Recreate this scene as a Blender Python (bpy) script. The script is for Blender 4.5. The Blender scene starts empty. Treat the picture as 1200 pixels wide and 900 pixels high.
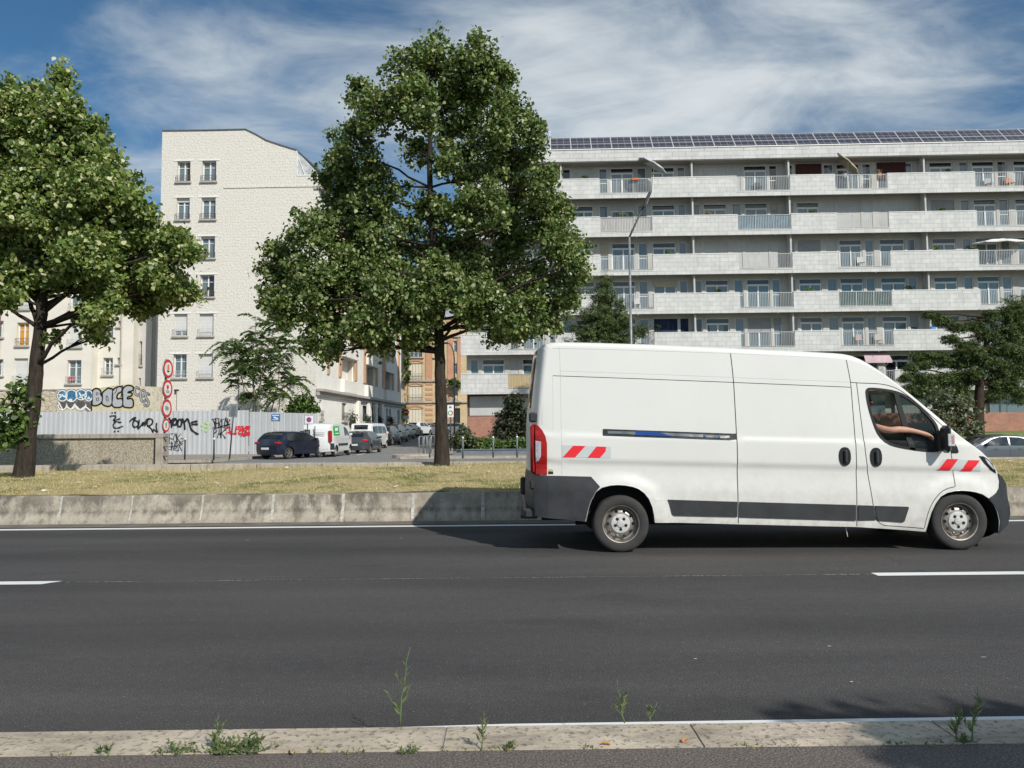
import bpy, bmesh, math, random
import numpy as np
from mathutils import Vector, Matrix
from mathutils.geometry import delaunay_2d_cdt

# ---------------------------------------------------------------- camera, world, sun, exposure
SC = bpy.context.scene
COL = SC.collection
FPX = 870.0
PITCH = math.atan(54/870.0)
ROLL = 0.0075
EYE = Vector((0, 0, 1.46))
_fw = Vector((0, math.cos(PITCH), math.sin(PITCH)))
_up0 = Vector((0, -math.sin(PITCH), math.cos(PITCH)))
_r0 = Vector((1, 0, 0))
_r = math.cos(ROLL)*_r0 - math.sin(ROLL)*_up0
_u = math.sin(ROLL)*_r0 + math.cos(ROLL)*_up0
camd = bpy.data.cameras.new('camera')
camd.sensor_width = 36.0
camd.lens = FPX/1200*36.0
camd.clip_start = 0.05
camd.clip_end = 6000
cam = bpy.data.objects.new('camera', camd)
COL.objects.link(cam)
cam.matrix_world = Matrix(((_r.x, _u.x, -_fw.x, EYE.x), (_r.y, _u.y, -_fw.y, EYE.y), (_r.z, _u.z, -_fw.z, EYE.z), (0, 0, 0, 1)))
SC.camera = cam

SUN_AZ = math.radians(37)      # to the right of straight behind the camera
SUN_EL = math.radians(37.5)
sun_dir = Vector((math.sin(SUN_AZ)*math.cos(SUN_EL), -math.cos(SUN_AZ)*math.cos(SUN_EL), math.sin(SUN_EL)))
sl = bpy.data.lights.new('sun', 'SUN')
sl.energy = 4.3
sl.angle = math.radians(0.53)
sl.color = (1.0, 0.955, 0.88)
so = bpy.data.objects.new('sun', sl)
COL.objects.link(so)
so.rotation_euler = sun_dir.to_track_quat('Z', 'Y').to_euler()
so.location = (20, -30, 40)

W_ = bpy.data.worlds.new('World')
SC.world = W_
W_.use_nodes = True
nt = W_.node_tree
nt.nodes.clear()
def wn(t, **k):
    n = nt.nodes.new(t)
    for a, b in k.items():
        setattr(n, a, b)
    return n
out = wn('ShaderNodeOutputWorld'); bg = wn('ShaderNodeBackground')
bg.inputs['Strength'].default_value = 0.090
sky = wn('ShaderNodeTexSky', sky_type='NISHITA')
sky.sun_disc = False
sky.sun_elevation = SUN_EL
sky.sun_rotation = math.atan2(sun_dir.x, sun_dir.y)
sky.altitude = 0; sky.air_density = 1.0; sky.dust_density = 0.6; sky.ozone_density = 2.2
tc = wn('ShaderNodeTexCoord')
sep = wn('ShaderNodeSeparateXYZ')
nt.links.new(tc.outputs['Generated'], sep.inputs[0])
def wmath(op, a, b=None, clamp=False):
    n = wn('ShaderNodeMath', operation=op, use_clamp=clamp)
    for i, v in enumerate((a, b)):
        if v is None: continue
        if hasattr(v, 'links') or isinstance(v, bpy.types.NodeSocket): nt.links.new(v, n.inputs[i])
        else: n.inputs[i].default_value = v
    return n.outputs[0]
zc = wmath('MAXIMUM', wmath('ADD', sep.outputs[2], 0.12), 0.06)
px_ = wmath('DIVIDE', sep.outputs[0], zc); py_ = wmath('DIVIDE', sep.outputs[1], zc)
cmb = wn('ShaderNodeCombineXYZ')
nt.links.new(px_, cmb.inputs[0]); nt.links.new(py_, cmb.inputs[1])
def wnoise(scale, detail, rough, dist, stretch, off=(0,0,0), rot=0.0):
    m = wn('ShaderNodeMapping')
    m.inputs['Scale'].default_value = stretch
    m.inputs['Location'].default_value = off
    m.inputs['Rotation'].default_value = (0, 0, rot)
    nt.links.new(cmb.outputs[0], m.inputs[0])
    n = wn('ShaderNodeTexNoise')
    n.inputs['Scale'].default_value = scale; n.inputs['Detail'].default_value = detail
    n.inputs['Roughness'].default_value = rough; n.inputs['Distortion'].default_value = dist
    nt.links.new(m.outputs[0], n.inputs['Vector'])
    return n.outputs['Fac']
def wramp(v, lo, hi):
    n = wn('ShaderNodeMapRange', interpolation_type='SMOOTHSTEP')
    nt.links.new(v, n.inputs['Value'])
    n.inputs['From Min'].default_value = lo; n.inputs['From Max'].default_value = hi
    return n.outputs[0]
CLOUD = dict(off=(3.1, 1.7, 0.0), off2=(0.3, 5.2, 0.0))
nA = wnoise(0.55, 7, 0.54, 0.45, (1.0, 1.5, 1), CLOUD['off'], 0.35)
nB = wnoise(2.4, 8, 0.6, 0.6, (1.0, 1.5, 1), CLOUD['off2'], 0.45)
mixv = wmath('ADD', wmath('MULTIPLY', nA, 0.74), wmath('MULTIPLY', nB, 0.26))
clouds = wmath('MULTIPLY', wramp(mixv, 0.415, 0.605), 0.90)
ccol = wn('ShaderNodeMixRGB')
ccol.inputs[1].default_value = (6.6, 7.3, 7.7, 1); ccol.inputs[2].default_value = (9.4, 9.7, 9.9, 1)
nt.links.new(wramp(mixv, 0.50, 0.72), ccol.inputs[0])
skyt = wn('ShaderNodeMixRGB', blend_type='MULTIPLY'); skyt.inputs[0].default_value = 1.0
skyt.inputs[2].default_value = (0.52, 0.86, 1.0, 1)
nt.links.new(sky.outputs[0], skyt.inputs[1])
mx = wn('ShaderNodeMixRGB')
nt.links.new(clouds, mx.inputs[0]); nt.links.new(skyt.outputs[0], mx.inputs[1]); nt.links.new(ccol.outputs[0], mx.inputs[2])
nt.links.new(mx.outputs[0], bg.inputs[0]); nt.links.new(bg.outputs[0], out.inputs[0])

SC.view_settings.view_transform = 'Standard'
SC.view_settings.look = 'None'
SC.view_settings.exposure = 0.0
SC.view_settings.gamma = 1.0
SC.view_settings.use_curve_mapping = False
SC.render.engine = 'CYCLES'
SC.cycles.max_bounces = 6
SC.cycles.transparent_max_bounces = 12
SC.cycles.caustics_reflective = False
SC.cycles.caustics_refractive = False

# ---------------------------------------------------------------- measuring the photograph (pixels of 1200 x 900) in metres
def ray(x, y):
    return _fw + _r*((x-600)/FPX) - _u*((y-450)/FPX)
def atY(x, y, Y, s=0.0):
    "point on the upright plane Y + s*X seen at pixel x, y"
    d = ray(x, y)
    t = Y/(d.y - s*d.x)
    return EYE + d*t
def atZ(x, y, z=0.0):
    d = ray(x, y)
    return EYE + d*((z-EYE.z)/d.z)

# ---------------------------------------------------------------- helpers
rnd = random.Random(7)
def tag(o, label=None, cat=None, group=None, kind=None):
    if label: o['label'] = label
    if cat: o['category'] = cat
    if group: o['group'] = group
    if kind: o['kind'] = kind
    return o
def thing(name, label, cat, loc=(0, 0, 0), rotz=0.0, group=None):
    o = bpy.data.objects.new(name, None)
    o.empty_display_size = 0.2
    COL.objects.link(o)
    o.location = loc
    o.rotation_euler = (0, 0, rotz)
    return tag(o, label, cat, group)
def copy_tree(o, parent=None):
    c = o.copy(); COL.objects.link(c); c.parent = parent
    for ch in list(o.children): copy_tree(ch, c)
    return c

class MB:
    "collects shapes; build() links them as one mesh object"
    def __init__(s, M=None):
        s.v = []; s.f = []; s.mi = []; s.sm = []; s.M = M; s.cur = 0; s.smooth = False
    def add(s, vs, fs, M=None):
        b = len(s.v)
        T = s.M
        for p in vs:
            p = Vector(p)
            if M is not None: p = M @ p
            if T is not None: p = T @ p
            s.v.append((p.x, p.y, p.z))
        for f in fs:
            s.f.append([b+i for i in f]); s.mi.append(s.cur); s.sm.append(s.smooth)
        return s
    def box(s, x0, x1, y0, y1, z0, z1, bev=0.0, M=None):
        if x0 > x1: x0, x1 = x1, x0
        if y0 > y1: y0, y1 = y1, y0
        if z0 > z1: z0, z1 = z1, z0
        if bev <= 0:
            vs = [(x, y, z) for z in (z0, z1) for y in (y0, y1) for x in (x0, x1)]
            fs = [(0, 2, 3, 1), (4, 5, 7, 6), (0, 1, 5, 4), (1, 3, 7, 5), (3, 2, 6, 7), (2, 0, 4, 6)]
            return s.add(vs, fs, M)
        b = min(bev, (x1-x0)/2.01, (y1-y0)/2.01, (z1-z0)/2.01)
        vs = []; idx = {}
        for ix, x in enumerate((x0, x1)):
            for iy, y in enumerate((y0, y1)):
                for iz, z in enumerate((z0, z1)):
                    sx, sy, sz = (1-2*ix)*b, (1-2*iy)*b, (1-2*iz)*b
                    for k, p in enumerate(((x, y+sy, z+sz), (x+sx, y, z+sz), (x+sx, y+sy, z))):
                        idx[(ix, iy, iz, k)] = len(vs); vs.append(p)
        I = lambda a, b_, c, k: idx[(a, b_, c, k)]
        fs = []
        for a in (0, 1):
            fs.append([I(a, 0, 0, 0), I(a, 1, 0, 0), I(a, 1, 1, 0), I(a, 0, 1, 0)])
            fs.append([I(0, a, 0, 1), I(1, a, 0, 1), I(1, a, 1, 1), I(0, a, 1, 1)])
            fs.append([I(0, 0, a, 2), I(1, 0, a, 2), I(1, 1, a, 2), I(0, 1, a, 2)])
        for a in (0, 1):
            for c in (0, 1):
                fs.append([I(a, c, 0, 0), I(a, c, 1, 0), I(a, c, 1, 1), I(a, c, 0, 1)])
                fs.append([I(a, 0, c, 0), I(a, 1, c, 0), I(a, 1, c, 2), I(a, 0, c, 2)])
                fs.append([I(0, a, c, 1), I(1, a, c, 1), I(1, a, c, 2), I(0, a, c, 2)])
                for e in (0, 1): fs.append([I(a, c, e, 0), I(a, c, e, 1), I(a, c, e, 2)])
        cx, cy, cz = (x0+x1)/2, (y0+y1)/2, (z0+z1)/2
        out_ = []
        for f in fs:
            p = [Vector(vs[i]) for i in f]
            n = (p[1]-p[0]).cross(p[2]-p[0])
            c = sum(p, Vector())/len(p) - Vector((cx, cy, cz))
            out_.append(f if n.dot(c) > 0 else f[::-1])
        return s.add(vs, out_, M)
    def tube(s, pts, rad, seg=8, cap=True, M=None):
        pts = [Vector(p) for p in pts]; n = len(pts)
        if not hasattr(rad, '__len__'): rad = [rad]*n
        vs = []; fs = []
        prev = None
        for i, p in enumerate(pts):
            d = (pts[min(i+1, n-1)]-pts[max(i-1, 0)])
            if d.length < 1e-9: d = Vector((0, 0, 1))
            d.normalize()
            if prev is None:
                a = Vector((0, 0, 1)) if abs(d.z) < .9 else Vector((1, 0, 0))
                a = (a-d*a.dot(d)).normalized()
            else:
                a = prev-d*prev.dot(d)
                a = a.normalized() if a.length > 1e-6 else d.orthogonal().normalized()
            prev = a; b = d.cross(a)
            for k in range(seg):
                t = 2*math.pi*k/seg
                vs.append(p+(a*math.cos(t)+b*math.sin(t))*rad[i])
        for i in range(n-1):
            for k in range(seg):
                k2 = (k+1) % seg
                fs.append((i*seg+k, i*seg+k2, (i+1)*seg+k2, (i+1)*seg+k))
        if cap:
            fs.append(tuple(range(seg))[::-1]); fs.append(tuple((n-1)*seg+k for k in range(seg)))
        return s.add(vs, fs, M)
    def lathe(s, prof, seg=32, axis='y', c=(0, 0, 0), M=None):
        "prof: (radius, along axis)"
        vs = []; fs = []
        n = len(prof)
        for k in range(seg):
            t = 2*math.pi*k/seg
            for r, h in prof:
                a, b = r*math.cos(t), r*math.sin(t)
                p = (a, h, b) if axis == 'y' else ((a, b, h) if axis == 'z' else (h, a, b))
                vs.append((p[0]+c[0], p[1]+c[1], p[2]+c[2]))
        for k in range(seg):
            k2 = (k+1) % seg
            for i in range(n-1):
                f = (k*n+i, k*n+i+1, k2*n+i+1, k2*n+i)
                fs.append(f)
        return s.add(vs, fs, M)
    def prism(s, poly, a, b, plane='xz', M=None):
        "polygon extruded from a to b along the third axis"
        n = len(poly)
        def P(p, h):
            return {'xz': (p[0], h, p[1]), 'xy': (p[0], p[1], h), 'yz': (h, p[0], p[1])}[plane]
        vs = [P(p, a) for p in poly]+[P(p, b) for p in poly]
        ar = sum(poly[i][0]*poly[(i+1) % n][1]-poly[(i+1) % n][0]*poly[i][1] for i in range(n))
        fs = [tuple(range(n)), tuple(range(2*n-1, n-1, -1))]+[(i, i+n, (i+1) % n+n, (i+1) % n) for i in range(n)]
        flip = (ar > 0) == (a < b)
        if plane == 'xz': flip = not flip
        if flip: fs = [f[::-1] for f in fs]
        return s.add(vs, fs, M)
    def quad(s, *p, M=None):
        return s.add(p, [tuple(range(len(p)))], M)
    def grid(s, rows, M=None, close=False):
        m = len(rows[0]); vs = [p for r in rows for p in r]; fs = []
        for i in range(len(rows)-1):
            for j in range(m-1 if not close else m):
                j2 = (j+1) % m
                fs.append((i*m+j, i*m+j2, (i+1)*m+j2, (i+1)*m+j))
        return s.add(vs, fs, M)
    def ball(s, c, r, seg=12, rings=8, M=None):
        r = r if hasattr(r, '__len__') else (r, r, r)
        rows = []
        for i in range(rings+1):
            ph = math.pi*i/rings
            rows.append([(c[0]+r[0]*math.sin(ph)*math.cos(2*math.pi*k/seg), c[1]+r[1]*math.sin(ph)*math.sin(2*math.pi*k/seg), c[2]-r[2]*math.cos(ph)) for k in range(seg)])
        return s.grid(rows, M, close=True)
    def build(s, name, mats, parent=None, label=None, smooth=None, auto=None):
        me = bpy.data.meshes.new(name)
        me.from_pydata(s.v, [], s.f)
        if not isinstance(mats, (list, tuple)): mats = [mats]
        for m in mats: me.materials.append(m)
        me.polygons.foreach_set('material_index', s.mi)
        sm = s.sm if smooth is None else [smooth]*len(s.f)
        me.polygons.foreach_set('use_smooth', sm)
        me.update()
        if auto is not None:
            me.polygons.foreach_set('use_smooth', [True]*len(s.f))
            me.set_sharp_from_angle(angle=math.radians(auto))
        o = bpy.data.objects.new(name, me)
        COL.objects.link(o)
        if parent is not None: o.parent = parent
        if label: o['label'] = label
        return o

def recalc(o):
    bm = bmesh.new(); bm.from_mesh(o.data)
    bmesh.ops.recalc_face_normals(bm, faces=bm.faces)
    bm.to_mesh(o.data); bm.free()
    return o

# ---------------------------------------------------------------- materials
MATS = {}
class NB:
    def __init__(s, name):
        s.m = bpy.data.materials.new(name); s.m.use_nodes = True
        s.t = s.m.node_tree; s.t.nodes.clear()
        s.out = s.n('ShaderNodeOutputMaterial')
        s.b = s.n('ShaderNodeBsdfPrincipled')
        s.L(s.b.outputs[0], s.out.inputs[0])
    def n(s, typ, **k):
        n = s.t.nodes.new(typ)
        for a, b in k.items(): setattr(n, a, b)
        return n
    def L(s, a, b): s.t.links.new(a, b)
    def set(s, sock, v):
        if isinstance(v, bpy.types.NodeSocket): s.L(v, sock)
        elif hasattr(v, '__len__') and len(v) == 3 and sock.type == 'RGBA': sock.default_value = (*v, 1)
        else: sock.default_value = v
    def math(s, op, a, b=0.0, clamp=False):
        n = s.n('ShaderNodeMath', operation=op, use_clamp=clamp)
        s.set(n.inputs[0], a); s.set(n.inputs[1], b)
        return n.outputs[0]
    def coord(s, scale=(1, 1, 1), rot=(0, 0, 0), loc=(0, 0, 0), kind='Object'):
        t = s.n('ShaderNodeTexCoord'); m = s.n('ShaderNodeMapping')
        s.L(t.outputs[kind], m.inputs[0])
        m.inputs['Scale'].default_value = scale; m.inputs['Rotation'].default_value = rot; m.inputs['Location'].default_value = loc
        return m.outputs[0]
    def noise(s, scale, detail=4, rough=0.55, vec=None, dist=0.0, out='Fac'):
        n = s.n('ShaderNodeTexNoise')
        n.inputs['Scale'].default_value = scale; n.inputs['Detail'].default_value = detail
        n.inputs['Roughness'].default_value = rough; n.inputs['Distortion'].default_value = dist
        s.L(vec if vec is not None else s.coord(), n.inputs['Vector'])
        return n.outputs[out]
    def ramp(s, v, stops):
        n = s.n('ShaderNodeValToRGB')
        while len(n.color_ramp.elements) < len(stops): n.color_ramp.elements.new(0.5)
        for e, (p, c) in zip(n.color_ramp.elements, stops):
            e.position = p
            e.color = (*c, 1) if hasattr(c, '__len__') else (c, c, c, 1)
        s.set(n.inputs[0], v)
        return n.outputs[0]
    def mr(s, v, a, b, c=0.0, d=1.0):
        n = s.n('ShaderNodeMapRange'); s.set(n.inputs[0], v)
        for i, q in enumerate((a, b, c, d)): n.inputs[i+1].default_value = q
        return n.outputs[0]
    def mix(s, f, a, b, mode='MIX'):
        n = s.n('ShaderNodeMixRGB', blend_type=mode)
        s.set(n.inputs[0], f); s.set(n.inputs[1], a); s.set(n.inputs[2], b)
        return n.outputs[0]
    def base(s, v): s.set(s.b.inputs['Base Color'], v); return s
    def rough(s, v): s.set(s.b.inputs['Roughness'], v); return s
    def metal(s, v): s.set(s.b.inputs['Metallic'], v); return s
    def spec(s, v): s.set(s.b.inputs['Specular IOR Level'], v); return s
    def bump(s, h, strength=0.3, dist=0.01):
        n = s.n('ShaderNodeBump'); n.inputs['Strength'].default_value = strength; n.inputs['Distance'].default_value = dist
        s.L(h, n.inputs['Height']); s.L(n.outputs[0], s.b.inputs['Normal'])
        return s

def M(name, col, rough=0.6, metal=0.0, var=0.12, vscale=3.0, bump=0.0, bscale=40.0, spec=0.5, stretch=(1, 1, 1)):
    "plain material whose colour wanders a little"
    if name in MATS: return MATS[name]
    b = NB(name)
    c = Vector(col)
    vec = b.coord(scale=stretch)
    n = b.noise(vscale, 5, 0.6, vec)
    b.base(b.ramp(n, [(0.3, tuple(c*(1-var))), (0.7, tuple(min(1, q) for q in c*(1+var)))]))
    b.rough(b.mr(n, 0.3, 0.7, max(0.02, rough-0.06), min(1, rough+0.06))).metal(metal).spec(spec)
    if bump > 0: b.bump(b.noise(bscale, 4, 0.6), bump, 0.01)
    MATS[name] = b.m
    return b.m
# ---------------------------------------------------------------- ground materials
def mat_asphalt(name, c0, c1, tracks=False, grain=120, warm=1.0):
    b = NB(name)
    vec = b.coord()
    big = b.noise(0.5, 6, 0.65, b.coord(scale=(0.22, 1.8, 1)))
    fine = b.noise(grain, 2, 0.7, vec)
    mid = b.noise(14, 6, 0.7, vec)
    col = b.ramp(b.math('ADD', b.math('MULTIPLY', big, 0.6), b.math('MULTIPLY', mid, 0.4)), [(0.34, c0), (0.66, c1)])
    g = b.ramp(fine, [(0.30, 0.45), (0.5, 0.95), (0.68, 1.9)])
    col = b.mix(1.0, col, g, 'MULTIPLY')
    v = b.n('ShaderNodeTexVoronoi'); v.inputs['Scale'].default_value = 60; b.L(vec, v.inputs['Vector'])
    spk = b.math('LESS_THAN', v.outputs['Distance'], 0.16)
    r = b.math('GREATER_THAN', b.noise(52, 1, 0.5, vec), 0.60)
    col = b.mix(b.math('MULTIPLY', spk, r), col, (0.34, 0.33, 0.31))
    if tracks:
        oil = b.noise(.8, 6, .7, b.coord(scale=(.5, 1.2, 1), loc=(3, 1, 0)))
        col = b.mix(b.mr(oil, .55, .70, 0, .5), col, (.030, .029, .029))
        pat = b.noise(.23, 3, .5, b.coord(scale=(.5, 1.6, 1), loc=(7, 4, 0)))
        col = b.mix(b.mr(pat, .52, .60, 0, .35), col, b.mix(1.0, col, (1.55, 1.5, 1.46), 'MULTIPLY'))
        # darker worn wheel bands and seams along the lanes
        sp = b.n('ShaderNodeSeparateXYZ'); b.L(b.coord(), sp.inputs[0])
        w = b.math('SINE', b.math('MULTIPLY', b.math('ADD', sp.outputs[1], b.math('MULTIPLY', big, 0.5)), 3.55))
        col = b.mix(b.mr(w, -0.2, 1.0, 0.0, 0.55), col, b.mix(1.0, col, (0.62, 0.62, 0.62), 'MULTIPLY'))
    b.base(col).rough(0.88).spec(0.35)
    b.bump(b.math('ADD', fine, b.math('MULTIPLY', v.outputs['Distance'], 0.8)), 0.6, 0.006)
    return b.m
A_ROAD = mat_asphalt('road_asphalt', (0.046, 0.044, 0.044), (0.082, 0.077, 0.074), True)
A_WALK = mat_asphalt('pavement_asphalt', (0.105, 0.088, 0.078), (0.15, 0.128, 0.112), grain=110)
A_STREET = mat_asphalt('street_asphalt', (0.17, 0.168, 0.165), (0.22, 0.217, 0.21), grain=60)

def mat_concrete(name, c0, c1, streak=0.5, dark=(0.06, 0.052, 0.045), pit=90, streakscale=(7, 7, 0.9)):
    b = NB(name)
    vec = b.coord()
    n1 = b.noise(2.2, 7, 0.66, vec); n2 = b.noise(pit, 3, 0.7, vec)
    col = b.ramp(n1, [(0.3, c0), (0.7, c1)])
    st = b.noise(1.6, 6, 0.72, b.coord(scale=streakscale))
    col = b.mix(b.mr(st, 0.47, 0.66, 0.0, streak), col, dark)
    col = b.mix(b.mr(n2, 0.54, 0.64, 0.0, 0.75), col, dark)
    b.base(col).rough(0.92).spec(0.25)
    b.bump(b.math('ADD', n2, b.math('MULTIPLY', n1, 2.0)), 0.5, 0.01)
    return b.m
C_BARRIER_OLD = mat_concrete('barrier_concrete', (0.20, 0.175, 0.145), (0.42, 0.375, 0.31), 0.75, pit=26, streakscale=(3.5, 3.5, 2.0))
def mat_barrier():
    b = NB('weathered_barrier_concrete')
    sp = b.n('ShaderNodeSeparateXYZ'); b.L(b.coord(), sp.inputs[0])
    n1 = b.noise(2.5, 6, .65); st = b.noise(2.6, 7, .7, b.coord(scale=(2.6, 1, 1.5))); n2 = b.noise(45, 4, .7); blk = b.noise(.9, 1, .5, b.coord(scale=(1, 1, 1)))
    col = b.ramp(n1, [(.3, (.32, .28, .225)), (.7, (.48, .43, .35))])
    h = b.mr(sp.outputs[2], .15, .46, 0, 1)     # lichen and soot gather under the top edge and run down
    f = b.math('MULTIPLY', b.mr(b.math('ADD', st, b.math('MULTIPLY', h, .16)), .47, .66), b.mr(blk, .35, .6, .35, 1.0))
    col = b.mix(b.math('MULTIPLY', f, .82), col, (.085, .072, .058))
    low_ = b.math('MULTIPLY', b.mr(sp.outputs[2], .12, .19, 0, 1), b.mr(sp.outputs[2], .19, .24, 1, 0))
    col = b.mix(b.math('MULTIPLY', low_, b.mr(st, .4, .6, .2, .75)), col, (.11, .095, .08))
    col = b.mix(b.mr(n2, .55, .68, 0, .6), col, (.10, .09, .075))
    b.base(col).rough(.93).spec(.2); b.bump(b.math('ADD', n2, n1), .5, .012); return b.m
C_BARRIER = mat_barrier()
C_KERB = mat_concrete('kerb_stone', (0.37, 0.31, 0.235), (0.60, 0.515, 0.405), 0.5, dark=(0.12, 0.105, 0.085), pit=34, streakscale=(2, 6, 3))
C_LOW = mat_concrete('low_wall_concrete', (0.36, 0.32, 0.26), (0.54, 0.48, 0.40), 0.45)
C_GUTTER = mat_concrete('gutter_concrete', (0.13, 0.115, 0.10), (0.26, 0.235, 0.20), 0.6, streakscale=(1, 8, 8))
C_WALKB = mat_concrete('far_pavement_paving', (0.28, 0.25, 0.22), (0.37, 0.33, 0.29), 0.15, streakscale=(1, 1, 1))
def mat_paint():
    b = NB('road_paint')
    vec = b.coord()
    n = b.noise(60, 5, 0.75, vec); n2 = b.noise(3, 5, 0.7, vec)
    wear = b.mr(b.math('ADD', b.math('MULTIPLY', n, 0.6), b.math('MULTIPLY', n2, 0.4)), 0.57, 0.68, 0.0, 0.85)
    b.base(b.mix(wear, (0.74, 0.74, 0.72), (0.16, 0.155, 0.15))).rough(0.7)
    return b.m
PAINT = mat_paint()
def mat_soil():
    b = NB('dry_turf')
    vec = b.coord()
    n1 = b.noise(0.9, 6, 0.65, vec); n2 = b.noise(14, 6, 0.75, vec)
    a = b.ramp(n2, [(0.3, (0.20, 0.155, 0.08)), (0.5, (0.42, 0.34, 0.18)), (0.72, (0.58, 0.48, 0.29))])
    g = b.ramp(n2, [(0.3, (0.07, 0.085, 0.025)), (0.6, (0.17, 0.185, 0.06)), (0.8, (0.30, 0.28, 0.11))])
    b.base(b.mix(b.mr(n1, 0.50, 0.63), a, g)).rough(0.95).spec(0.1)
    b.bump(n2, 0.8, 0.03)
    return b.m
TURF = mat_soil()

S = 0.013    # the road runs very slightly away to the right
def rp(u, v, z=0.0):
    return (u - v*S, v + u*S, z)
def strip(mb, u0, u1, v0, v1, z, n=1):
    for i in range(n):
        a = u0+(u1-u0)*i/n; b_ = u0+(u1-u0)*(i+1)/n
        mb.quad(rp(a, v0, z), rp(b_, v0, z), rp(b_, v1, z), rp(a, v1, z))
def struct(mb, name, mat, smooth=False):
    o = mb.build(name, mat, smooth=smooth)
    o['kind'] = 'structure'
    return o

# measured offsets from the eye along the road's normal
def vof(px, py, z=0.0):
    q = atZ(px, py, z); return q.y - S*q.x
V_KERB0, V_KERB1 = vof(600, 878, .122), vof(600, 848.5, .122)
V_LANE = atZ(40, 683.5).y - S*atZ(40, 683.5).x
V_EDGE = atZ(200, 619.5).y - S*atZ(200, 619.5).x
V_BAR = V_EDGE + 0.62
V_GRASS1 = 17.75

g = MB(); g.quad((-1500, -600, -0.14), (1500, -600, -0.14), (1500, 3000, -0.14), (-1500, 3000, -0.14))
struct(g, 'ground', M('far_ground', (0.16, 0.15, 0.13), 0.95, var=0.3, vscale=0.05))
g = MB(); strip(g, -160, 160, V_KERB1-0.05, V_BAR+0.1, 0.0, 16)
struct(g, 'road', A_ROAD)
g = MB(); strip(g, -160, 160, -14, V_KERB0+0.004, 0.118, 16)
struct(g, 'pavement', A_WALK)
# near kerb: long granite stones with open joints
g = MB()
mbk = MB()
x = -30.0
joints = [atZ(236, 868, .12).x, atZ(534, 862, .12).x, atZ(832, 855, .12).x]
L = joints[1]-joints[0]
x = joints[0]-26*L
while x < 30:
    x1 = x+L-0.012
    for (v0, v1, z0, z1) in ((V_KERB0, V_KERB1, -0.1, 0.122),):
        vs = [rp(x, v0, z0), rp(x1, v0, z0), rp(x1, v1, z0), rp(x, v1, z0), rp(x, v0, z1), rp(x1, v0, z1), rp(x1, v1-0.02, z1), rp(x, v1-0.02, z1), rp(x, v1, z1-0.02), rp(x1, v1, z1-0.02)]
        mbk.add(vs, [(4, 5, 6, 7), (7, 6, 9, 8), (8, 9, 2, 3), (0, 1, 5, 4), (0, 4, 7, 8, 3), (1, 2, 9, 6, 5)])
    x += L
struct(mbk, 'kerb', C_KERB)
g = MB(); strip(g, -30, 30, V_KERB0+0.002, V_KERB1-0.012, 0.1165, 4)
struct(g, 'kerb_joint_filler', M('joint_sand', (0.32, 0.30, 0.26), 0.95, var=0.2, vscale=30))
# gutter in front of the far barrier
g = MB(); strip(g, -120, 120, V_EDGE+0.19, V_BAR+0.08, 0.006, 12)
struct(g, 'gutter', C_GUTTER)
# painted lines
g = MB(); strip(g, -120, 120, V_EDGE-0.075, V_EDGE+0.085, 0.005, 24)
struct(g, 'road_edge_line', PAINT)
g = MB()
_a = atZ(1190, 838.3); _b = atZ(800, 842.6)
_va, _vb = vof(1190, 838.3), vof(800, 842.6)
LNB = (_va-_vb)/(_a.x-_b.x); LNA = _va-LNB*_a.x-.085
for i in range(24):   # the near edge line creeps away from the kerb to the right
    a = -60+5*i; b_ = a+5
    f = lambda u: LNA+LNB*u-.05*max(0, 1.0-u)
    if b_ <= 60: g.quad(rp(a, f(a), .005), rp(b_, f(b_), .005), rp(b_, f(b_)+.085, .005), rp(a, f(a)+.085, .005))
struct(g, 'road_edge_line', PAINT)
g = MB()
e1 = atZ(80, 683); e2 = atZ(1030, 671)
u1 = e1.x; u2 = e2.x
def dash(a, b_, cut):
    v0, v1 = V_LANE-0.075, V_LANE+0.075
    if cut: g.quad(rp(a, v0, .005), rp(b_-.12, v0, .005), rp(b_, v1, .005), rp(a, v1, .005))
    else: g.quad(rp(a, v0, .005), rp(b_, v0, .005), rp(b_, v1, .005), rp(a, v1, .005))
per = u2-u1+3.0
for k in range(-5, 6):
    dash(u1-3.0+k*per, u1+k*per, True)
struct(g, 'lane_line', PAINT)
# the paving seam between the two lanes
g = MB()
def mat_seam():
    b = NB('asphalt_seam')
    n = b.noise(45, 3, 0.7, b.coord(scale=(1, .2, 1)))
    b.base(b.mix(b.mr(n, 0.42, 0.6), (0.06, 0.06, 0.06), (0.33, 0.31, 0.27))).rough(0.9)
    return b.m
for i in range(200):
    a = -40+i*0.4; w = 0.007+0.004*math.sin(i*1.7)
    d0 = 0.004*math.sin(i*.61); d1 = 0.004*math.sin((i+1)*.61)
    g.quad(rp(a, V_LANE+.02+d0-w, .0035), rp(a+.4, V_LANE+.02+d1-w, .0035), rp(a+.4, V_LANE+.02+d1+w, .0035), rp(a, V_LANE+.02+d0+w, .0035))
struct(g, 'asphalt_joint', mat_seam())
# little scraps of paint and grit on the asphalt
g = MB()
r2 = random.Random(3)
for (px, py) in ((815, 773), (972, 758), (1153, 771), (998, 800), (100, 637), (290, 634), (470, 631)):
    c = atZ(px, py); s1 = r2.uniform(.008, .022); s2 = r2.uniform(.004, .008)
    g.quad((c.x-s1, c.y-s2, .006), (c.x+s1, c.y-s2*.5, .006), (c.x+s1*.8, c.y+s2, .006), (c.x-s1*.9, c.y+s2*.8, .006))
o = g.build('road_debris', M('paint_scrap', (0.6, 0.6, 0.58), 0.8)); tag(o, 'scattered small pale scraps and grit on the dark asphalt lanes', 'debris', kind='stuff')

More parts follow.
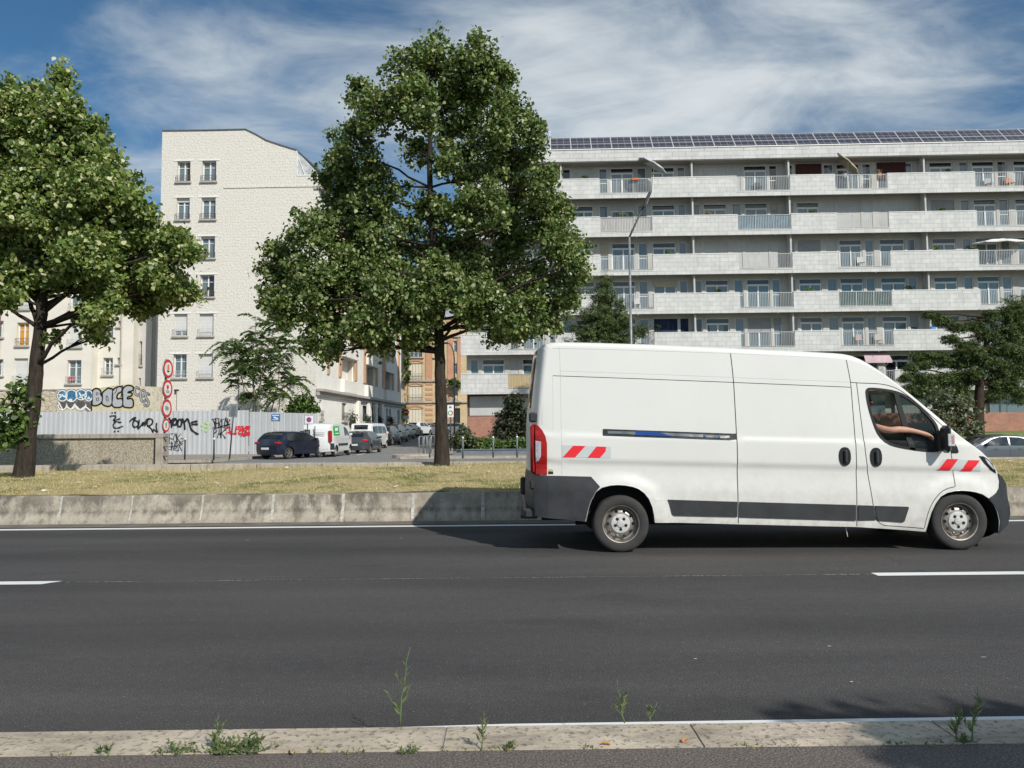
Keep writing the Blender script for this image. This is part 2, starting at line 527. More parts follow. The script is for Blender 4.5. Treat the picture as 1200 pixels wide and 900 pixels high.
# ---------------------------------------------------------------- median: barrier, turf, low wall
bar = thing('concrete_barrier', 'low stained concrete barrier of short blocks along the far road edge', 'barrier', rp(0, V_BAR, 0), S)
zt = atY(200, 579.5, V_BAR+.14).z
js = [atY(xx, 590, V_BAR).x for xx in (83, 165, 248, 330)]
Lb = (js[3]-js[0])/3
r3 = random.Random(11)
for k in range(-10, 14):
    a = js[0]+k*Lb+0.016; b_ = a+Lb-0.032
    dz = r3.uniform(-.012, .01); dy = r3.uniform(-.012, .012)
    prof = [(0.0, -0.05), (0.0, 0.055), (0.015, 0.075), (0.05, 0.17), (0.075, 0.20), (0.112, zt-0.015), (0.125, zt), (0.36, zt), (0.36, -0.05)]
    mb = MB()
    n = 4
    rows = []
    for i in range(n+1):
        u = a+(b_-a)*i/n
        e = 0.010 if i in (0, n) else 0
        rows.append([(u, q[0]+dy+e, q[1]+dz*(q[1] > .3)-e*.5) for q in prof])
    mb.grid(rows)
    m_ = len(prof)
    mb.add(rows[0], [tuple(range(m_))]); mb.add(rows[-1], [tuple(range(m_))[::-1]])
    o = mb.build('barrier_block', C_BARRIER, bar, auto=40); recalc(o)
for k in range(-10, 14):
    a = js[0]+k*Lb
    pr_ = [(q[0]+.010, q[1]-(.008 if q[1] > .3 else 0)) for q in prof[:7]]
    mb = MB(); mb.grid([[(u, q[0], q[1]) for q in pr_] for u in (a-.026, a+.026)]); o = mb.build('joint_mortar', M('pale_mortar', (0.46, 0.44, 0.39), 0.95, var=.3, vscale=20), bar)
mb = MB(); mb.box(js[0]-10*Lb, js[0]+14*Lb, 0.137, 0.33, -0.05, zt-0.010); mb.box(js[0]-10*Lb, js[0]+14*Lb, 0.022, 0.13, -0.05, .058)
mb.build('backing', C_LOW, bar)

def turf_z(x, v):
    t = (v-(V_BAR+.3))/(V_GRASS1-V_BAR-.3)
    far = 0.56+0.11*min(1, max(0, (x+8)/9.0))
    z = zt-.01 + (far-zt+.01)*min(1, t*1.25)
    return z + 0.045*math.sin(math.pi*min(1, max(0, t))) + 0.012*math.sin(x*1.3+v*.8)+0.01*math.sin(x*3.1-v*2.1)
g = MB()
rows = []
for j in range(25):
    v = V_BAR+.30+(V_GRASS1-V_BAR-.30+.25)*j/24
    rows.append([rp(u, v, turf_z(u, v)) for u in [-40+0.5*i for i in range(170)]])
g.grid(rows); struct(g, 'verge', TURF, True)

def leaf_mesh(name, P, Nn, T, size, mat, parent=None, shape=None, width=0.55, fold=0.0):
    "many small leaves as one mesh: P centres, Nn normals, T long axes, size lengths"
    n = len(P)
    B = np.cross(Nn, T)
    sz = size[:, None]
    shp = shape or [(-.5, 0), (-.12, -.5), (.5, 0), (-.12, .5)]
    k = len(shp)
    V = np.zeros((n, k, 3))
    for i, (a, b) in enumerate(shp):
        V[:, i] = P + T*sz*a + B*sz*width*b + Nn*sz*fold*(abs(b)*2)**1
    me = bpy.data.meshes.new(name)
    me.vertices.add(n*k); me.vertices.foreach_set('co', V.reshape(-1).astype(np.float32))
    me.loops.add(n*k); me.loops.foreach_set('vertex_index', np.arange(n*k, dtype=np.int32))
    me.polygons.add(n); me.polygons.foreach_set('loop_start', np.arange(0, n*k, k, dtype=np.int32))
    try: me.polygons.foreach_set('loop_total', np.full(n, k, dtype=np.int32))
    except Exception: pass
    me.update(calc_edges=True); me.validate()
    me.materials.append(mat)
    o = bpy.data.objects.new(name, me); COL.objects.link(o)
    if parent is not None: o.parent = parent
    return o
def unit(a): return a/np.maximum(1e-9, np.linalg.norm(a, axis=-1, keepdims=True))

def mat_blade(name, stops, trans=0.25, rough=0.6, patch=None):
    b = NB(name)
    geo = b.n('ShaderNodeNewGeometry')
    r = geo.outputs['Random Per Island']
    if patch:
        nz = b.noise(patch, 4, 0.6)
        r = b.math('ADD', b.math('MULTIPLY', r, 0.5), b.mr(nz, 0.3, 0.7, 0.0, 0.5))
    col = b.ramp(r, stops)
    b.base(col).rough(rough).spec(0.35)
    tr = b.n('ShaderNodeBsdfTranslucent'); b.L(b.mix(1.0, col, (1.2, 1.25, 0.6), 'MULTIPLY'), tr.inputs[0])
    mx_ = b.n('ShaderNodeMixShader'); mx_.inputs[0].default_value = trans
    b.L(b.b.outputs[0], mx_.inputs[1]); b.L(tr.outputs[0], mx_.inputs[2]); b.L(mx_.outputs[0], b.out.inputs[0])
    return b.m
GRASSM = mat_blade('dry_grass_blades', [(0.0, (0.15, 0.17, 0.05)), (0.24, (0.30, 0.30, 0.11)), (0.42, (0.50, 0.43, 0.20)), (0.75, (0.60, 0.51, 0.30)), (1.0, (0.76, 0.68, 0.48))], 0.2, patch=0.8)
rs = np.random.RandomState(5)
n = 90000
u = rs.uniform(-11, 15.5, n); v = V_BAR+.33 + rs.uniform(0, 1, n)**1.1*(V_GRASS1-V_BAR-.36)
P = np.array([rp(a, b_, turf_z(a, b_)) for a, b_ in zip(u, v)])
h = rs.uniform(.02, .055, n)*(1+.8*(rs.rand(n) > .93))
T = unit(np.stack([rs.normal(0, .45, n), rs.normal(0, .45, n), np.ones(n)*.8], 1))
Nn = unit(np.cross(T, rs.normal(0, 1, (n, 3))))
o = leaf_mesh('grass', P+T*h[:, None]*.45, Nn, T, h, GRASSM, width=0.16, shape=[(-.5, -.5), (.5, 0), (-.5, .5)])
tag(o, 'short sun-dried yellow and green grass covering the median', 'grass', kind='stuff')
# fallen leaves and litter on the turf
n = 380
u = rs.uniform(-11, 14, n); v = V_BAR+.5 + rs.uniform(0, 1, n)*(V_GRASS1-V_BAR-.8)
P = np.array([rp(a, b_, turf_z(a, b_)+.035) for a, b_ in zip(u, v)])
T = unit(np.stack([rs.normal(0, 1, n), rs.normal(0, 1, n), rs.normal(0, .15, n)], 1))
Nn = unit(np.cross(T, unit(np.stack([rs.normal(0, .3, n), rs.normal(0, .3, n), np.ones(n)], 1))))
Nn = unit(np.cross(Nn, T))
LIT = mat_blade('fallen_leaves', [(0.0, (0.55, 0.5, 0.4)), (0.5, (0.75, 0.72, 0.62)), (0.8, (0.5, 0.28, 0.08)), (1.0, (0.65, 0.4, 0.1))], 0.1)
o = leaf_mesh('fallen_leaves', P, Nn, T, rs.uniform(.05, .11, n), LIT, width=.6)
tag(o, 'dry curled pale leaves scattered over the yellow grass', 'leaves', kind='stuff')

low = thing('low_concrete_wall', 'long low concrete edging wall behind the grass verge', 'wall', rp(0, V_GRASS1, 0), S)
zl = 0.705
mb = MB()
for k in range(-16, 24):
    a = k*1.55+.35
    mb.box(a+.006, a+1.544, 0.0, 0.42, -0.1, zl + 0.004*(k % 3), bev=.012)
mb.build('wall_block', C_LOW, low, auto=30)
# opposite carriageway, cross street, far pavements
g = MB(); strip(g, -160, 160, V_GRASS1+.42, 35.0, -0.36, 8); struct(g, 'opposite_road', A_STREET)
SX, SY = 0.05, 1.0
def sp_(px, Y, z=0.0): return Vector((px, Y, z))
# street axis: between the white building (left) and the brick block (right)
g = MB()
g.quad((-160, 34.2+2, .12), (-14.6, 36.2, .12), (-13.0, 50.5, .12), (-13.0, 53, .12), (-160, 53, .12))
g.quad((-5.8, 38.5, .12), (160, 41.5, .12), (160, 56, .12), (-5.2, 56, .12))
struct(g, 'far_pavement', C_WALKB)
g = MB()
g.quad((-160, 35, -.02), (160, 38, -.02), (160, 41.6, .003), (-160, 38.4, .003)); g.quad((-160, 38.4, .003), (160, 41.6, .003), (160, 56, .003), (-160, 56, .003)); g.quad((-160, 33.5, -.36), (160, 36.5, -.36), (160, 38, -.02), (-160, 35, -.02))
g.quad((-16, 56, .003), (20, 56, .003), (34, 140, .003+.026*84), (-14, 140, .003+.026*84))
struct(g, 'side_street', A_STREET)
g = MB()
# kerb edges of the street mouth
for (a, b_) in (((-5.8, 38.5), (-5.2, 56)), ((-5.8, 38.5), (160, 41.5)), ((-14.6, 36.2), (-13.0, 50.5)), ((-14.6, 36.2), (-160, 36.2))):
    a = Vector((*a, 0)); b_ = Vector((*b_, 0)); d = (b_-a).normalized(); nn = Vector((-d.y, d.x, 0))*.09
    vs = [a-nn, a+nn, b_+nn, b_-nn]
    g.add([(p.x, p.y, 0) for p in vs]+[(p.x, p.y, .135) for p in vs], [(4, 5, 6, 7), (0, 1, 5, 4), (1, 2, 6, 5), (2, 3, 7, 6), (3, 0, 4, 7)])
o = struct(g, 'street_kerb', C_LOW); recalc(o)
g = MB()
# white parking line along the parked cars
pts = [atZ(418, 533.5), atZ(447, 527.5), atZ(470, 522.5), atZ(505, 516)]
for a, b_ in zip(pts[:-1], pts[1:]):
    g.quad((a.x-.07, a.y, .012), (a.x+.07, a.y, .012), (b_.x+.07, b_.y, .012), (b_.x-.07, b_.y, .012))
struct(g, 'parking_line', PAINT)

g = MB()
xs_ = [12, 16, 20, 24, 40, 80]; hz = [.13, .3, .9, 1.12, 1.15, 1.15]
g.grid([[(x, 42.3+.02*x, .125) for x in xs_], [(x, 44.0+.02*x, .125+(h_-.125)*.9) for x, h_ in zip(xs_, hz)], [(x, 54.9, h_) for x, h_ in zip(xs_, hz)]])
struct(g, 'lawn', M('green_lawn', (.16, .20, .06), .95, var=.35, vscale=2), True)

g = MB()
cr = [(1000, 641), (1018, 646), (1030, 650.5), (1045, 655), (1056, 661), (1075, 668), (1098, 672)]
pts = [atZ(*c) for c in cr]
for k, (a, b_) in enumerate(zip(pts[:-1], pts[1:])):
    w = .02-.002*k; g.quad((a.x-.01, a.y-w, .0042), (b_.x+.01, b_.y-w, .0042), (b_.x+.01, b_.y+w, .0042), (a.x-.01, a.y+w, .0042))
struct(g, 'tar_patch', M('fresh_tar', (.018, .018, .02), .6))
# ---------------------------------------------------------------- vehicle materials
def mat_carpaint(name, col, rough=0.28, dirt=0.0, coat=0.6, metal=0.0):
    b = NB(name)
    vec = b.coord()
    c = Vector(col)
    n = b.noise(1.3, 5, 0.6, vec)
    base = b.ramp(n, [(0.3, tuple(c*.96)), (0.7, tuple(c))])
    if dirt:
        sp = b.n('ShaderNodeSeparateXYZ'); b.L(vec, sp.inputs[0])
        lowm = b.mr(sp.outputs[2], 0.3, 1.25, 1.0, 0.0)
        st = b.noise(3.0, 7, 0.75, b.coord(scale=(1.6, 1.6, 0.8)))
        gr = b.noise(9.0, 6, 0.7, vec)
        f = b.math('MULTIPLY', b.math('POWER', lowm, 1.5), b.math('ADD', b.math('MULTIPLY', b.mr(st, .35, .7), .34), b.math('MULTIPLY', b.mr(gr, .4, .7), .35)))
        f = b.math('ADD', f, b.math('MULTIPLY', b.mr(st, 0.55, 0.75), 0.06))
        base = b.mix(b.math('MULTIPLY', f, dirt), base, (0.36, 0.32, 0.26))
        # fine scratches
        sc = b.noise(3.0, 3, 0.6, b.coord(scale=(14, 14, 60), rot=(0, .5, 0)))
        scm = b.math('MULTIPLY', b.mr(sc, 0.69, 0.72), b.math('MULTIPLY', lowm, b.mr(b.noise(1.1, 2, .5, vec), .5, .62)))
        base = b.mix(b.math('MULTIPLY', scm, 0.55), base, (0.30, 0.29, 0.27))
        b.rough(b.mr(f, 0, 0.5, rough, 0.6))
    else: b.rough(rough)
    b.base(base).metal(metal)
    b.set(b.b.inputs['Coat Weight'], coat); b.set(b.b.inputs['Coat Roughness'], 0.06)
    return b.m
WHITE = mat_carpaint('white_van_paint', (0.72, 0.71, 0.675), 0.36, 1.15, 0.3)
TRIM = M('dark_plastic_trim', (0.029, 0.030, 0.033), 0.5, var=0.22, vscale=5, bump=.15, bscale=300, spec=.5)
BLACKP = M('black_plastic', (0.014, 0.014, 0.015), 0.35)
SEAM = M('panel_gap_shadow_rubber', (0.02, 0.02, 0.02), 0.8)
SEAML = M('worn_grey_seam', (0.42, 0.42, 0.41), 0.7)
TYRE = M('tyre_rubber', (0.040, 0.038, 0.037), 0.85, bump=.3, bscale=60, var=.25, vscale=8)
STEEL = M('dusty_silver_rim', (0.33, 0.30, 0.27), 0.45, metal=0.7, var=0.3, vscale=14)
HUB = M('hub_cap_plastic', (0.55, 0.54, 0.52), 0.4, var=.2, vscale=20)
CHROME = M('chrome', (0.8, 0.8, 0.8), 0.12, metal=1.0, var=.03)
REDP = M('red_reflective_film', (0.78, 0.02, 0.03), 0.45, var=.05)
GREYR = M('white_reflective_film', (0.55, 0.58, 0.58), 0.35, var=.04)
REDL = M('red_lamp_lens', (0.36, 0.012, 0.012), 0.12, var=.15, vscale=12)
CLEARL = M('clear_lamp_lens', (0.50, 0.50, 0.52), 0.12, var=.25, vscale=25)
AMBER = M('amber_lens', (0.7, 0.22, 0.03), 0.2)
def mat_glass(name, tint=(0.03, 0.045, 0.05), mixf=0.72, rough=0.02):
    b = NB(name)
    b.base(tint).rough(rough).spec(0.6)
    tr = b.n('ShaderNodeBsdfTransparent'); tr.inputs[0].default_value = (0.80, 0.86, 0.85, 1)
    m = b.n('ShaderNodeMixShader')
    lw = b.n('ShaderNodeLayerWeight'); lw.inputs[0].default_value = 0.25
    f = b.math('ADD', b.math('MULTIPLY', lw.outputs['Facing'], 0.35), 1-mixf, True)
    b.L(f, m.inputs[0]); b.L(tr.outputs[0], m.inputs[1]); b.L(b.b.outputs[0], m.inputs[2]); b.L(m.outputs[0], b.out.inputs[0])
    return b.m
GLASSV = mat_glass('vehicle_glass')
DGLASS = M('dark_tinted_glass', (0.012, 0.016, 0.018), 0.04, var=.2, spec=.8)

# ---------------------------------------------------------------- flat traced patches given real thickness
def inpoly(x, y, P):
    c = False; n = len(P); j = n-1
    for i in range(n):
        xi, yi = P[i]; xj, yj = P[j]
        if (yi > y) != (yj > y) and x < (xj-xi)*(y-yi)/(yj-yi)+xi: c = not c
        j = i
    return c
def densify(P, d, closed=True):
    o = []
    n = len(P)
    for i in range(n if closed else n-1):
        a = Vector(P[i]); b = Vector(P[(i+1) % n]); k = max(1, int((b-a).length/d))
        for q in range(k): o.append(tuple(a+(b-a)*q/k))
    if not closed: o.append(tuple(P[-1]))
    return o
def smooth_poly(P, it=1, closed=True):
    for _ in range(it):
        n = len(P); o = []
        if not closed: o.append(P[0])
        for i in range(n if closed else n-1):
            a, b = Vector(P[i]), Vector(P[(i+1) % n])
            o += [tuple(a*.75+b*.25), tuple(a*.25+b*.75)]
        if not closed: o.append(P[-1])
        P = o
    return P
def cdt(polys, lines, dx, dz, holes=()):
    "triangulate region(s) with inner grid points"
    vs = []; es = []
    def addchain(P, closed):
        b = len(vs); vs.extend(Vector(p) for p in P)
        m = len(P)
        es.extend((b+i, b+(i+1) % m) for i in range(m if closed else m-1))
    for P in list(polys)+list(holes): addchain(P, True)
    for P in lines: addchain(P, False)
    xs = [p[0] for P in polys for p in P]; zs = [p[1] for P in polys for p in P]
    x = min(xs)+dx*.37
    while x < max(xs):
        z = min(zs)+dz*.41
        while z < max(zs):
            if any(inpoly(x, z, P) for P in polys) and not any(inpoly(x, z, H) for H in holes): vs.append(Vector((x, z)))
            z += dz
        x += dx
    r = delaunay_2d_cdt(vs, es, [], 0, 1e-5)
    V, F = r[0], r[2]
    out_ = []
    for f in F:
        cx = sum(V[i].x for i in f)/len(f); cz = sum(V[i].y for i in f)/len(f)
        if any(inpoly(cx, cz, P) for P in polys) and not any(inpoly(cx, cz, H) for H in holes): out_.append((tuple(f), cx, cz))
    return V, out_
def patch(mb, poly, Wf, off, skirt=0.02, side=-1, dx=.12, dz=.05, dens=.06, holes=()):
    "a raised piece lying on the side surface y = side*Wf(x,z)"
    P = densify(poly, dens)
    H = [densify(h, dens) for h in holes]
    V, F = cdt([P], [], dx, dz, H)
    vs = [(v.x, side*(Wf(v.x, v.y)+off), v.y) for v in V]
    def orient(f):
        a, b, c = (V[f[0]], V[f[1]], V[f[2]])
        ccw = (b-a).cross(c-a) > 0   # ccw in xz seen from -y
        return f if ccw == (side < 0) else f[::-1]
    mb.add(vs, [orient(f) for f, _, _ in F])
    if skirt:
        for C in [P]+H:
            n = len(C)
            vs = [(p[0], side*(Wf(*p)+off), p[1]) for p in C]+[(p[0], side*(Wf(*p)+off-skirt), p[1]) for p in C]
            mb.add(vs, [(i, (i+1) % n, (i+1) % n+n, i+n) for i in range(n)])
    return mb
def offset_chain(C, d):
    "open chain moved along its left-hand normal by d"
    o = []
    n = len(C)
    for i in range(n):
        a = Vector(C[max(0, i-1)]); b = Vector(C[min(n-1, i+1)])
        t = (b-a).normalized()
        o.append((C[i][0]-t.y*d, C[i][1]+t.x*d))
    return o

def wheel(parent, c, r, width, rimr, side=-1, style='steel', rimmat=None, capmat=None, rotz=0.0, seg=48):
    "wheel > tyre, rim, hub_cap; axis along y, outer face towards side"
    w = thing('wheel', None, None, c, rotz); w.parent = parent
    mb = MB(); h = width/2; s = side
    prof = [(rimr*0.99, -h*.80*s), (rimr*1.06, -h*.97*s), (r*.86, -h*1.0*s), (r*.955, -h*.93*s), (r*.99, -h*.74*s), (r, -h*.45*s), (r, h*.45*s), (r*.99, h*.74*s), (r*.955, h*.93*s), (r*.86, h*1.0*s), (rimr*1.10, h*.985*s), (rimr*1.0, h*.86*s)]
    # the side with h*s is the outer one
    mb.lathe(prof, seg)
    o = mb.build('tyre', TYRE, w, auto=50); recalc(o)
    mb = MB()
    if style == 'steel':
        prof = [(rimr*1.0, h*.93*s), (rimr*.955, h*.90*s), (rimr*.93, h*.5*s), (rimr*.87, h*.18*s), (rimr*.80, h*.16*s), (rimr*.72, h*.40*s), (rimr*.60, h*.52*s), (rimr*.45, h*.5*s), (0.001, h*.5*s)]
    else:
        prof = [(rimr*1.0, h*.93*s), (rimr*.94, h*.86*s), (rimr*.90, h*.3*s), (rimr*.85, -h*.2*s), (0.001, -h*.2*s)]
    mb.lathe(prof, seg)
    if style == 'alloy':
        for k in range(5):
            for dk in (-.16, .16):
                t = 2*math.pi*k/5+dk+.3
                a = Vector((math.cos(t), 0, math.sin(t))); b = Vector((-math.sin(t), 0, math.cos(t)))
                r0, r1 = rimr*.12, rimr*.93; ww = rimr*.075
                p = [a*r0-b*ww, a*r0+b*ww, a*r1+b*ww*1.3, a*r1-b*ww*1.3]
                y0, y1 = s*h*.88, s*h*.62
                mb.add([(q.x, y0 if i < 2 else s*h*.86, q.z) for i, q in enumerate(p)]+[(q.x, y1, q.z) for q in p], [(0, 1, 2, 3), (0, 1, 5, 4), (1, 2, 6, 5), (2, 3, 7, 6), (3, 0, 4, 7)])
    if style == 'steel':
        mb.cur = 1
        for k in range(10):
            t = 2*math.pi*k/10
            cx, cz = rimr*.665*math.cos(t), rimr*.665*math.sin(t)
            M4 = Matrix.Translation((cx, h*.475*s, cz)) @ Matrix.Rotation(-t, 4, 'Y') @ Matrix.Rotation(0.42*s, 4, 'Z')
            mb.lathe([(0.001, 0.012*s), (rimr*.075, 0.010*s), (rimr*.085, -0.01*s)], 12, M=M4)
        mb.cur = 0
    o = mb.build('rim', [rimmat or STEEL, BLACKP], w, auto=35); recalc(o)
    if style == 'steel':
        cp = MB()
        cp.lathe([(rimr*.52, h*.53*s), (rimr*.50, h*.60*s), (rimr*.40, h*.64*s), (rimr*.22, h*.62*s), (rimr*.18, h*.72*s), (.001, h*.74*s)], 32)
        cp.cur = 1
        for k in range(5):
            t = 2*math.pi*k/5+.94
            cp.lathe([(rimr*.085, h*.60*s), (rimr*.085, h*.655*s), (rimr*.05, h*.66*s), (.001, h*.66*s)], 10, c=(rimr*.30*math.cos(t), 0, rimr*.30*math.sin(t)))
        o = cp.build('hub_cap', [capmat or HUB, BLACKP], w, auto=35); recalc(o)
    else:
        bk = MB(); bk.lathe([(rimr*.86, -h*.15*s), (0.001, -h*.15*s)], 24)
        bk.build('brake_disc', BLACKP, w)
        cp = MB(); cp.lathe([(rimr*.17, h*.80*s), (rimr*.15, h*.93*s), (.001, h*.95*s)], 16)
        o = cp.build('hub_cap', rimmat or STEEL, w); recalc(o)
    return w

# ---------------------------------------------------------------- the white delivery van
gp = atZ(728, 648)
V_NEAR = gp.y - 0.02
HW = 1.0
VX0 = gp.x
van = thing('delivery_van', 'large white high-roof delivery van with red and white stripes driving on the near road', 'van', (VX0, V_NEAR+HW, 0))
def vp(x, y):
    if x > 1130: x += 17*((x-1130)/60.)**1.5
    p = atY(x, y, V_NEAR)
    return (p.x-VX0, p.z)
def vps(L): return [vp(*p) for p in L]
SIL = vps([(627, 604), (624.5, 590), (624.5, 562), (627.8, 556), (626.6, 530), (627, 497), (628.3, 478), (631.5, 445), (635, 415), (636, 406), (638.5, 401.5), (643, 399.8), (655.5, 399.2), (700, 400.2), (760, 402), (856, 406.2), (890, 408), (960, 411.2), (992.7, 413), (1004, 415.2), (1013, 418.9), (1024, 425.3), (1034.7, 432), (1050.7, 443.3), (1066.7, 455.6), (1082.7, 468.7), (1098.7, 482.2), (1109, 491.7), (1120.4, 503.5), (1131, 513.8), (1141.7, 521.5), (1150.8, 528), (1160.5, 537), (1167.6, 548), (1172, 555.2), (1179, 562), (1183.8, 569), (1185.4, 577), (1185.8, 589.5), (1189.4, 595), (1190.3, 605.5), (1184.4, 619), (1176, 624), (1170, 626.8)])
i_ws0, i_ws1, i_hood = 20, 28, 33    # windscreen and bonnet along the silhouette
RAKE = 0.030
WR = vp(728.3, 613.8); WF = vp(1127, 613.6); RT = 0.337
zg = RT
def sm(t): t = max(0., min(1., t)); return t*t*(3-2*t)
ZB = vp(657, 508)[1]            # shoulder crease height at the rear
def Wv(x, z):
    zz = z + RAKE*(x-vp(657, 508)[0])
    w = HW
    w -= 0.014*sm((zz-(ZB-.035))/.05)                       # upper panels set in above the crease
    w -= 0.055*max(0, (zz-ZB)/1.1)**1.3*1.0                  # tumblehome
    zd = ZB-.335
    w -= 0.020*sm((zd+.04-zz)/.07)                           # under-cut band
    w += 0.014*sm((zd-.08-zz)/.25)
    w -= 0.03*sm((.42-zz)/.2)
    for cx, cz in (WR, WF):
        r = math.hypot(x-cx, z-cz)
        if r < .75: w += 0.028*sm(1-abs(r-.47)/.16 if r > .47 else 1.)*(1 if z > cz-.2 else sm(1+(z-cz+.2)/.2))
    xf = WF[0]+.0
    w -= 0.30*max(0, (x-xf-0.02)/.75)**2.1
    if z > 1.3: w -= 0.06*sm((x-(WF[0]-1.4))/1.3)*sm((z-1.25)/.5)
    xr = vp(640, 500)[0]
    w -= 0.035*max(0, min(1, (xr-x)/.14))**2
    return w
# rounded edge: rings inset from the silhouette
def inset_chain(C, d):
    o = []
    n = len(C)
    for i in range(n):
        a = Vector(C[max(0, i-1)]); b = Vector(C[min(n-1, i+1)])
        t = (b-a).normalized()
        o.append((C[i][0]+t.y*d, C[i][1]-t.x*d))
    return o
SILd = []
for i in range(len(SIL)-1):
    a, b = Vector(SIL[i]), Vector(SIL[i+1]); k = max(1, int((b-a).length/.09))
    for q in range(k): SILd.append((*(a+(b-a)*q/k), i+q/k))
SILd.append((*SIL[-1], len(SIL)-1))
tpar = [p[2] for p in SILd]
C0 = [(p[0], p[1]) for p in SILd]
def smooth_open(C, it=2):
    for _ in range(it):
        C = [C[0]]+[((C[i-1][0]+2*C[i][0]+C[i+1][0])/4, (C[i-1][1]+2*C[i][1]+C[i+1][1])/4) for i in range(1, len(C)-1)]+[C[-1]]
    return C
C0 = smooth_open(C0, 1)
def insf(t): return 0.07 if t < 18.5 else max(0.036, 0.07-0.034*(t-18.5)/3)
INSL = [insf(t) for t in tpar]
def inset_var(C):
    o = []
    n = len(C)
    for i in range(n):
        a = Vector(C[max(0, i-1)]); b = Vector(C[min(n-1, i+1)])
        t = (b-a).normalized()
        o.append((C[i][0]+t.y*INSL[i], C[i][1]-t.x*INSL[i]))
    return o
C_in = smooth_open(inset_var(C0), 3)
def crown(t):
    if t < 9: return 0.085
    if t < 11: return 0.085-.06*(t-9)/2
    if t < 18: return 0.025
    if t < 20: return 0.025+.06*(t-18)/2
    if t < 28: return 0.085+.03*(t-20)/8
    if t < 34: return 0.12+.05*(t-28)/6
    return 0.17
rows = []
n_ = len(C0)
for i in range(n_):
    a = Vector(C0[max(0, i-1)]); b = Vector(C0[min(n_-1, i+1)])
    t = (b-a).normalized(); nn = Vector((-t.y, t.x))   # outward
    P = Vector(C0[i]); Q = Vector(C_in[i])
    half = []
    for k in range(7):
        th = math.pi/2*k/6
        yy = 0.085*(1-math.cos(th))
        w_in = Wv(*Q)
        pt = P.lerp(Q, 1-math.sin(th))
        half.append((pt.x, -(w_in-yy), pt.y))
    w0 = -half[-1][1]
    mid = []
    cr = crown(tpar[i])
    for k in range(1, 12):
        s_ = -1+2*k/12
        pt = P+nn*cr*(1-abs(s_)**2.2)
        mid.append((pt.x, w0*s_, pt.y))
    rows.append(half+mid+[(p[0], -p[1], p[2]) for p in half[::-1]])
m_ = len(rows[0])
shell_w = MB(); ws = MB(); bump = MB(); bumpr = MB(); rgl = [MB(), MB()]
def inrow(mb, i, js_): 
    for j in js_:
        mb.add([rows[i][j], rows[i][j+1], rows[i+1][j+1], rows[i+1][j]], [(0, 1, 2, 3)])
for i in range(n_-1):
    t = tpar[i]
    for j in range(m_-1):
        cen = 7 <= j <= m_-9
        if 20.3 <= t < 27.6 and 7 <= j <= m_-9: tgt = ws
        elif t >= 34: tgt = bump
        elif t < 2.6: tgt = bumpr
        elif 5.6 <= t < 8.2 and 8 <= j <= 10: tgt = rgl[0]
        elif 5.6 <= t < 8.2 and 13 <= j <= 15: tgt = rgl[1]
        else: tgt = shell_w
        tgt.add([rows[i][j], rows[i][j+1], rows[i+1][j+1], rows[i+1][j]], [(0, 1, 2, 3)])

# side sheet with its seams
ARCH_R = vps([(686.5, 611), (688.5, 598), (692, 587), (698, 576), (705, 571), (714.8, 568.6), (724, 567.9), (733, 568.6), (741, 570), (748, 572.5), (755, 577.5), (760.5, 584.5), (764.5, 594), (766.5, 604), (767, 612.3)])
ARCH_F = vps([(1084, 623), (1086.6, 611), (1090, 600), (1095, 589.5), (1101, 581.5), (1109, 577), (1118.6, 575), (1127, 574.6), (1135, 575.2), (1142, 576.6), (1149, 579), (1156, 584), (1162, 591), (1166.6, 600), (1169.5, 612), (1169, 626.8)])
BOT = [vp(627, 605.5), vp(641, 607)] + ARCH_R + vps([(800, 612.8), (865, 614.5), (950, 616.5), (1003, 617.6), (1050, 620.5)]) + ARCH_F
side_poly = [p for p in C_in if True]
# close: C_in runs rear-bottom -> over the top -> nose-bottom; the bottom edge closes it backwards
side_outline = C_in + [p for p in BOT[::-1][1:-1]]
WIN = smooth_poly(vps([(1017, 460), (1018, 456), (1022, 454.6), (1036, 455.6), (1052, 458), (1064.3, 462.4), (1079.9, 473.3), (1091, 485), (1099.5, 496), (1101.7, 506), (1100.5, 526), (1098, 529.3), (1076.8, 528), (1051.9, 523.7), (1040, 519.8), (1031, 511), (1026, 500), (1019.5, 477)]), 1)
seams = []
def seam(pts, w=.004, mat=1, sm_=0): seams.append((vps(pts), w, mat))
seam([(655.8, 401.5), (657, 440), (657.6, 490), (658.5, 557)], .0022, 2)
seam([(640.5, 407.5), (638.5, 430), (636.8, 450), (635.2, 478), (635.2, 498)], .003, 2)
seam([(639, 407.5), (700, 408.6), (856, 413.4), (994, 419.6)], .0028, 2)
seam([(657, 434.4), (760, 438), (858, 442), (999, 447.6)], .0022, 2)
seam([(648, 440), (750, 443.6), (858, 447.8), (999.3, 453.6)], .0042, 1)
seam([(648, 441), (648.2, 508)], .002, 2)
seam([(857.2, 408), (859, 425), (861, 448.5), (864, 523), (865.5, 613.5)], .0055, 1)
seam([(993.5, 416), (996, 430), (999, 447.6), (1000.6, 478), (1003, 520), (1004.4, 560), (1004.4, 616.8)], .005, 1)
seam([(999, 447.8), (1006, 448.5), (1034, 449.2), (1046, 451.2), (1056.5, 455.3), (1067, 462.2), (1078, 471.2), (1090, 482.2), (1101.7, 493.4), (1113, 505), (1114.2, 531), (1117.6, 548), (1118.6, 570)], .0048, 1)
seam([(1006, 448.9), (1009, 480), (1014.8, 535.6), (1023.9, 594), (1026.5, 609), (1031, 615.6), (1081.5, 619)], .0048, 1)
seam([(1118.4, 570.2), (1108, 572.3), (1099.5, 577.5), (1091, 589), (1085.5, 603), (1082, 618.8)], .0045, 1)
seam([(1110.5, 513.5), (1122, 503.5)], .0025, 2)
seam([(767.5, 586.6), (783, 586.9)], .0022, 2)
seam([(789, 605.5), (860, 607)], .0022, 2)
lines = []; spoly = []
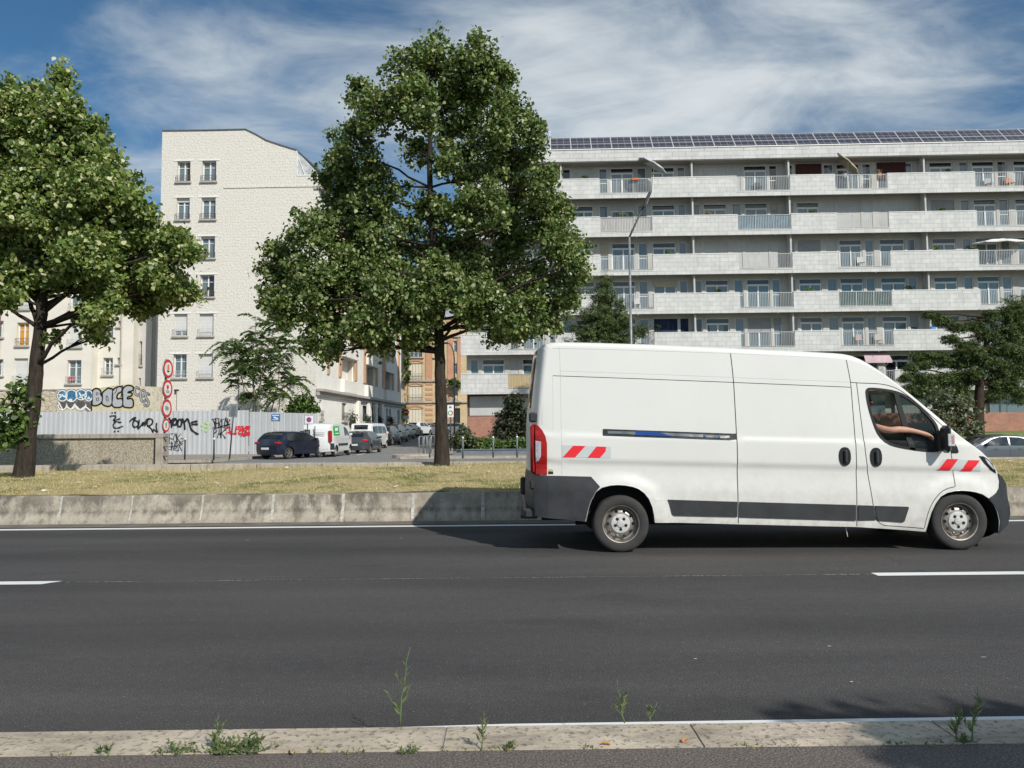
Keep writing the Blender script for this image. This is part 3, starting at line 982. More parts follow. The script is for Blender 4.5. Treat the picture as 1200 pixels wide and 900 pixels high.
for P, w, mt in seams:
    P = smooth_open(densify(P, .05, closed=False), 2)
    A = offset_chain(P, w/1.0); B = offset_chain(P, -w)
    poly = A+B[::-1]
    spoly.append((poly, mt)); lines.append(A); lines.append(B)
DOOR = vps([(1006, 448.9), (1034, 449.2), (1046, 451.2), (1056.5, 455.3), (1067, 462.2), (1078, 471.2), (1090, 482.2), (1101.7, 493.4), (1113, 505), (1114.2, 531), (1117.6, 548), (1118.6, 570), (1108, 572.3), (1099.5, 577.5), (1091, 589), (1085.5, 603), (1082, 618.8), (1031, 615.6), (1026.5, 609), (1023.9, 594), (1014.8, 535.6), (1009, 480)])
SLIDE = vps([(861, 448.5), (999.3, 453.6), (1000.6, 478), (1003, 520), (1004.4, 560), (1004.4, 618), (865.5, 615), (864, 523)])
V2, F2 = cdt([densify(side_outline, .07)], lines, .11, .028, [WIN])
sbb = [(min(p[0] for p in q), max(p[0] for p in q), min(p[1] for p in q), max(p[1] for p in q)) for q, _ in spoly]
for side in (-1, 1):
    mbs = {'body': shell_w, 'door': MB(), 'slide': MB()}
    groups = {'body': [], 'door': [], 'slide': []}
    for f, cx, cz in F2:
        mt = 0
        for (q, m0), bb in zip(spoly, sbb):
            if bb[0] <= cx <= bb[1] and bb[2] <= cz <= bb[3] and inpoly(cx, cz, q): mt = m0; break
        k = 'door' if inpoly(cx, cz, DOOR) else ('slide' if inpoly(cx, cz, SLIDE) and side < 0 else 'body')
        groups[k].append((f, mt))
    for k, fl in groups.items():
        mb = mbs[k]
        used = sorted({i for f, _ in fl for i in f}); ix = {a: b for b, a in enumerate(used)}
        base = len(mb.v)
        for i in used:
            mb.v.append((V2[i].x, side*Wv(V2[i].x, V2[i].y), V2[i].y))
        for f, mt in fl:
            a, b, c = V2[f[0]], V2[f[1]], V2[f[2]]
            ccw = (b-a).cross(c-a) > 0
            ff = [base+ix[i] for i in (f if ccw == (side < 0) else f[::-1])]
            mb.f.append(ff); mb.mi.append(mt); mb.sm.append(True)
    if side < 0: d_near = mbs['door'].build('door', [WHITE, SEAM, SEAML], van); mbs['slide'].build('sliding_door', [WHITE, SEAM, SEAML], van, label='ribbed-free white sliding side door with black handle')
    else: d_far = mbs['door'].build('door', [WHITE, SEAM, SEAML], van)
for o in van.children:
    if 'label' in o: o['label'] = 'white sliding side door with black handle'
body = shell_w.build('body', [WHITE, SEAM, SEAML], van, smooth=True)
recalc_parts = [body]
o = ws.build('windscreen', GLASSV, van, smooth=True)
for q in rgl: q.build('rear_window', DGLASS, van, smooth=True)
bo = bump.build('front_bumper', TRIM, van, smooth=True); br = bumpr.build('rear_bumper', TRIM, van, smooth=True)
for o in (body, bo, br): o.data.set_sharp_from_angle(angle=math.radians(45))

def sides(name, mat, polys, off, skirt=.02, both=True, parent=van, label=None, one_obj=False, **k):
    for side in ((-1, 1) if both else (-1,)):
        for P in polys:
            mb = MB(); patch(mb, P, Wv, off, skirt, side, **k)
            o = mb.build(name, mat, parent, label=label)
            o.data.polygons.foreach_set('use_smooth', [True]*len(o.data.polygons))
            o.data.set_sharp_from_angle(angle=math.radians(30))
# mouldings and dark bumper sides
sides('side_moulding', TRIM, [vps([(783, 585.5), (864, 588), (864, 605.6), (790, 604), (787.5, 602)]), vps([(866.8, 588), (1003, 591.8), (1003, 610), (866.8, 606)]), vps([(1005.8, 592), (1023, 592.6), (1026.4, 609.3), (1005.8, 609.6)]), vps([(1025.2, 592.7), (1063.5, 593.8), (1065, 594.5), (1059.7, 611), (1058, 611.9), (1028.4, 609.8)])], .014, .02)
sides('bumper_side', TRIM, [vps([(642, 557.4), (692.7, 558.6), (703, 570.2), (698, 576), (692, 587), (688.5, 598), (685.5, 610.5), (642, 607.3)]), vps([(624.6, 557.4), (641.4, 557.4), (641.4, 607.3), (627, 605)])], .012, .03)
sides('bumper_side', TRIM, [vps([(1170.4, 555.5), (1177, 560), (1183, 569), (1184, 590), (1188, 597), (1188.5, 606), (1183, 618.5), (1169.5, 626.3), (1170, 612), (1167, 600), (1161.6, 590.6), (1156.2, 584), (1160.4, 582.0), (1167, 578.5), (1171.5, 573), (1172.8, 564.6)])], .010, .03)
# bumper crease and scuffs on the rear corner
# stripes
sides('reflective_patch', GREYR, [vps([(658.5, 521.5), (716, 523.5), (716, 536.8), (659, 535.5)])], .003, 0, dx=.04, dz=.03)
sides('red_stripe', REDP, [vps([(671.6, 522.3), (686, 522.6), (674, 535.8), (659.5, 535.6)]), vps([(699, 523.2), (710.2, 523.5), (709.6, 529), (703.2, 536.3), (688.7, 536)])], .0065, 0, dx=.04, dz=.03)
sides('reflective_patch', GREYR, [vps([(1105, 538), (1147, 539.5), (1149, 552.5), (1097, 550.8)])], .003, 0, dx=.04, dz=.03)
sides('red_stripe', REDP, [vps([(1109.5, 537.8), (1122.5, 538), (1113.4, 551.2), (1099, 551)]), vps([(1134.4, 539.2), (1147.2, 539.5), (1138.2, 552.2), (1125.7, 551.8)])], .0065, 0, dx=.04, dz=.03)
# tail lamps
for side in (-1, 1):
    mb = MB(); P = smooth_poly(vps([(627.2, 496.8), (631, 499), (635.5, 504), (639, 511), (641, 520), (641.2, 556.2), (634, 556.4), (628, 556)]), 0)
    patch(mb, P, Wv, .012, .03, side, dx=.03)
    # wraps onto the rear
    o = mb.build('tail_light', REDL, van, smooth=False); tl = o
    mb = MB()
    patch(mb, vps([(627.6, 516.5), (634, 517.5), (633.8, 535), (631.5, 540), (627.9, 542)]), Wv, .015, .01, side, dx=.03)
    mb.build('reversing_light', CLEARL, tl)
    mb = MB(); xr = vp(626, 520)[0]
    z0, z1 = vp(626, 556)[1], vp(626, 497)[1]
    mb.box(xr-.045, xr+.03, side*.80, side*.955, z0, z1, bev=.03)
    mb.build('lamp_lens', REDL, tl, auto=40)
# sliding rail
sides('slide_rail', M('brushed_rail_metal', (.42, .40, .38), .22, metal=1.0, var=.35, vscale=6), [vps([(712, 505.0), (760, 506.2), (855, 510.6), (855, 513), (850, 513.4), (712, 507.9)])], .016, .02, both=False)
sides('rail_channel', BLACKP, [vps([(706.8, 502.6), (713, 502.8), (860, 508.2), (863.4, 507.8), (863.6, 514.6), (855, 515.6), (706.8, 510.4)])], .006, .02, both=False)
sides('rail_reflection', M('painted_blue_reflection', (0.015, 0.06, 0.26), .25), [vps([(744.5, 504.6), (768, 505.6), (790, 511.3), (744.5, 509.9)]), vps([(824, 509.6), (826.6, 509.8), (826.6, 512.6), (824, 512.5)]), vps([(841, 510.4), (843.6, 510.6), (843.6, 513.3), (841, 513.2)])], .018, .012, both=False)  # blue reflections in the rail, painted as thin coloured patches
# handles
for side in (-1, 1):
    for (x0, x1, y0, y1) in ((983.6, 996.4, 524, 545.6), (1020.2, 1032.8, 524.6, 546.6)):
        a = vp(x0, y1); b = vp(x1, y0)
        P = smooth_poly([(a[0], a[1]), (b[0], a[1]), (b[0], b[1]), (a[0], b[1])], 2)
        mb = MB(); patch(mb, P, Wv, .010, .03, side, dx=.05)
        cx, cz = (a[0]+b[0])/2, (a[1]+b[1])/2; w = Wv(cx, cz)
        h = mb.build('door_handle', BLACKP, van, auto=30)
        mb = MB(); mb.box(cx-.016, cx+.022, side*(w+.012), side*(w+.042), cz-.075, cz+.075, bev=.012)
        mb.build('grip', TRIM, h, auto=30)
# reflector-ish sticker near the tail lamp, sticker writing omitted
sides('sticker', M('yellow_sticker', (.5, .4, .1), .5), [vps([(643, 549.8), (648, 550), (648, 552.4), (643, 552.2)])], .003, 0, both=False)
sides('sticker', BLACKP, [vps([(642.6, 552.6), (648.4, 552.8), (648.4, 555.8), (642.6, 555.6)])], .003, 0, both=False)
# window rubber, divider bar, panes, quarter triangle
WIN_O = WIN
def grow(P, d):
    cx = sum(p[0] for p in P)/len(P); n = len(P); o = []
    ar = sum(P[i][0]*P[(i+1) % n][1]-P[(i+1) % n][0]*P[i][1] for i in range(n))
    sg = 1 if ar > 0 else -1
    for i in range(n):
        a = Vector(P[i-1]); b = Vector(P[(i+1) % n]); t = (b-a).normalized()
        o.append((P[i][0]+t.y*d*sg, P[i][1]-t.x*d*sg))
    return o
ARMX = vp(1062, 500)[0]
for side, dd in ((-1, d_near), (1, d_far)):
    mb = MB(); patch(mb, grow(WIN, .010), Wv, .004, .03, side, holes=[grow(WIN, -.022)], dx=.3, dz=.3)
    # divider bar
    patch(mb, vps([(1050.5, 458), (1056.5, 459), (1073, 528), (1065.5, 526)]), Wv, .004, .02, side)
    o = mb.build('window_frame', M('matt_black_rubber', (.012, .012, .013), .75), dd)
    mb = MB()
    fx = smooth_poly(vps([(1055, 458), (1064.3, 462.4), (1079.9, 473.3), (1091, 485), (1099.5, 496), (1101.7, 506), (1100.5, 526), (1098, 529.3), (1071, 527.5)]), 0)
    patch(mb, fx, Wv, -.012, 0, side)
    if side > 0: patch(mb, vps([(1018, 456), (1036, 455.6), (1052, 458), (1068, 527), (1051.9, 523.7), (1034.8, 516.9), (1026, 500)]), Wv, -.014, 0, side)
    mb.build('window', GLASSV, dd)
    mb = MB(); patch(mb, vps([(1113.6, 514), (1118, 518), (1121.5, 523.5), (1123.4, 529.5), (1122, 531.2), (1114.8, 531.2)]), Wv, .004, .02, side)
    mb.build('quarter_panel', BLACKP, van)
    # headlight
    mb = MB(); patch(mb, smooth_poly(vps([(1146.5, 534.5), (1151, 534.8), (1157, 538.4), (1162, 544), (1167, 552.6), (1168, 556), (1164.8, 554.2), (1159.5, 550.6), (1152.6, 543.6)]), 0), Wv, .006, .03, side, dx=.03, dz=.03)
    hl = mb.build('headlight', DGLASS, van)
    mb = MB(); patch(mb, vps([(1152.6, 537.3), (1156, 539), (1160.6, 544.4), (1165, 551), (1162.4, 549.6), (1156.5, 543.6)]), Wv, .010, .01, side, dx=.03, dz=.03)
    mb.build('lamp_lens', CLEARL, hl)
    # mirror
    a = vp(1099.5, 530.5); b = vp(1106, 498.5)
    mir = MB(); w = Wv(a[0], a[1])
    mir.box(a[0]-.01, b[0]-.01, side*(w+.03), side*(w+.20), a[1], b[1], bev=.04)
    mir.box(a[0]-.02, a[0]+.07, side*(w-.03), side*(w+.06), a[1]+.02, b[1]-.06, bev=.02)
    mo = mir.build('mirror', BLACKP, van, auto=30)
    g1 = MB(); g1.box(a[0]+.005, a[0]+.085, side*(w+.196), side*(w+.206), a[1]+.08, a[1]+.225, bev=.006); gi = g1.build('indicator', CLEARL, mo)
    g1 = MB(); g1.box(a[0]+.045, a[0]+.075, side*(w+.204), side*(w+.209), a[1]+.11, a[1]+.20, bev=.001); g1.build('indicator_lens', M('faded_orange_lens', (.42, .22, .20), .3), mo)
# wheels and liners
for (cx, cz) in (WR, WF):
    for side in (-1, 1):
        steer = 0.0
        wheel(van, (cx, side*(HW-.135), RT), RT, .215, .222, side, 'steel', rotz=steer)
for A in (ARCH_R, ARCH_F):
    for side in (-1, 1):
        mb = MB()
        P = densify(grow(A+[(A[-1][0], A[-1][1])], 0.0)[:-1], .1, closed=False) if False else A
        mb.grid([[(p[0], side*(Wv(*p)-.004), p[1]) for p in P], [(p[0], side*(HW-.33), p[1]) for p in P]])
        mb.add([(p[0], side*(HW-.33), p[1]) for p in P]+[(P[0][0], side*(HW-.33), .3), (P[-1][0], side*(HW-.33), .3)][::-1], [tuple(range(len(P)+2))])
        o = mb.build('wheel_arch_liner', SEAM, van, smooth=False)
        # rolled edge
        mb = MB(); mb.tube([(p[0], side*(Wv(*p)-.003), p[1]) for p in A], .006, 6)
        mb.build('arch_lip', WHITE, van, smooth=True)
# underside, chassis, sill faces
zb = min(vp(767, 612)[1], .34)
mb = MB()
xa, xb = BOT[0][0]+.03, BOT[-1][0]
mb.box(xa+.3, xb-.1, -.60, .60, .36, .50)
mb.box(ARCH_R[-1][0]+.01, ARCH_F[0][0]-.01, -.95, .95, .34, .44)
mb.box(xa+.5, xb-.4, -.42, -.34, .26, .36); mb.box(xa+.5, xb-.4, .34, .42, .26, .36)
mb.box(WR[0]-.05, WR[0]+.05, -.8, .8, RT-.05, RT+.05)
mb.tube([(xa+.1, .3, .28), (WR[0]+2.2, .3, .26)], .04)
mb.build('chassis', M('chassis_black', (.018, .018, .018), .8), van)
mb = MB()
p = vp(995, 620); q = vp(996.5, 630)
mb.tube([(p[0], -.9, p[1]+.03), (q[0], -.93, q[1])], [.010, .004], 6)
mb.build('drain_pipe', WHITE, van)
# rear step, licence plate, latch
mb = MB()
xr = BOT[0][0]
mb.box(xr-.17, xr+.02, -.55, .55, .36, .40, bev=.01); mb.box(xr-.13, xr+.05, -.93, .93, .40, .52, bev=.03)
mb.build('rear_step', TRIM, van, auto=30)
mb = MB(); mb.box(xr-.16, xr-.09, -.12, .12, .62, .84, bev=.02)
mb.build('door_latch', BLACKP, van, auto=30)
for zz_ in (0.75, 1.55):
    for ya, yb in ((.9, .99), (-.97, -.90)):
        mb = MB(); mb.box(xr-.06, xr+.03, ya, yb, zz_, zz_+.12, bev=.02); mb.build('door_hinge', TRIM, van, auto=30)
# cab interior
CABX = vp(1006, 500)[0]
INT = M('cab_interior', (0.09, 0.092, 0.095), 0.8); SEATM = M('seat_fabric', (0.10, 0.10, 0.11), 0.9, var=.3, vscale=10)
mb = MB()
mb.box(CABX-.02, CABX+.01, -.88, .88, .5, 2.1)
mb.box(CABX, ARCH_F[0][0]-.02, -.88, .88, .50, .62)
mb.build('bulkhead', INT, van)
mb = MB(); dx0 = vp(1096, 520)[0]
mb.box(dx0, dx0+.42, -.86, .86, .62, 1.28, bev=.08)
mb.build('dashboard', INT, van, auto=40)
for sy in (-.48, .48):
    mb = MB(); x0 = CABX+.12
    mb.box(x0, x0+.5, sy-.25, sy+.25, .70, .98, bev=.06)
    mb.box(0, .13, sy-.24, sy+.24, 0, .66, bev=.05, M=Matrix.Translation((x0-.02, 0, .92)) @ Matrix.Rotation(-.22, 4, 'Y'))
    mb.box(0, .09, sy-.13, sy+.13, .68, .88, bev=.04, M=Matrix.Translation((x0-.02, 0, .92)) @ Matrix.Rotation(-.22, 4, 'Y'))
    mb.build('seat', SEATM, van, auto=40)
mb = MB()
c = (dx0-.12, .45, 1.22)
ring = []
for k in range(25):
    t = 2*math.pi*k/24
    ring.append((c[0]+.19*math.cos(t)*.55, c[1]+.19*math.sin(t), c[2]+.19*math.cos(t)*.83))
mb.tube(ring, .015, 8, cap=False); mb.tube([c, (c[0]+.2, c[1], c[2]-.15)], .03, 8)
mb.build('steering_wheel', INT, van, smooth=True)
# ---------------------------------------------------------------- facade materials
def mat_tiles(name, c0, c1, bw, bh, mortar, off=0.5, rough=0.75, msize=0.012, bump=0.25):
    b = NB(name)
    t = b.n('ShaderNodeTexCoord'); sp = b.n('ShaderNodeSeparateXYZ'); b.L(t.outputs['Object'], sp.inputs[0])
    cb = b.n('ShaderNodeCombineXYZ'); b.L(b.math('ADD', sp.outputs[0], sp.outputs[1]), cb.inputs[0]); b.L(sp.outputs[2], cb.inputs[1])
    br = b.n('ShaderNodeTexBrick'); br.offset = off
    b.L(cb.outputs[0], br.inputs['Vector'])
    br.inputs['Scale'].default_value = 1.0; br.inputs['Mortar Size'].default_value = msize
    br.inputs['Brick Width'].default_value = bw; br.inputs['Row Height'].default_value = bh
    br.inputs['Color1'].default_value = (*c0, 1); br.inputs['Color2'].default_value = (*c1, 1); br.inputs['Mortar'].default_value = (*mortar, 1)
    n = b.noise(1.2, 6, 0.65); n2 = b.noise(2.0, 5, 0.7, b.coord(scale=(3, 3, .35)))
    col = b.mix(1.0, br.outputs['Color'], b.ramp(n, [(0.3, 0.86), (0.7, 1.08)]), 'MULTIPLY')
    col = b.mix(b.mr(n2, .54, .74, 0, .30), col, (0.24, 0.225, 0.20))
    b.base(col).rough(rough).spec(.3)
    b.bump(br.outputs['Fac'], -bump, 0.01)
    return b.m
TILE = mat_tiles('pale_stone_cladding', (0.60, 0.595, 0.58), (0.67, 0.665, 0.65), 0.62, 0.325, (0.40, 0.395, 0.38), msize=.011)
TILE2 = mat_tiles('parapet_cladding', (0.58, 0.575, 0.565), (0.65, 0.645, 0.635), 0.95, 0.36, (0.36, 0.355, 0.34), msize=.014)
BRICKR = mat_tiles('red_brickwork', (0.34, 0.13, 0.085), (0.44, 0.19, 0.13), 0.22, 0.075, (0.42, 0.30, 0.24), msize=.010)
BRICKB = mat_tiles('pink_brickwork', (0.40, 0.20, 0.14), (0.52, 0.28, 0.20), 0.30, 0.09, (0.50, 0.40, 0.33), msize=.012)
WALLW = M('off_white_render', (0.53, 0.51, 0.475), .85, var=.12, vscale=.8)
SLABC = M('slab_edge_concrete', (0.50, 0.49, 0.47), .85, var=.14, vscale=1.5)
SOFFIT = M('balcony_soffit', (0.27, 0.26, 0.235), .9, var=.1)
FRAMEW = M('white_window_frame', (0.78, 0.77, 0.74), .5, var=.05)
SHUT = mat_tiles('roller_shutter_slats', (0.56, 0.56, 0.54), (0.60, 0.60, 0.58), 40, 0.055, (0.40, 0.40, 0.39), msize=.008, off=0)
SHUTB = mat_tiles('blue_shutter_slats', (0.015, 0.03, 0.08), (0.02, 0.035, 0.095), 40, 0.055, (0.01, 0.02, 0.05), msize=.008, off=0)
RAILM = M('railing_paint', (0.50, 0.52, 0.53), .5, var=.06)
def mat_pane(name, curtain, dark, amt, hi=0.5):
    "window glass over curtains or a dark room"
    b = NB(name)
    oi = b.n('ShaderNodeObjectInfo')
    sp = b.n('ShaderNodeSeparateXYZ'); b.L(b.coord(), sp.inputs[0])
    ph = b.math('MULTIPLY', oi.outputs['Random'], 40.0)
    x = b.math('ADD', sp.outputs[0], ph)
    folds = b.math('SINE', b.math('MULTIPLY', x, 34.0))
    cb = b.n('ShaderNodeCombineXYZ'); b.L(x, cb.inputs[0]); b.L(ph, cb.inputs[1])
    n = b.noise(1.7, 1, .5, cb.outputs[0])
    th = b.math('ADD', b.math('MULTIPLY', oi.outputs['Random'], 0.26), 0.5-amt*.26)
    m = b.mr(b.math('SUBTRACT', n, b.math('SUBTRACT', th, 0.13)), -0.01, 0.01)
    cur = b.mix(b.mr(folds, -1, 1, 0, .3), curtain, tuple(q*.55 for q in curtain))
    b.base(b.mix(m, dark, cur)).rough(0.05).spec(0.9)
    b.set(b.b.inputs['Coat Weight'], 0.3)
    return b.m
PANE = mat_pane('curtained_glass', (0.13, 0.18, 0.21), (0.025, 0.034, 0.042), 1.0)
PANED = mat_pane('dark_room_glass', (0.14, 0.18, 0.20), (0.012, 0.014, 0.016), 0.5)

TRANSOM = M('dark_transom_glass', (0.02, 0.024, 0.028), .06, spec=.8)
# ---------------------------------------------------------------- big apartment block on the right
SB = -0.032
BC = atY(541.5, 480, 54.4)
BANG = math.atan(SB)
MBLD = Matrix.Translation((BC.x, BC.y, 0)) @ Matrix.Rotation(BANG, 4, 'Z')
MINV = MBLD.inverted()
def bu(px, py=330):
    "distance along the front, from pixel column"
    c = BC.y - SB*BC.x
    return (MINV @ atY(px, py, c, SB)).x
def bz(px, py):
    c = BC.y - SB*BC.x
    return atY(px, py, c, SB).z
block = thing('apartment_block', 'long pale seven-storey apartment block with tiled balconies and solar panels on its roof', 'apartment block', (BC.x, BC.y, 0), BANG)
FH = (bz(1090, 203)-bz(1090, 349.5+45.8))/4.2
zt1 = bz(1090, 203); zt4 = bz(1090, 340.3)
FH = (zt1-zt4)/3.0
PTOP = [zt1-FH*k for k in range(6)]   # parapet tops from the sixth balcony down
ULEN = bu(1200)+14.0
BD = 1.0      # balcony depth
DEP = 11.5
PH = 1.47      # height of the tiled band
# railing openings along the front
RO = [(594, 650), (704, 765.5), (866, 929), (982, 1044), (1147.5, 1210)]
RO = [(bu(a), bu(b)) for a, b in RO]
px_m = (RO[3][0]-RO[1][0])
RO.append((RO[4][0]+10.2, RO[4][0]+14.0)); 
MB_=MB
# core: back wall as piers, lintels, dado
wz = 0
# window pattern: (pixel range, type) read from one storey, type w=wide two-pane, n=narrow
PAT = [(549.4, 559, 'n'), (563.4, 590, 'w'), (596.6, 607, 'n'), (611, 638, 'w'), (643, 653, 'n'), (661, 671, 'n'), (675, 698, 'w'),
       (705, 715, 'n'), (719, 747, 'w'), (751, 762, 'n'), (768, 796, 'w'), (799.5, 809, 'n'), (818, 826, 'n'), (830, 858, 'w'), (864.5, 875.5, 'n'), (879.5, 907, 'w'), (910, 920, 'n'),
       (932.5, 939, 'n'), (942, 969, 'w'), (976, 988, 'n'), (991.5, 1019, 'w'), (1022.5, 1033, 'n'), (1040, 1070, 'w'), (1073, 1083, 'n'), (1094, 1099, 'n'), (1103.5, 1131.5, 'w'), (1139.5, 1150, 'n'), (1155, 1182, 'w'), (1185.5, 1197, 'n'),
       (1205, 1233, 'w'), (1240, 1252, 'n'), (1258, 1290, 'w'), (1296, 1308, 'n')]
PAT = [(bu(a), bu(b), t) for a, b, t in PAT]
FINS = [bu(p) for p in (659, 814.5, 929.5, 1090.5, 1252)]
core = MB()
core.box(0.25, ULEN, BD+.22, DEP, 0, PTOP[0]+1.75)
core.build('wall', WALLW, block)
ZR = PTOP[0]-0.95-0.22+2.86    # not used directly
# roof band
zr0 = bz(1090, 181.5); zr1 = bz(1090, 168)
m = MB(); m.box(-.05, ULEN, -.02, DEP+.1, zr0, zr1); m.build('parapet', TILE2, block)
m = MB(); m.box(-.10, ULEN, -.07, DEP+.15, zr1+.003, zr1+.07); m.build('roof_coping', FRAMEW, block)
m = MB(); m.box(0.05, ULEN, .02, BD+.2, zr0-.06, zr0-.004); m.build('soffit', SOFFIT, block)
zlist = PTOP
# variants per storey (0 = top): windows that are shuttered / special; keyed by (floor, index in PAT)
SPEC = {}
for k in (14, 12, 13): pass
shutters = {(0, 12): 'S', (0, 13): 'S', (0, 14): 'S', (1, 19): 'S', (1, 20): 'S', (1, 21): 'S', (1, 22): 'S', (1, 23): 'S', (2, 12): 'S', (2, 13): 'S', (2, 14): 'S', (2, 15): 'S', (2, 16): 'S', (4, 10): 'B', (4, 11): 'B',
            (4, 0): 'S', (4, 1): 'S', (0, 18): 'R', (0, 22): 'R'}
meshes = {}
def window_mesh(w, h, typ):
    key = (round(w, 2), round(h, 2), typ)
    if key in meshes: return meshes[key]
    f = MB(); t = .055
    f.box(0, w, 0, .07, 0, t); f.box(0, w, 0, .07, h-t, h); f.box(0, t, 0, .07, t, h-t); f.box(w-t, w, 0, .07, t, h-t)
    if typ == 'w':
        f.box(t, w-t, 0, .07, h-.44, h-.36)
        f.box(w/2-.05, w/2+.05, -.005, .075, t, h-.44)
        f.box(t+.001, t+.05, .005, .06, t, h-.44); f.box(w-t-.05, w-t-.001, .005, .06, t, h-.44); f.box(t, w-t, .006, .06, h-.50, h-.441)
    else:
        f.box(t, w-t, .0, .07, 1.05, 1.10)
    g = MB(); g.box(.03, w-.03, .045, .06, .03, h-.03 if typ != 'w' else h-.40)
    if typ == 'w': g.cur = 1; g.box(.03, w-.03, .046, .061, h-.398, h-.03)
    meshes[key] = (f, g)
    return meshes[key]
wcache = {}
def put_window(parent, u, y, z, w, h, typ, pane, frame=FRAMEW, name='window', wm=window_mesh):
    key = (round(w, 2), round(h, 2), typ, pane.name, frame.name, name)
    if key not in wcache:
        f, g = wm(w, h, typ)
        o = g.build(name, [pane, TRANSOM], parent); fo = f.build('frame', frame, o)
        wcache[key] = o
        o.location = (u, y, z)
        return o
    o = wcache[key]
    c = o.copy(); COL.objects.link(c); c.parent = parent; c.location = (u, y, z)
    for ch in o.children:
        d = ch.copy(); COL.objects.link(d); d.parent = c
    return c
WH = 2.25
rw = random.Random(21)
allp = MB(); 
nwin = 0
for fl, zt_ in enumerate(PTOP):
    zf = zt_-1.06          # floor level
    # slab, its tiled edge and soffit
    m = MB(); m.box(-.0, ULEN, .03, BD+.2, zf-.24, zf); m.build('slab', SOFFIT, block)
    # piers between windows
    pw = MB()
    zs, zc = zf+.001, zf+FH-.24-.001
    edges = [0.25]
    for (a, b_, t) in PAT:
        if a-edges[-1] > .02: pw.box(edges[-1], a, BD, BD+.215, zs, zc)
        edges.append(b_)
    pw.box(edges[-1], ULEN, BD, BD+.215, zs, zc)
    for (a, b_, t) in PAT: pw.box(a, b_, BD+.002, BD+.21, zf+WH+.0, zc)
    # thin projecting pilasters
    pw.build('pier', WALLW, block)
    for i, (a, b_, t) in enumerate(PAT):
        sh = shutters.get((fl, i))
        w = b_-a
        if sh in ('S', 'B'):
            q = MB(); q.box(a, b_, BD+.03, BD+.08, zf, zf+WH); q.build('roller_shutter', SHUT if sh == 'S' else SHUTB, block)
        elif sh == 'R':
            q = MB()
            n = 14
            rows_ = [[(a+w*1.15*k/n, BD-.05+.03*math.sin(k*2.2), z) for z in (zf+1.0, zf+WH+.02)] for k in range(n+1)]
            q.grid(rows_); q.build('curtain', M('maroon_curtain', (.065, .018, .016), .9), block)
            put_window(block, a, BD+.06, zf, w, WH, t, PANED)
        else:
            dark = rw.random() < (.60 if fl < 2 else .38)
            wq = 1.72 if t == 'w' else .65
            wo = put_window(block, a, BD+.06, zf, w, WH, t, PANED if dark else PANE, name='window' if t == 'w' else 'side_window')
            if rw.random() < .16:
                q = MB(); hb_ = rw.uniform(.35, 1.3); q.box(a+.02, b_-.02, BD+.035, BD+.055, zf+WH-hb_, zf+WH-.02); q.build('window_blind', rw.choice([SHUT, SHUT, M('beige_blind', (.50, .44, .34), .8), M('grey_blind', (.33, .33, .34), .8)]), block)
    # dividing fins between flats
    for fx in FINS:
        q = MB(); q.box(fx-.06, fx+.06, .22, BD-.003, zf+.002, zf+FH-.245, bev=0); q.build('dividing_fin', SLABC, block)
    # tiled band with railing openings
    cuts = [(-.08, None)]
    u0 = -.08
    zb_ = zt_-PH
    for (a, b_) in RO+[(ULEN, ULEN)]:
        q = MB(); q.box(u0, a-.004, -.06, .10, zb_, zt_); 
        q.build('balcony_front', TILE, block)
        q = MB(); q.box(u0-.01, a+.006, -.085, .125, zt_+.002, zt_+.052); q.build('coping', FRAMEW, block)
        if b_ <= a: break
        q = MB(); q.box(a, b_, -.055, .10, zb_, zb_+.30); q.build('slab_edge', TILE, block)
        q = MB(); q.box(a, b_, -.08, .12, zb_+.302, zb_+.35); q.build('coping', FRAMEW, block)
        # railing
        q = MB()
        q.box(a+.01, b_-.01, -.02, .02, zt_-.035, zt_+.005); q.box(a+.01, b_-.01, -.015, .015, zb_+.41, zb_+.44)
        n = int((b_-a)/.115)
        for k in range(1, n):
            uu = a+(b_-a)*k/n
            q.box(uu-.011, uu+.011, -.008, .008, zb_+.44, zt_-.035)
        for k in (0, 1/3, 2/3, 1):
            uu = a+.03+(b_-a-.06)*k; q.box(uu-.022, uu+.022, -.02, .02, zb_+.352, zt_-.035)
        q.build('railing', RAILM, block)
        u0 = b_+.004
    # scupper pipes
    for (a, b_) in RO:
        c = (a+b_)/2+.9
        q = MB(); q.tube([(c, 0, zb_+.12), (c-.10, -.16, zb_-.02), (c-.2, -.24, zb_-.12)], .015, 5); q.build('drain_spout', SLABC, block)
# ground floor
zg_ = PTOP[5]-PH
gz = 0.135
m = MB()
m.box(.3, bu(1200)+13.9, .9, BD+.21, gz, bz(545, 488))
m.build('brick_plinth', BRICKR, block)
wz0 = bz(545, 488); 
m = MB(); uu = [.3, bu(547.5), bu(602), bu(608), bu(655), bu(700)]
m.box(.3, bu(546.5), .88, BD+.2, wz0-.4, zg_-.001); m.build('brick_pier', BRICKR, block)
m = MB(); m.box(bu(546.5), bu(612), .90, 1.0, wz0-.0, wz0+.07); m.box(bu(546.5), bu(612), .90, 1.0, zg_-.12, zg_-.02); m.box(bu(546.5), bu(548.5), .90, 1.0, wz0+.07, zg_-.12); m.box(bu(600.5), bu(603), .9, 1.0, wz0+.07, zg_-.12)
m.build('shopfront_frame', M('brown_frame', (.10, .05, .035), .5), block)
m = MB(); m.box(bu(548.5), bu(600.5), .93, .98, wz0+.07, zg_-.12); m.build('roller_shutter', SHUT, block)
for k in range(14):
    u0 = bu(612)+k*3.4
    if u0+3 > ULEN: break
    m = MB(); m.box(u0, u0+2.7, 1.0, 1.06, wz0-.2, zg_-.25); m.build('ground_floor_window', SHUT if k % 3 != 1 else PANE, block)
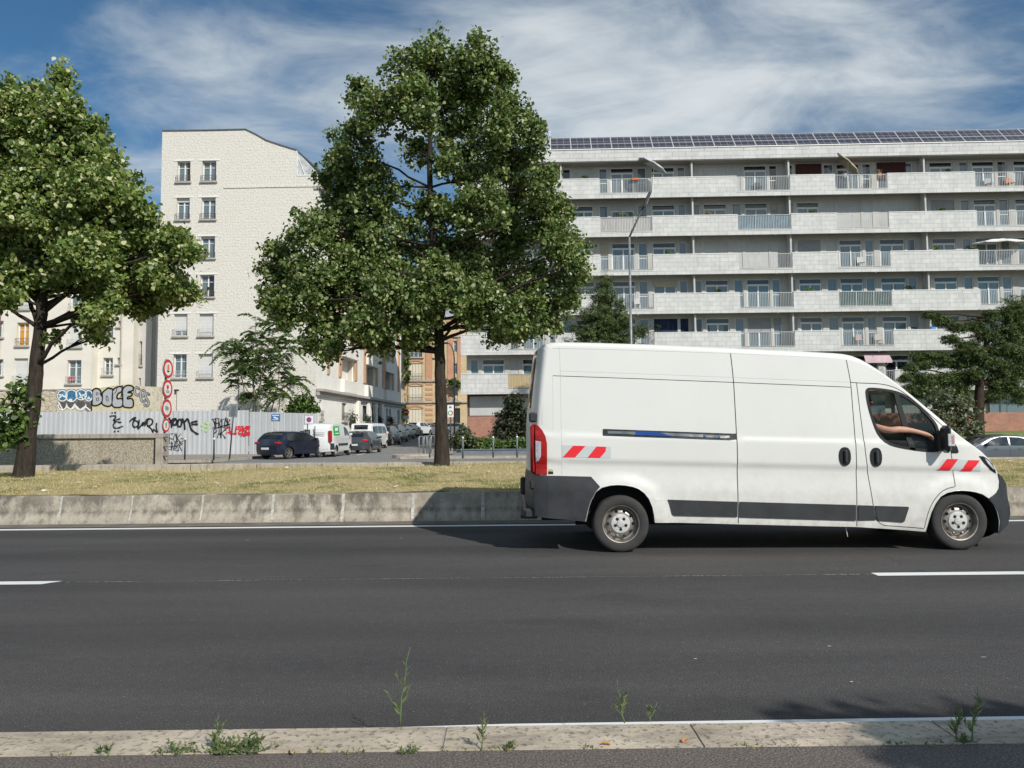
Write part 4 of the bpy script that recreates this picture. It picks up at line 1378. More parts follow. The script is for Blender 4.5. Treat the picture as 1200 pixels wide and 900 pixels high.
# solar panels along the roof edge
def mat_solar():
    b = NB('solar_cells')
    t = b.n('ShaderNodeTexBrick'); t.offset = 0
    b.L(b.coord(), t.inputs['Vector'])
    t.inputs['Scale'].default_value = 1; t.inputs['Brick Width'].default_value = .5; t.inputs['Row Height'].default_value = .32; t.inputs['Mortar Size'].default_value = .012
    t.inputs['Color1'].default_value = (.045, .045, .06, 1); t.inputs['Color2'].default_value = (.06, .058, .075, 1); t.inputs['Mortar'].default_value = (.3, .3, .32, 1)
    b.base(t.outputs['Color']).rough(.25)
    return b.m
SOLAR = mat_solar()
u0 = bu(645.5, 170); pw_ = (bu(1177, 160)-bu(1126, 160))/2*.985
pw_ = (bu(1199, 155)-bu(1176, 155)) if False else (bu(1150.5, 155)-bu(1125.5, 155))
z0 = zr1+.07; z1 = bz(1090, 155.0)*1.02-1.46*.02+.35
ang = math.radians(48)
k = 0
proto_panel = None
hgt = (z1-z0)
def panel_at(u, y):
    global proto_panel
    if proto_panel is None:
        m = MB(); L_ = hgt/math.sin(ang)
        R = Matrix.Rotation(ang, 4, 'X')
        m.box(.03, pw_-.03, 0, L_, -.02, .02, M=R)
        o = m.build('solar_panel', SOLAR, block)
        f = MB()
        for (x0, x1, y0, y1) in ((0, pw_, -.03, .03), (0, pw_, L_*.5-.025, L_*.5+.025), (0, pw_, L_-.03, L_+.03), (-.035, .035, .03, L_-.03)):
            f.box(x0, x1, y0, y1, -.03, .032, M=R)
        f.build('frame', M('aluminium_frame', (.42, .42, .43), .5), o)
        s_ = MB(); s_.box(.0, .05, L_*math.cos(ang)-.03, L_*math.cos(ang)+.03, -.05, hgt-.02); s_.box(.0, .05, .1, L_*math.cos(ang), -.04, .0); s_.build('support', FRAMEW, o)
        proto_panel = o; o.location = (u, y, z0)
    else:
        c = proto_panel.copy(); COL.objects.link(c); c.parent = block; c.location = (u, y, z0)
        for ch in proto_panel.children:
            d = ch.copy(); COL.objects.link(d); d.parent = c
u = u0
while u < ULEN-pw_:
    panel_at(u, .35); u += pw_
m = MB()
for uu in (bu(636, 170), u0-.05): m.box(uu-.02, uu+.02, .3, .34, zr1, z1)
m.box(bu(625, 170), u0-.05, .3, .33, z1-.05, z1); m.box(0, u0-.05, .3, .33, z1-.55, z1-.51); m.build('roof_railing', FRAMEW, block)

# ---------------------------------------------------------------- things on the balconies
def W(u, y, z): return MBLD @ Vector((u, y, z))
def on_block(name, label, cat, px, fl, y=.7, dz=0.0, group=None):
    zf = PTOP[fl]-1.06
    p = W(bu(px), y, zf+dz)
    return thing(name, label, cat, p, BANG, group)
def pot_plant(px, fl, y, h, label, pot=(.35, .16, .10), leaf=(.07, .12, .035), dz=0.0, group=None, wide=.25, n=160, spiky=False):
    t = on_block('potted_plant', label, 'potted plant', px, fl, y, dz, group)
    m = MB(); m.lathe([(.001, 0), (.13, 0), (.17, .28), (.19, .30), (.16, .28), (.001, .27)], 14, axis='z'); o = m.build('pot', M('pot_%.2f' % pot[0], pot, .8), t); recalc(o)
    r = np.random.RandomState(int(px))
    c = np.stack([r.normal(0, wide*.5, n), r.normal(0, wide*.4, n), .3+h*r.rand(n)], 1)
    T = unit(r.normal(0, 1, (n, 3))+np.array([0, 0, .8])); N = unit(np.cross(T, r.normal(0, 1, (n, 3))))
    leaf_mesh('foliage', c, N, T, r.uniform(.08, .2 if not spiky else .45, n), mat_blade('plant_leaf_%d_%d' % (px, fl), [(0, tuple(q*.6 for q in leaf)), (1, tuple(q*1.6 for q in leaf))], .2), t, width=.5 if not spiky else .12)
    return t
RIM = PTOP  # rail tops
def parasol(name, label, px, fl, col, M4, r=1.3, y=-.1, closed=False, dz=1.3, mast=1.9):
    t = on_block(name, label, 'parasol', px, fl, y)
    c = MB(); n = 8
    rows_ = []
    for i, (rr, zz) in enumerate(((.02, .45), (r*.5, .30), (r, 0.0), (r, -.12))):
        ring = []
        for k in range(n*2):
            tt = math.pi*2*k/(n*2); q = rr*(1 if k % 2 == 0 else .93); z_ = zz - (0 if k % 2 == 0 else .06*rr/r)
            ring.append((q*math.cos(tt), q*math.sin(tt), z_))
        rows_.append(ring)
    c.grid(rows_, close=True, M=M4)
    m_ = M(name+'_cloth_%d' % px, col, .85)
    c.build('canopy', m_, t)
    p = MB(); p.tube([(0, 0, 0), tuple(M4 @ Vector((0, 0, .45)))], .02, 6); p.build('pole', FRAMEW, t)
    return t
# grey folded parasol leaning out, beige one, white open canopy
def tilted(dx, dz, ax, ang_, sc=(1, 1, 1)):
    return Matrix.Translation((dx, 0, dz)) @ Matrix.Rotation(ang_, 4, ax) @ Matrix.Diagonal((*sc, 1))
parasol('parasol', 'tilted grey parasol sticking out above the top left balcony railing', 766, 0, (.50, .51, .52), tilted(.1, 2.05, 'Y', .55, (1.15, .6, .5)), 1.0)
parasol('parasol', 'crooked beige parasol leaning over the top balcony between two maroon curtains', 1000, 0, (.42, .36, .26), tilted(-.1, 2.1, 'Y', .75, (1.25, .55, .55)), 1.0, y=.3)
parasol('parasol', 'wide open white parasol over the third balcony row at the right edge', 1180, 2, (.80, .80, .78), tilted(0, 1.75, 'Y', 0.0, (1.7, .9, .7)), 1.15, y=.7)
pot_plant(1104, 2, .5, .55, 'bushy green plant in a purple pot on the third-row parapet', (.25, .06, .22), (.10, .16, .05), dz=.75)
pot_plant(1146, 2, .4, .3, 'small orange-brown potted plant on the third-row parapet by the white parasol', (.55, .2, .06), (.12, .14, .05), dz=.8)
pot_plant(996, 0, .3, .15, 'small grey flower pot on the top railing under the beige parasol', (.4, .4, .38), (.16, .12, .08), dz=.95, n=40)
pot_plant(770, 4, .6, 1.5, 'spiky palm-like plant on the fifth-row balcony beside the street lamp', (.3, .28, .25), (.05, .08, .03), n=110, spiky=True, wide=.5)
pot_plant(730, 1, .4, .6, 'twiggy plant rising above the striped balcony screen on the second row', (.3, .3, .3), (.10, .12, .06), dz=.6, wide=.6)
pot_plant(752, 1, .4, .5, 'dry bushy plant at the right of the striped balcony screen on the second row', (.3, .3, .31), (.13, .12, .06), dz=.6, wide=.5)
pot_plant(612, 4, .3, .2, 'small pink-flowered pot on the fifth-row railing just above the van roof', (.4, .3, .3), (.5, .12, .18), dz=.9, n=60)
pot_plant(1037, 0, .3, .25, 'pale round pot at the right end of the beige parasol balcony', (.55, .45, .38), (.2, .18, .12), dz=.95, n=50)
for (px, fl, y, h, lab, pc, lc, dz) in (
    (688, 0, .3, .35, 'leafy pot on the top parapet just right of the lime crown', (.5, .48, .45), (.06, .10, .03), .8),
    (833, 1, .25, .25, 'small white pot with dry stems on the second-row parapet right of the dividing fin', (.65, .63, .6), (.2, .16, .08), .85),
    (956, 1, .3, .3, 'round green pot plant on the second-row parapet right of the blue mesh screen', (.2, .22, .2), (.06, .13, .03), .8),
    (1068, 3, .3, .35, 'dark leafy pot on the fourth-row parapet beside the greenish screen', (.3, .15, .1), (.04, .08, .02), .8),
    (1110, 1, .3, .25, 'terracotta pot plant on the second-row parapet near the right edge', (.5, .2, .12), (.08, .14, .03), .85),
    (950, 3, .3, .3, 'grey pot with light green plant on the fourth-row parapet above the sliding door', (.4, .4, .4), (.12, .2, .05), .8),
    (842, 3, .3, .25, 'small brown pot on the fourth-row parapet right of the tall lamp', (.3, .2, .14), (.07, .11, .04), .85),
    (1120, 0, .35, .35, 'bushy pot plant on the top parapet near the right edge', (.45, .3, .2), (.05, .10, .03), .8),
    (785, 2, .3, .25, 'pale pot with a small shrub on the third-row parapet right of the lamp', (.6, .58, .52), (.07, .12, .03), .85)):
    pot_plant(px, fl, y, h, lab, pc, lc, dz=dz)
def screen(fl, ro, label, mat, extra=None):
    a, b_ = RO[ro]; zt_ = PTOP[fl]
    t = thing('balcony_screen', label, 'balcony screen', W(a, 0, zt_-PH+.36), BANG)
    m = MB(); m.box(.04, b_-a-.04, .03, .05, .08, PH-.40); m.build('screen_cloth', mat, t)
    return t
def stripes(name, c0, c1, sc):
    b = NB(name); sp = b.n('ShaderNodeSeparateXYZ'); b.L(b.coord(), sp.inputs[0])
    f = b.math('GREATER_THAN', b.math('SINE', b.math('MULTIPLY', sp.outputs[0], sc)), 0.0)
    n = b.noise(3, 4, .6, b.coord(scale=(8, 1, .5)))
    b.base(b.mix(f, c0, b.mix(b.mr(n, .4, .6), c1, c0))).rough(.85); return b.m
screen(1, 1, 'white and brown striped privacy cloth tied to the second-row railing by the lamp', stripes('striped_cloth', (.6, .57, .54), (.34, .25, .22), 55))
screen(5, 0, 'yellow bamboo cane screen on the lowest balcony railing left of the van', stripes('bamboo_cane', (.62, .44, .17), (.42, .30, .13), 90))
screen(3, 3, 'greenish glass wind screen on the fourth-row balcony with plants behind', M('green_screen_glass', (.10, .15, .13), .12, var=.3, vscale=2))
screen(1, 2, 'bluish mesh screen on the second-row balcony above the van roof', M('blue_mesh', (.16, .24, .30), .5, var=.3, vscale=2))
def chairset(px, fl, label, col, kind='chair'):
    t = on_block('balcony_chair', label, 'chair', px, fl, .7)
    mt = M('chair_%.2f%.2f' % (col[0], col[2]), col, .6)
    m = MB(); m.box(-.22, .22, -.22, .22, .42, .46, bev=.01); m.build('seat', mt, t)
    m = MB(); m.box(-.22, .22, .18, .22, .46, .9, bev=.01); m.build('backrest', mt, t)
    for sx in (-.2, .2):
        for sy in (-.2, .2):
            m = MB(); m.box(sx-.015, sx+.015, sy-.015, sy+.015, 0, .42); m.build('leg', mt, t)
chairset(748, 3, 'white plastic chair on the fourth-row balcony just right of the lamp post', (.65, .65, .63))
chairset(895, 0, 'black chair behind the top balcony railing above the sliding door of the van', (.03, .03, .03))
chairset(914, 1, 'dark chair behind the blue mesh screen on the second row', (.05, .07, .09))
chairset(1197, 0, 'orange chair at the far right end of the top balcony row', (.6, .2, .05))
chairset(1172, 0, 'pale grey chair behind the top railing near the right edge', (.42, .42, .42))
chairset(1015, 2, 'white garden chair behind the third-row railing right of centre', (.6, .6, .58))
chairset(1010, 4, 'pinkish chair behind the lowest visible railing above the van cab', (.55, .38, .34))
chairset(1032, 4, 'cream chair at the right end of the railing above the van cab', (.56, .52, .45))
t = on_block('planter_box', 'orange planter box hung on the top left balcony railing', 'planter', 746, 0, -.12, .88)
m = MB(); m.box(-.27, .27, -.1, .1, 0, .17, bev=.02); m.build('box', M('orange_plastic', (.55, .16, .05), .5), t); m = MB(); m.box(-.25, .25, -.08, .08, .15, .19); m.build('soil', M('soil', (.05, .03, .02), .9), t)
t = on_block('storage_crate', 'bright blue crate on the tiled balcony above the pine tree', 'crate', 1093, 4, .3, 1.1)
m = MB(); m.box(-.17, .17, -.15, .15, -.02, .2, bev=.02); m.build('crate_body', M('blue_plastic', (.03, .25, .6), .5), t)
m = MB(); m.box(-.18, .18, -.16, .16, .2, .23, bev=.01); m.build('lid', M('blue_plastic', (.03, .25, .6), .5), t)
# pink market-style awning over the ground floor, seen over the bonnet
pa = thing('awning', 'faded pink fabric awning over the ground floor seen above the windscreen', 'awning', W(bu(1012), .85, 0), BANG)
zA = bz(1025, 411); zB_ = bz(1025, 424)
w_ = bu(1040)-bu(1012)
m = MB(); m.grid([[(x, .0, zA) for x in (0, w_*.33, w_*.66, w_)], [(x, -.45, zA-.12) for x in (-.05, w_*.33, w_*.66, w_+.05)], [(x, -.9, zB_+.10) for x in (-.1, w_*.33, w_*.66, w_+.1)], [(x, -.92, zB_-.08) for x in (-.1, w_*.33, w_*.66, w_+.1)]])
m.build('canopy', M('faded_pink_cloth', (.55, .40, .42), .85), pa, smooth=True)
m = MB(); 
for x in (0.02, w_-.02): m.tube([(x, 0, zB_-.3), (x, -.88, zB_+.08)], .02, 6)
m.build('frame', FRAMEW, pa)
# ---------------------------------------------------------------- left side: white corner building, cream neighbour, brick house
def mat_painted_brick(name, col, strength=.8):
    b = NB(name)
    t = b.n('ShaderNodeTexCoord'); sp = b.n('ShaderNodeSeparateXYZ'); b.L(t.outputs['Object'], sp.inputs[0])
    cb = b.n('ShaderNodeCombineXYZ'); b.L(b.math('ADD', sp.outputs[0], sp.outputs[1]), cb.inputs[0]); b.L(sp.outputs[2], cb.inputs[1])
    br = b.n('ShaderNodeTexBrick'); b.L(cb.outputs[0], br.inputs['Vector'])
    br.inputs['Scale'].default_value = 1; br.inputs['Brick Width'].default_value = .42; br.inputs['Row Height'].default_value = .22; br.inputs['Mortar Size'].default_value = .02
    n = b.noise(7.5, 6, .72); n1 = b.noise(.5, 4, .6); n3 = b.noise(3, 5, .7, b.coord(scale=(1, 1, .25)))
    c = Vector(col)
    base = b.ramp(n, [(.33, tuple(c*.70)), (.47, tuple(c*.97)), (.8, tuple(c*1.05))])
    base = b.mix(b.mr(n1, .4, .7, 0, .35), base, tuple(c*Vector((.93, .90, .84))))
    base = b.mix(b.mr(n3, .58, .75, 0, .35), base, tuple(c*.7))
    base = b.mix(b.math('MULTIPLY', br.outputs['Fac'], .07), base, tuple(c*.6))
    b.base(base).rough(.9).spec(.15)
    b.bump(b.math('ADD', b.math('MULTIPLY', n, 1.6), b.math('MULTIPLY', br.outputs['Fac'], -.10)), strength, .05)
    return b.m
GABLEM = mat_painted_brick('white_painted_rough_brick', (0.75, 0.715, 0.65), .75)
PLASTER = M('cream_plaster', (0.73, 0.69, 0.61), .9, var=.07, vscale=.7)
PLASTERSH = M('shade_grey_plaster', (0.56, 0.55, 0.54), .9, var=.08, vscale=.8)  # setback wing: the gable's shade is put into this grey colour
PLASTERW = M('white_plaster', (0.80, 0.78, 0.72), .9, var=.08, vscale=.8)
ZINC = M('dark_zinc_roof', (0.10, 0.11, 0.12), .55, var=.2)
IRON = M('wrought_iron', (0.10, 0.10, 0.10), .6)
STONE = M('sill_stone', (0.42, 0.39, 0.35), .9, var=.15, vscale=4)
SHUTW = mat_tiles('white_shutter_slats', (0.66, 0.66, 0.64), (0.70, 0.70, 0.68), 40, 0.06, (0.5, 0.5, 0.49), msize=.008, off=0)
CREAMSH = M('cream_wooden_shutter', (.70, .64, .50), .7, var=.05)

def iron_rail(parent, x0, x1, y, z0, z1, mat=None, curl=True, name='window_rail'):
    m = MB()
    m.box(x0, x1, y-.012, y+.012, z1-.025, z1); m.box(x0, x1, y-.01, y+.01, z0, z0+.02)
    n = max(3, int((x1-x0)/.12))
    for k in range(n+1):
        x = x0+.01+(x1-x0-.02)*k/n; m.box(x-.007, x+.007, y-.007, y+.007, z0, z1-.02)
    if curl:
        for k in range(n):
            x = x0+(x1-x0)*(k+.5)/n; r = (x1-x0)/n*.32
            m.tube([(x+r*math.cos(t*math.pi/5), y, (z0+z1)/2+r*1.3*math.sin(t*math.pi/5)) for t in range(11)], .007, 4, cap=False)
    return m.build(name, mat or IRON, parent)

def wall_holes(parent, poly, holes, mat, thick=.35, name='wall', y=0.0):
    "upright wall in the local xz plane with real openings and reveals"
    P = poly
    V, F = cdt([P], [], 500, 500, holes)
    m = MB()
    def ori(f):
        a, b, c = V[f[0]], V[f[1]], V[f[2]]
        return f if (b-a).cross(c-a) > 0 else f[::-1]
    m.add([(v.x, y, v.y) for v in V], [ori(f) for f, _, _ in F])
    m.add([(v.x, y+thick, v.y) for v in V], [ori(f)[::-1] for f, _, _ in F])
    for C in [P]+list(holes):
        n = len(C)
        m.add([(p[0], y, p[1]) for p in C]+[(p[0], y+thick, p[1]) for p in C], [(i, (i+1) % n, (i+1) % n+n, i+n) for i in range(n)])
    o = m.build(name, mat, parent)
    bm = bmesh.new(); bm.from_mesh(o.data); bmesh.ops.remove_doubles(bm, verts=bm.verts, dist=1e-4); bmesh.ops.recalc_face_normals(bm, faces=bm.faces); bm.to_mesh(o.data); bm.free()
    return o
def rect(x0, x1, z0, z1): return [(x0, z0), (x1, z0), (x1, z1), (x0, z1)]

def old_window(parent, x0, x1, z0, z1, y=.2, shut=0.0, rail=.35, open_=False, pane=None, railmat=None, sill=True, frame=None, panels=2, railname='window_rail'):
    "casement: panes, frame, roller box, sill, small iron rail. shut = how far the roller shutter is down"
    w, h = x1-x0, z1-z0
    g = MB(); g.box(.02, w-.02, .05, .06, .02, h-.02)
    win = g.build('window', pane or PANED, parent); win.location = (x0, y, z0)
    f = MB(); t = .06
    f.box(0, w, 0, .07, 0, t); f.box(0, w, 0, .07, h-t, h); f.box(0, t, 0, .07, t, h-t); f.box(w-t, w, 0, .07, t, h-t)
    for k in range(1, panels): f.box(w*k/panels-.045, w*k/panels+.045, -.01, .075, t, h-t)
    f.box(t, w-t, .01, .065, h*.68, h*.68+.035)
    f.build('frame', frame or FRAMEW, win)
    if shut > 0:
        s_ = MB(); s_.box(-.0+.005, w-.005, -.07, -.03, h*(1-shut), h-.001); s_.build('roller_shutter', SHUTW, win)
    if sill:
        s_ = MB(); s_.box(-.12, w+.12, -y-.14, -y+.05, -.14, -.005, bev=.015); s_.build('sill', STONE, win)
    if rail: iron_rail(win, -.06, w+.06, -y-.07, .02, rail, railmat, name='rail')
    return win

# --- white corner building (gable towards the camera)
GD = 52.0; SG = -0.03
pL = atY(183, 480, GD, SG); pR = atY(371, 480, GD, SG)
corner = thing('corner_building', 'tall white rough-brick gable building with two columns of windows', 'apartment building', (pL.x, pL.y, 0), math.atan(SG))
MC = (Matrix.Translation((pL.x, pL.y, 0)) @ Matrix.Rotation(math.atan(SG), 4, 'Z')).inverted()
def g2(px, py, Y=GD):
    q = MC @ atY(px, py, Y, SG); return (q.x, q.z)
GWd = g2(371, 480)[0]
prof = [(0, -.1)] + [(GWd, -.1)] + [(GWd, g2(372, 222)[1]), (GWd+.0, g2(371, 206)[1]), (g2(348, 206)[0], g2(348, 206)[1]), g2(348, 176), g2(330, 170.5), g2(312, 164.4), g2(300, 157.5), g2(288, 151.7), g2(240, 152.8), (0, g2(189, 153.4)[1])]
rowsw = [(188.5, 214.5), (231.5, 259), (277, 304.5), (322, 350), (367.5, 395.5), (414.7, 444.5), (462, 490)]
holes = []; wins = []
for k, (ya, yb) in enumerate(rowsw):
    sh = [0, 0, 0, 0][0]
    for c, (xa, xb) in enumerate(((207.5, 223), (236.7, 253.3))):
        # columns are upright: use the x measured on the top storey
        x0 = g2(xa, 201)[0]; x1 = g2(xb, 201)[0]
        z1 = g2(230, ya)[1]; z0 = g2(230, yb)[1]+.12
        if k == 6: continue
        holes.append(rect(x0, x1, z0, z1)); wins.append((k, c, x0, x1, z0, z1))
wall_holes(corner, prof, holes, GABLEM, .4)
for k, c, x0, x1, z0, z1 in wins:
    shut = {(0, 0): 0, (0, 1): 0, (1, 0): .18, (1, 1): .12, (2, 1): .10, (2, 0): .15, (3, 0): 0, (3, 1): 0, (4, 0): .75, (4, 1): .98, (5, 0): .0, (5, 1): .98}[(k, c)]
    lights = k in (4, 5) and c == 1
    old_window(corner, x0, x1, z0, z1, y=.24, shut=shut, rail=.42 if k < 4 else .5, pane=PANED if (k+c) % 2 == 0 else PANE, railmat=None if k < 4 else RAILM)
    m = MB(); m.box(x0-.25, x1+.25, -.03, -.003, z1+.001, z1+.10); m.build('lintel', PLASTERW, corner)
# smooth rendered strips round the windows
xa = g2(200, 300)[0]-.35; xb = g2(258, 201)[0]
m = MB(); m.box(g2(258, 201)[0]+.3, GWd, -.05, -.003, g2(330, 219.5)[1], g2(330, 219.5)[1]+.12); m.build('string_course', GABLEM, corner)
CD = 30.0
def roofz(x): 
    pts = prof[4:]
    return 0
m = MB(); ZT = prof[-1][1]
m.box(0.02, GWd-.03, .41, .8, -.1, g2(371, 207)[1]-.05)
m.build('inner_wall', PLASTERW, corner)
# roof sheet running back
rp_ = [prof[-1], prof[-2], prof[-3], prof[-4], prof[-5], prof[-6], prof[-7]]
m = MB()
rr = [(p[0], p[1]+.02) for p in rp_]
m.grid([[(p[0], -.06, p[1]+.03) for p in rr], [(p[0], 12.0, p[1]+.03) for p in rr]]); m.grid([[(p[0], -.06, p[1]+.03) for p in rr], [(p[0], -.06, p[1]-.05) for p in rr]])
m.build('roof', ZINC, corner, smooth=False)
m = MB(); a = g2(348, 177); b_ = g2(371.5, 199.5)
m.add([(a[0], -.02, a[1]), (b_[0]+.1, -.02, b_[1]), (b_[0]+.1, 27, b_[1]), (a[0], 27, a[1]), (a[0], -.02, a[1]+.12), (b_[0]+.1, -.02, b_[1]+.12), (b_[0]+.1, 27, b_[1]+.12), (a[0], 27, a[1]+.12)], [(0, 1, 2, 3), (4, 7, 6, 5), (0, 4, 5, 1), (1, 5, 6, 2), (2, 6, 7, 3), (3, 7, 4, 0)])
m.build('mansard', ZINC, corner)
a2 = g2(349, 205.5); 
m = MB(); m.quad((a[0]+.02, .02, a2[1]), (GWd-.02, .02, a2[1]), (b_[0]-.1, .02, b_[1]-.02), (a[0]+.02, .02, a[1]-.02)); m.quad((a[0]+.02, .04, a[1]-.02), (b_[0]-.1, .04, b_[1]-.02), (GWd-.02, .04, a2[1]), (a[0]+.02, .04, a2[1])); 
m.build('terrace_glass', M('pale_terrace_glass', (.50, .52, .51), .3, var=.3, vscale=3), corner)
m = MB(); m.box(a[0]-.02, a[0]+.05, -.03, .06, a2[1], a[1]); m.box(a[0], GWd, -.03, .06, a2[1]-.05, a2[1]+.02)
q1 = Vector((a[0]+.6, 0, a2[1])); q2 = Vector((a[0]+.15, 0, a[1]-.6)); m.tube([q1, q2], .03, 4)
m.build('terrace_frame', FRAMEW, corner)
# back mass
m = MB(); m.box(.3, GWd-.4, .8, 27.5, -.1, g2(371, 207)[1]-.4); m.build('building_core', PLASTERW, corner)

# street side of the corner building: runs away from the camera
th = math.atan2(1.0, 0.05)
K = Vector((pR.x, pR.y, 0))
side = thing('street_facade', 'white street front with orange pilasters and loggias running down the side street', 'facade', K, th)
MSd = (Matrix.Translation(K) @ Matrix.Rotation(th, 4, 'Z'))
MSI = MSd.inverted()
def s2(px, py):
    "pixel to (distance along the front, height)"
    d = ray(px, py); n = MSd.to_3x3() @ Vector((0, 1, 0)); t = (K-EYE).dot(n)/d.dot(n)
    q = MSI @ (EYE+d*t); return (q.x, q.z)
SL = s2(470, 480)[0]
zc1 = s2(371.6, 455)[1]; zc2 = s2(371.6, 459)[1]
zroof = g2(372, 222)[1]
# front faces local -y (towards the street on the right)
levels = [s2(384, 436)[1]+.0]
zfl = [.14, (zc1+zc2)/2]
FHs = 2.85
nf = int((zroof-zfl[1])/FHs)
bays = []
def su(px): return s2(px, 440)[0]
# bays seen between the pilasters, pixel columns measured on the storey above the cornice
log = [(400, 415.5), (428, 440), (450.5, 459.5)]
pil = [(383, 385.5), (396.5, 399.5), (415, 417.5), (425.5, 428), (440, 442), (448, 450.5), (459.5, 461.2), (466, 467.5)]
holes = []
for f in range(nf+1):
    z0 = zfl[1]+.55+f*FHs
    for (xa, xb) in log:
        if z0+2.1 < zroof: holes.append(rect(su(xa), su(xb), z0+.35, z0+2.45))
gw = [(371.5+2.5, 377), (400.5, 406.5), (417, 421), (425, 430.5), (434, 437.5), (440, 444.5), (452.5, 454.5), (456, 458), (465.8, 468.4)]
for i, (xa, xb) in enumerate(gw):
    zb_ = 1.75 if i < 8 else .15
    holes.append(rect(s2(xa, 480)[0], s2(xb, 480)[0], zb_+.6, zc2-.55))
wall_holes(side, rect(0, SL, 0, zroof), holes, PLASTERW, .25)
OR = M('orange_brick_pilaster', (.56, .34, .21), .85, var=.12, vscale=3)
for (xa, xb) in pil:
    m = MB(); m.box(su(xa), su(xb), -.10, -.004, zc1+1.2, zroof-.1); m.build('pilaster', OR, side)
LOGM = M('loggia_interior', (.52, .49, .45), .9, var=.1)
for h in holes[:-len(gw)]:
    m = MB(); x0, x1, z0, z1 = h[0][0], h[1][0], h[0][1], h[2][1]
    m.box(x0-.02, x1+.02, 1.5, 1.56, z0-.1, z1); m.box(x0-.04, x0-.001, .26, 1.5, z0, z1); m.box(x1+.001, x1+.04, .26, 1.5, z0, z1); m.box(x0, x1, .26, 1.5, z0-.15, z0-.001); m.box(x0, x1, .26, 1.5, z1+.001, z1+.1)
    o = m.build('loggia', LOGM, side)
    m = MB(); m.box(x0+.15, x1-.25, 1.44, 1.49, z0+.05, z1-.15); m.build('window', PANED, o)
    m = MB(); m.box(x0-.1, x1+.1, -.28, .2, z0-.75, z0+.28, bev=.03); m.build('balcony', PLASTERW, side)
for i, (h) in enumerate(holes[-len(gw):]):
    m = MB(); x0, x1, z0, z1 = h[0][0], h[1][0], h[0][1], h[2][1]
    m.box(x0, x1, .2, .24, z0, z1); w_ = m.build('window', PANED if i not in (1,) else PANED, side)
    if i < 8:
        m = MB(); m.box(x0-.1, x1+.1, -.2, .02, z0-.18, z0-.02); m.build('sill', STONE, w_)
        iron_rail(w_, x0-.05, x1+.05, -.14, z0-.02, z0+.6, name='rail')
m = MB(); m.box(-.12, SL+.05, -.45, -.004, zc2, zc1, bev=.04); m.box(-.1, SL, -.22, -.003, zc2-.25, zc2-.002); m.build('cornice', STONE, side)
m = MB(); m.box(-.05, SL, -.12, -.005, 0, .95); m.build('base_course', STONE, side)
for xx in (417, 430, 437.6, 445):
    m = MB(); x0 = s2(xx-1.2, 480)[0]; x1 = s2(xx+1.2, 480)[0]; m.box(x0, x1, -.35, -.006, .1, zc2-.26, bev=.05); m.build('buttress', PLASTERW, side)
for f in range(nf+1):
    m = MB(); z = zfl[1]+f*FHs+1.6
    if z > zroof: break
m = MB(); m.box(-.1, SL, -.4, .3, zroof, zroof+.25); m.build('eaves', STONE, side)
rf = random.Random(5)
for i, px in enumerate((411, 427.5, 442, 456)):
    u = s2(px, 480)[0]; p = MSd @ Vector((u, -.16, 0))
    lab = ['large dark bushy window plant nearest the minibus on the street front', 'dark trailing plant on the second sill of the shaded street front', 'spiky dark plant on the third sill of the shaded street front', 'pink-flowered window box farthest down the street front'][i]
    t = thing('window_plant', lab, 'plant', (p.x, p.y, 2.25), th)
    n = 260; r = np.random.RandomState(i)
    c = np.stack([r.normal(0, .45, n), r.normal(0, .15, n), .25+.32*r.normal(0, 1, n)*(1 if i == 0 else .6)], 1)
    T = unit(r.normal(0, 1, (n, 3))); N = unit(np.cross(T, r.normal(0, 1, (n, 3))))
    m = MB(); m.box(-.6, .6, -.12, .12, -.2, 0); m.build('planter', M('dark_planter', (.06, .05, .045), .8), t)
    leaf_mesh('foliage', c, N, T, r.uniform(.1, .22, n), mat_blade('window_plant_leaf_%d' % i, [(0, (.02, .03, .012)), (.8, (.05, .08, .03)), (1, (.45, .08, .15) if i == 3 else (.08, .1, .04))], .15), t)

# --- grey setback wing and cream neighbour on the far left
GDw = 55.2
w0 = atY(146, 480, GDw, SG); w1 = atY(184, 480, GDw, SG)
wing = thing('setback_wing', 'shaded grey setback wing with three windows left of the white gable', 'building wing', (w0.x, w0.y, 0), math.atan(SG))
MWi = (Matrix.Translation((w0.x, w0.y, 0)) @ Matrix.Rotation(math.atan(SG), 4, 'Z')).inverted()
def w2(px, py):
    q = MWi @ atY(px, py, GDw, SG); return (q.x, q.z)
ztop = atY(100, 292, 53).z
holes = []; ww = []
for (xa, xb, ya, yb) in ((153, 166, 353, 378), (152.6, 166, 400, 428), (152, 164.5, 443, 466)):
    a = w2(xa, ya); b_ = w2(xb, yb); holes.append(rect(a[0], b_[0], b_[1], a[1])); ww.append((a[0], b_[0], b_[1], a[1]))
wid = w2(184, 480)[0]
wall_holes(wing, rect(0, wid+.3, -.1, ztop-.6), holes, PLASTERSH, .35)
m = MB(); m.box(0, wid, .6, 6, -.1, ztop-.7); m.build('building_core', PLASTERSH, wing)
for q in ww: old_window(wing, *q, y=.22, rail=.8, pane=PANED)
m = MB(); m.tube([(w2(178, 430)[0], -.08, 0), (w2(178, 430)[0], -.08, ztop-1)], .05, 8); m.tube([(w2(180.6, 430)[0], -.06, 0), (w2(180.6, 430)[0], -.06, ztop-1)], .035, 6); m.build('drain_pipe', STONE, wing)

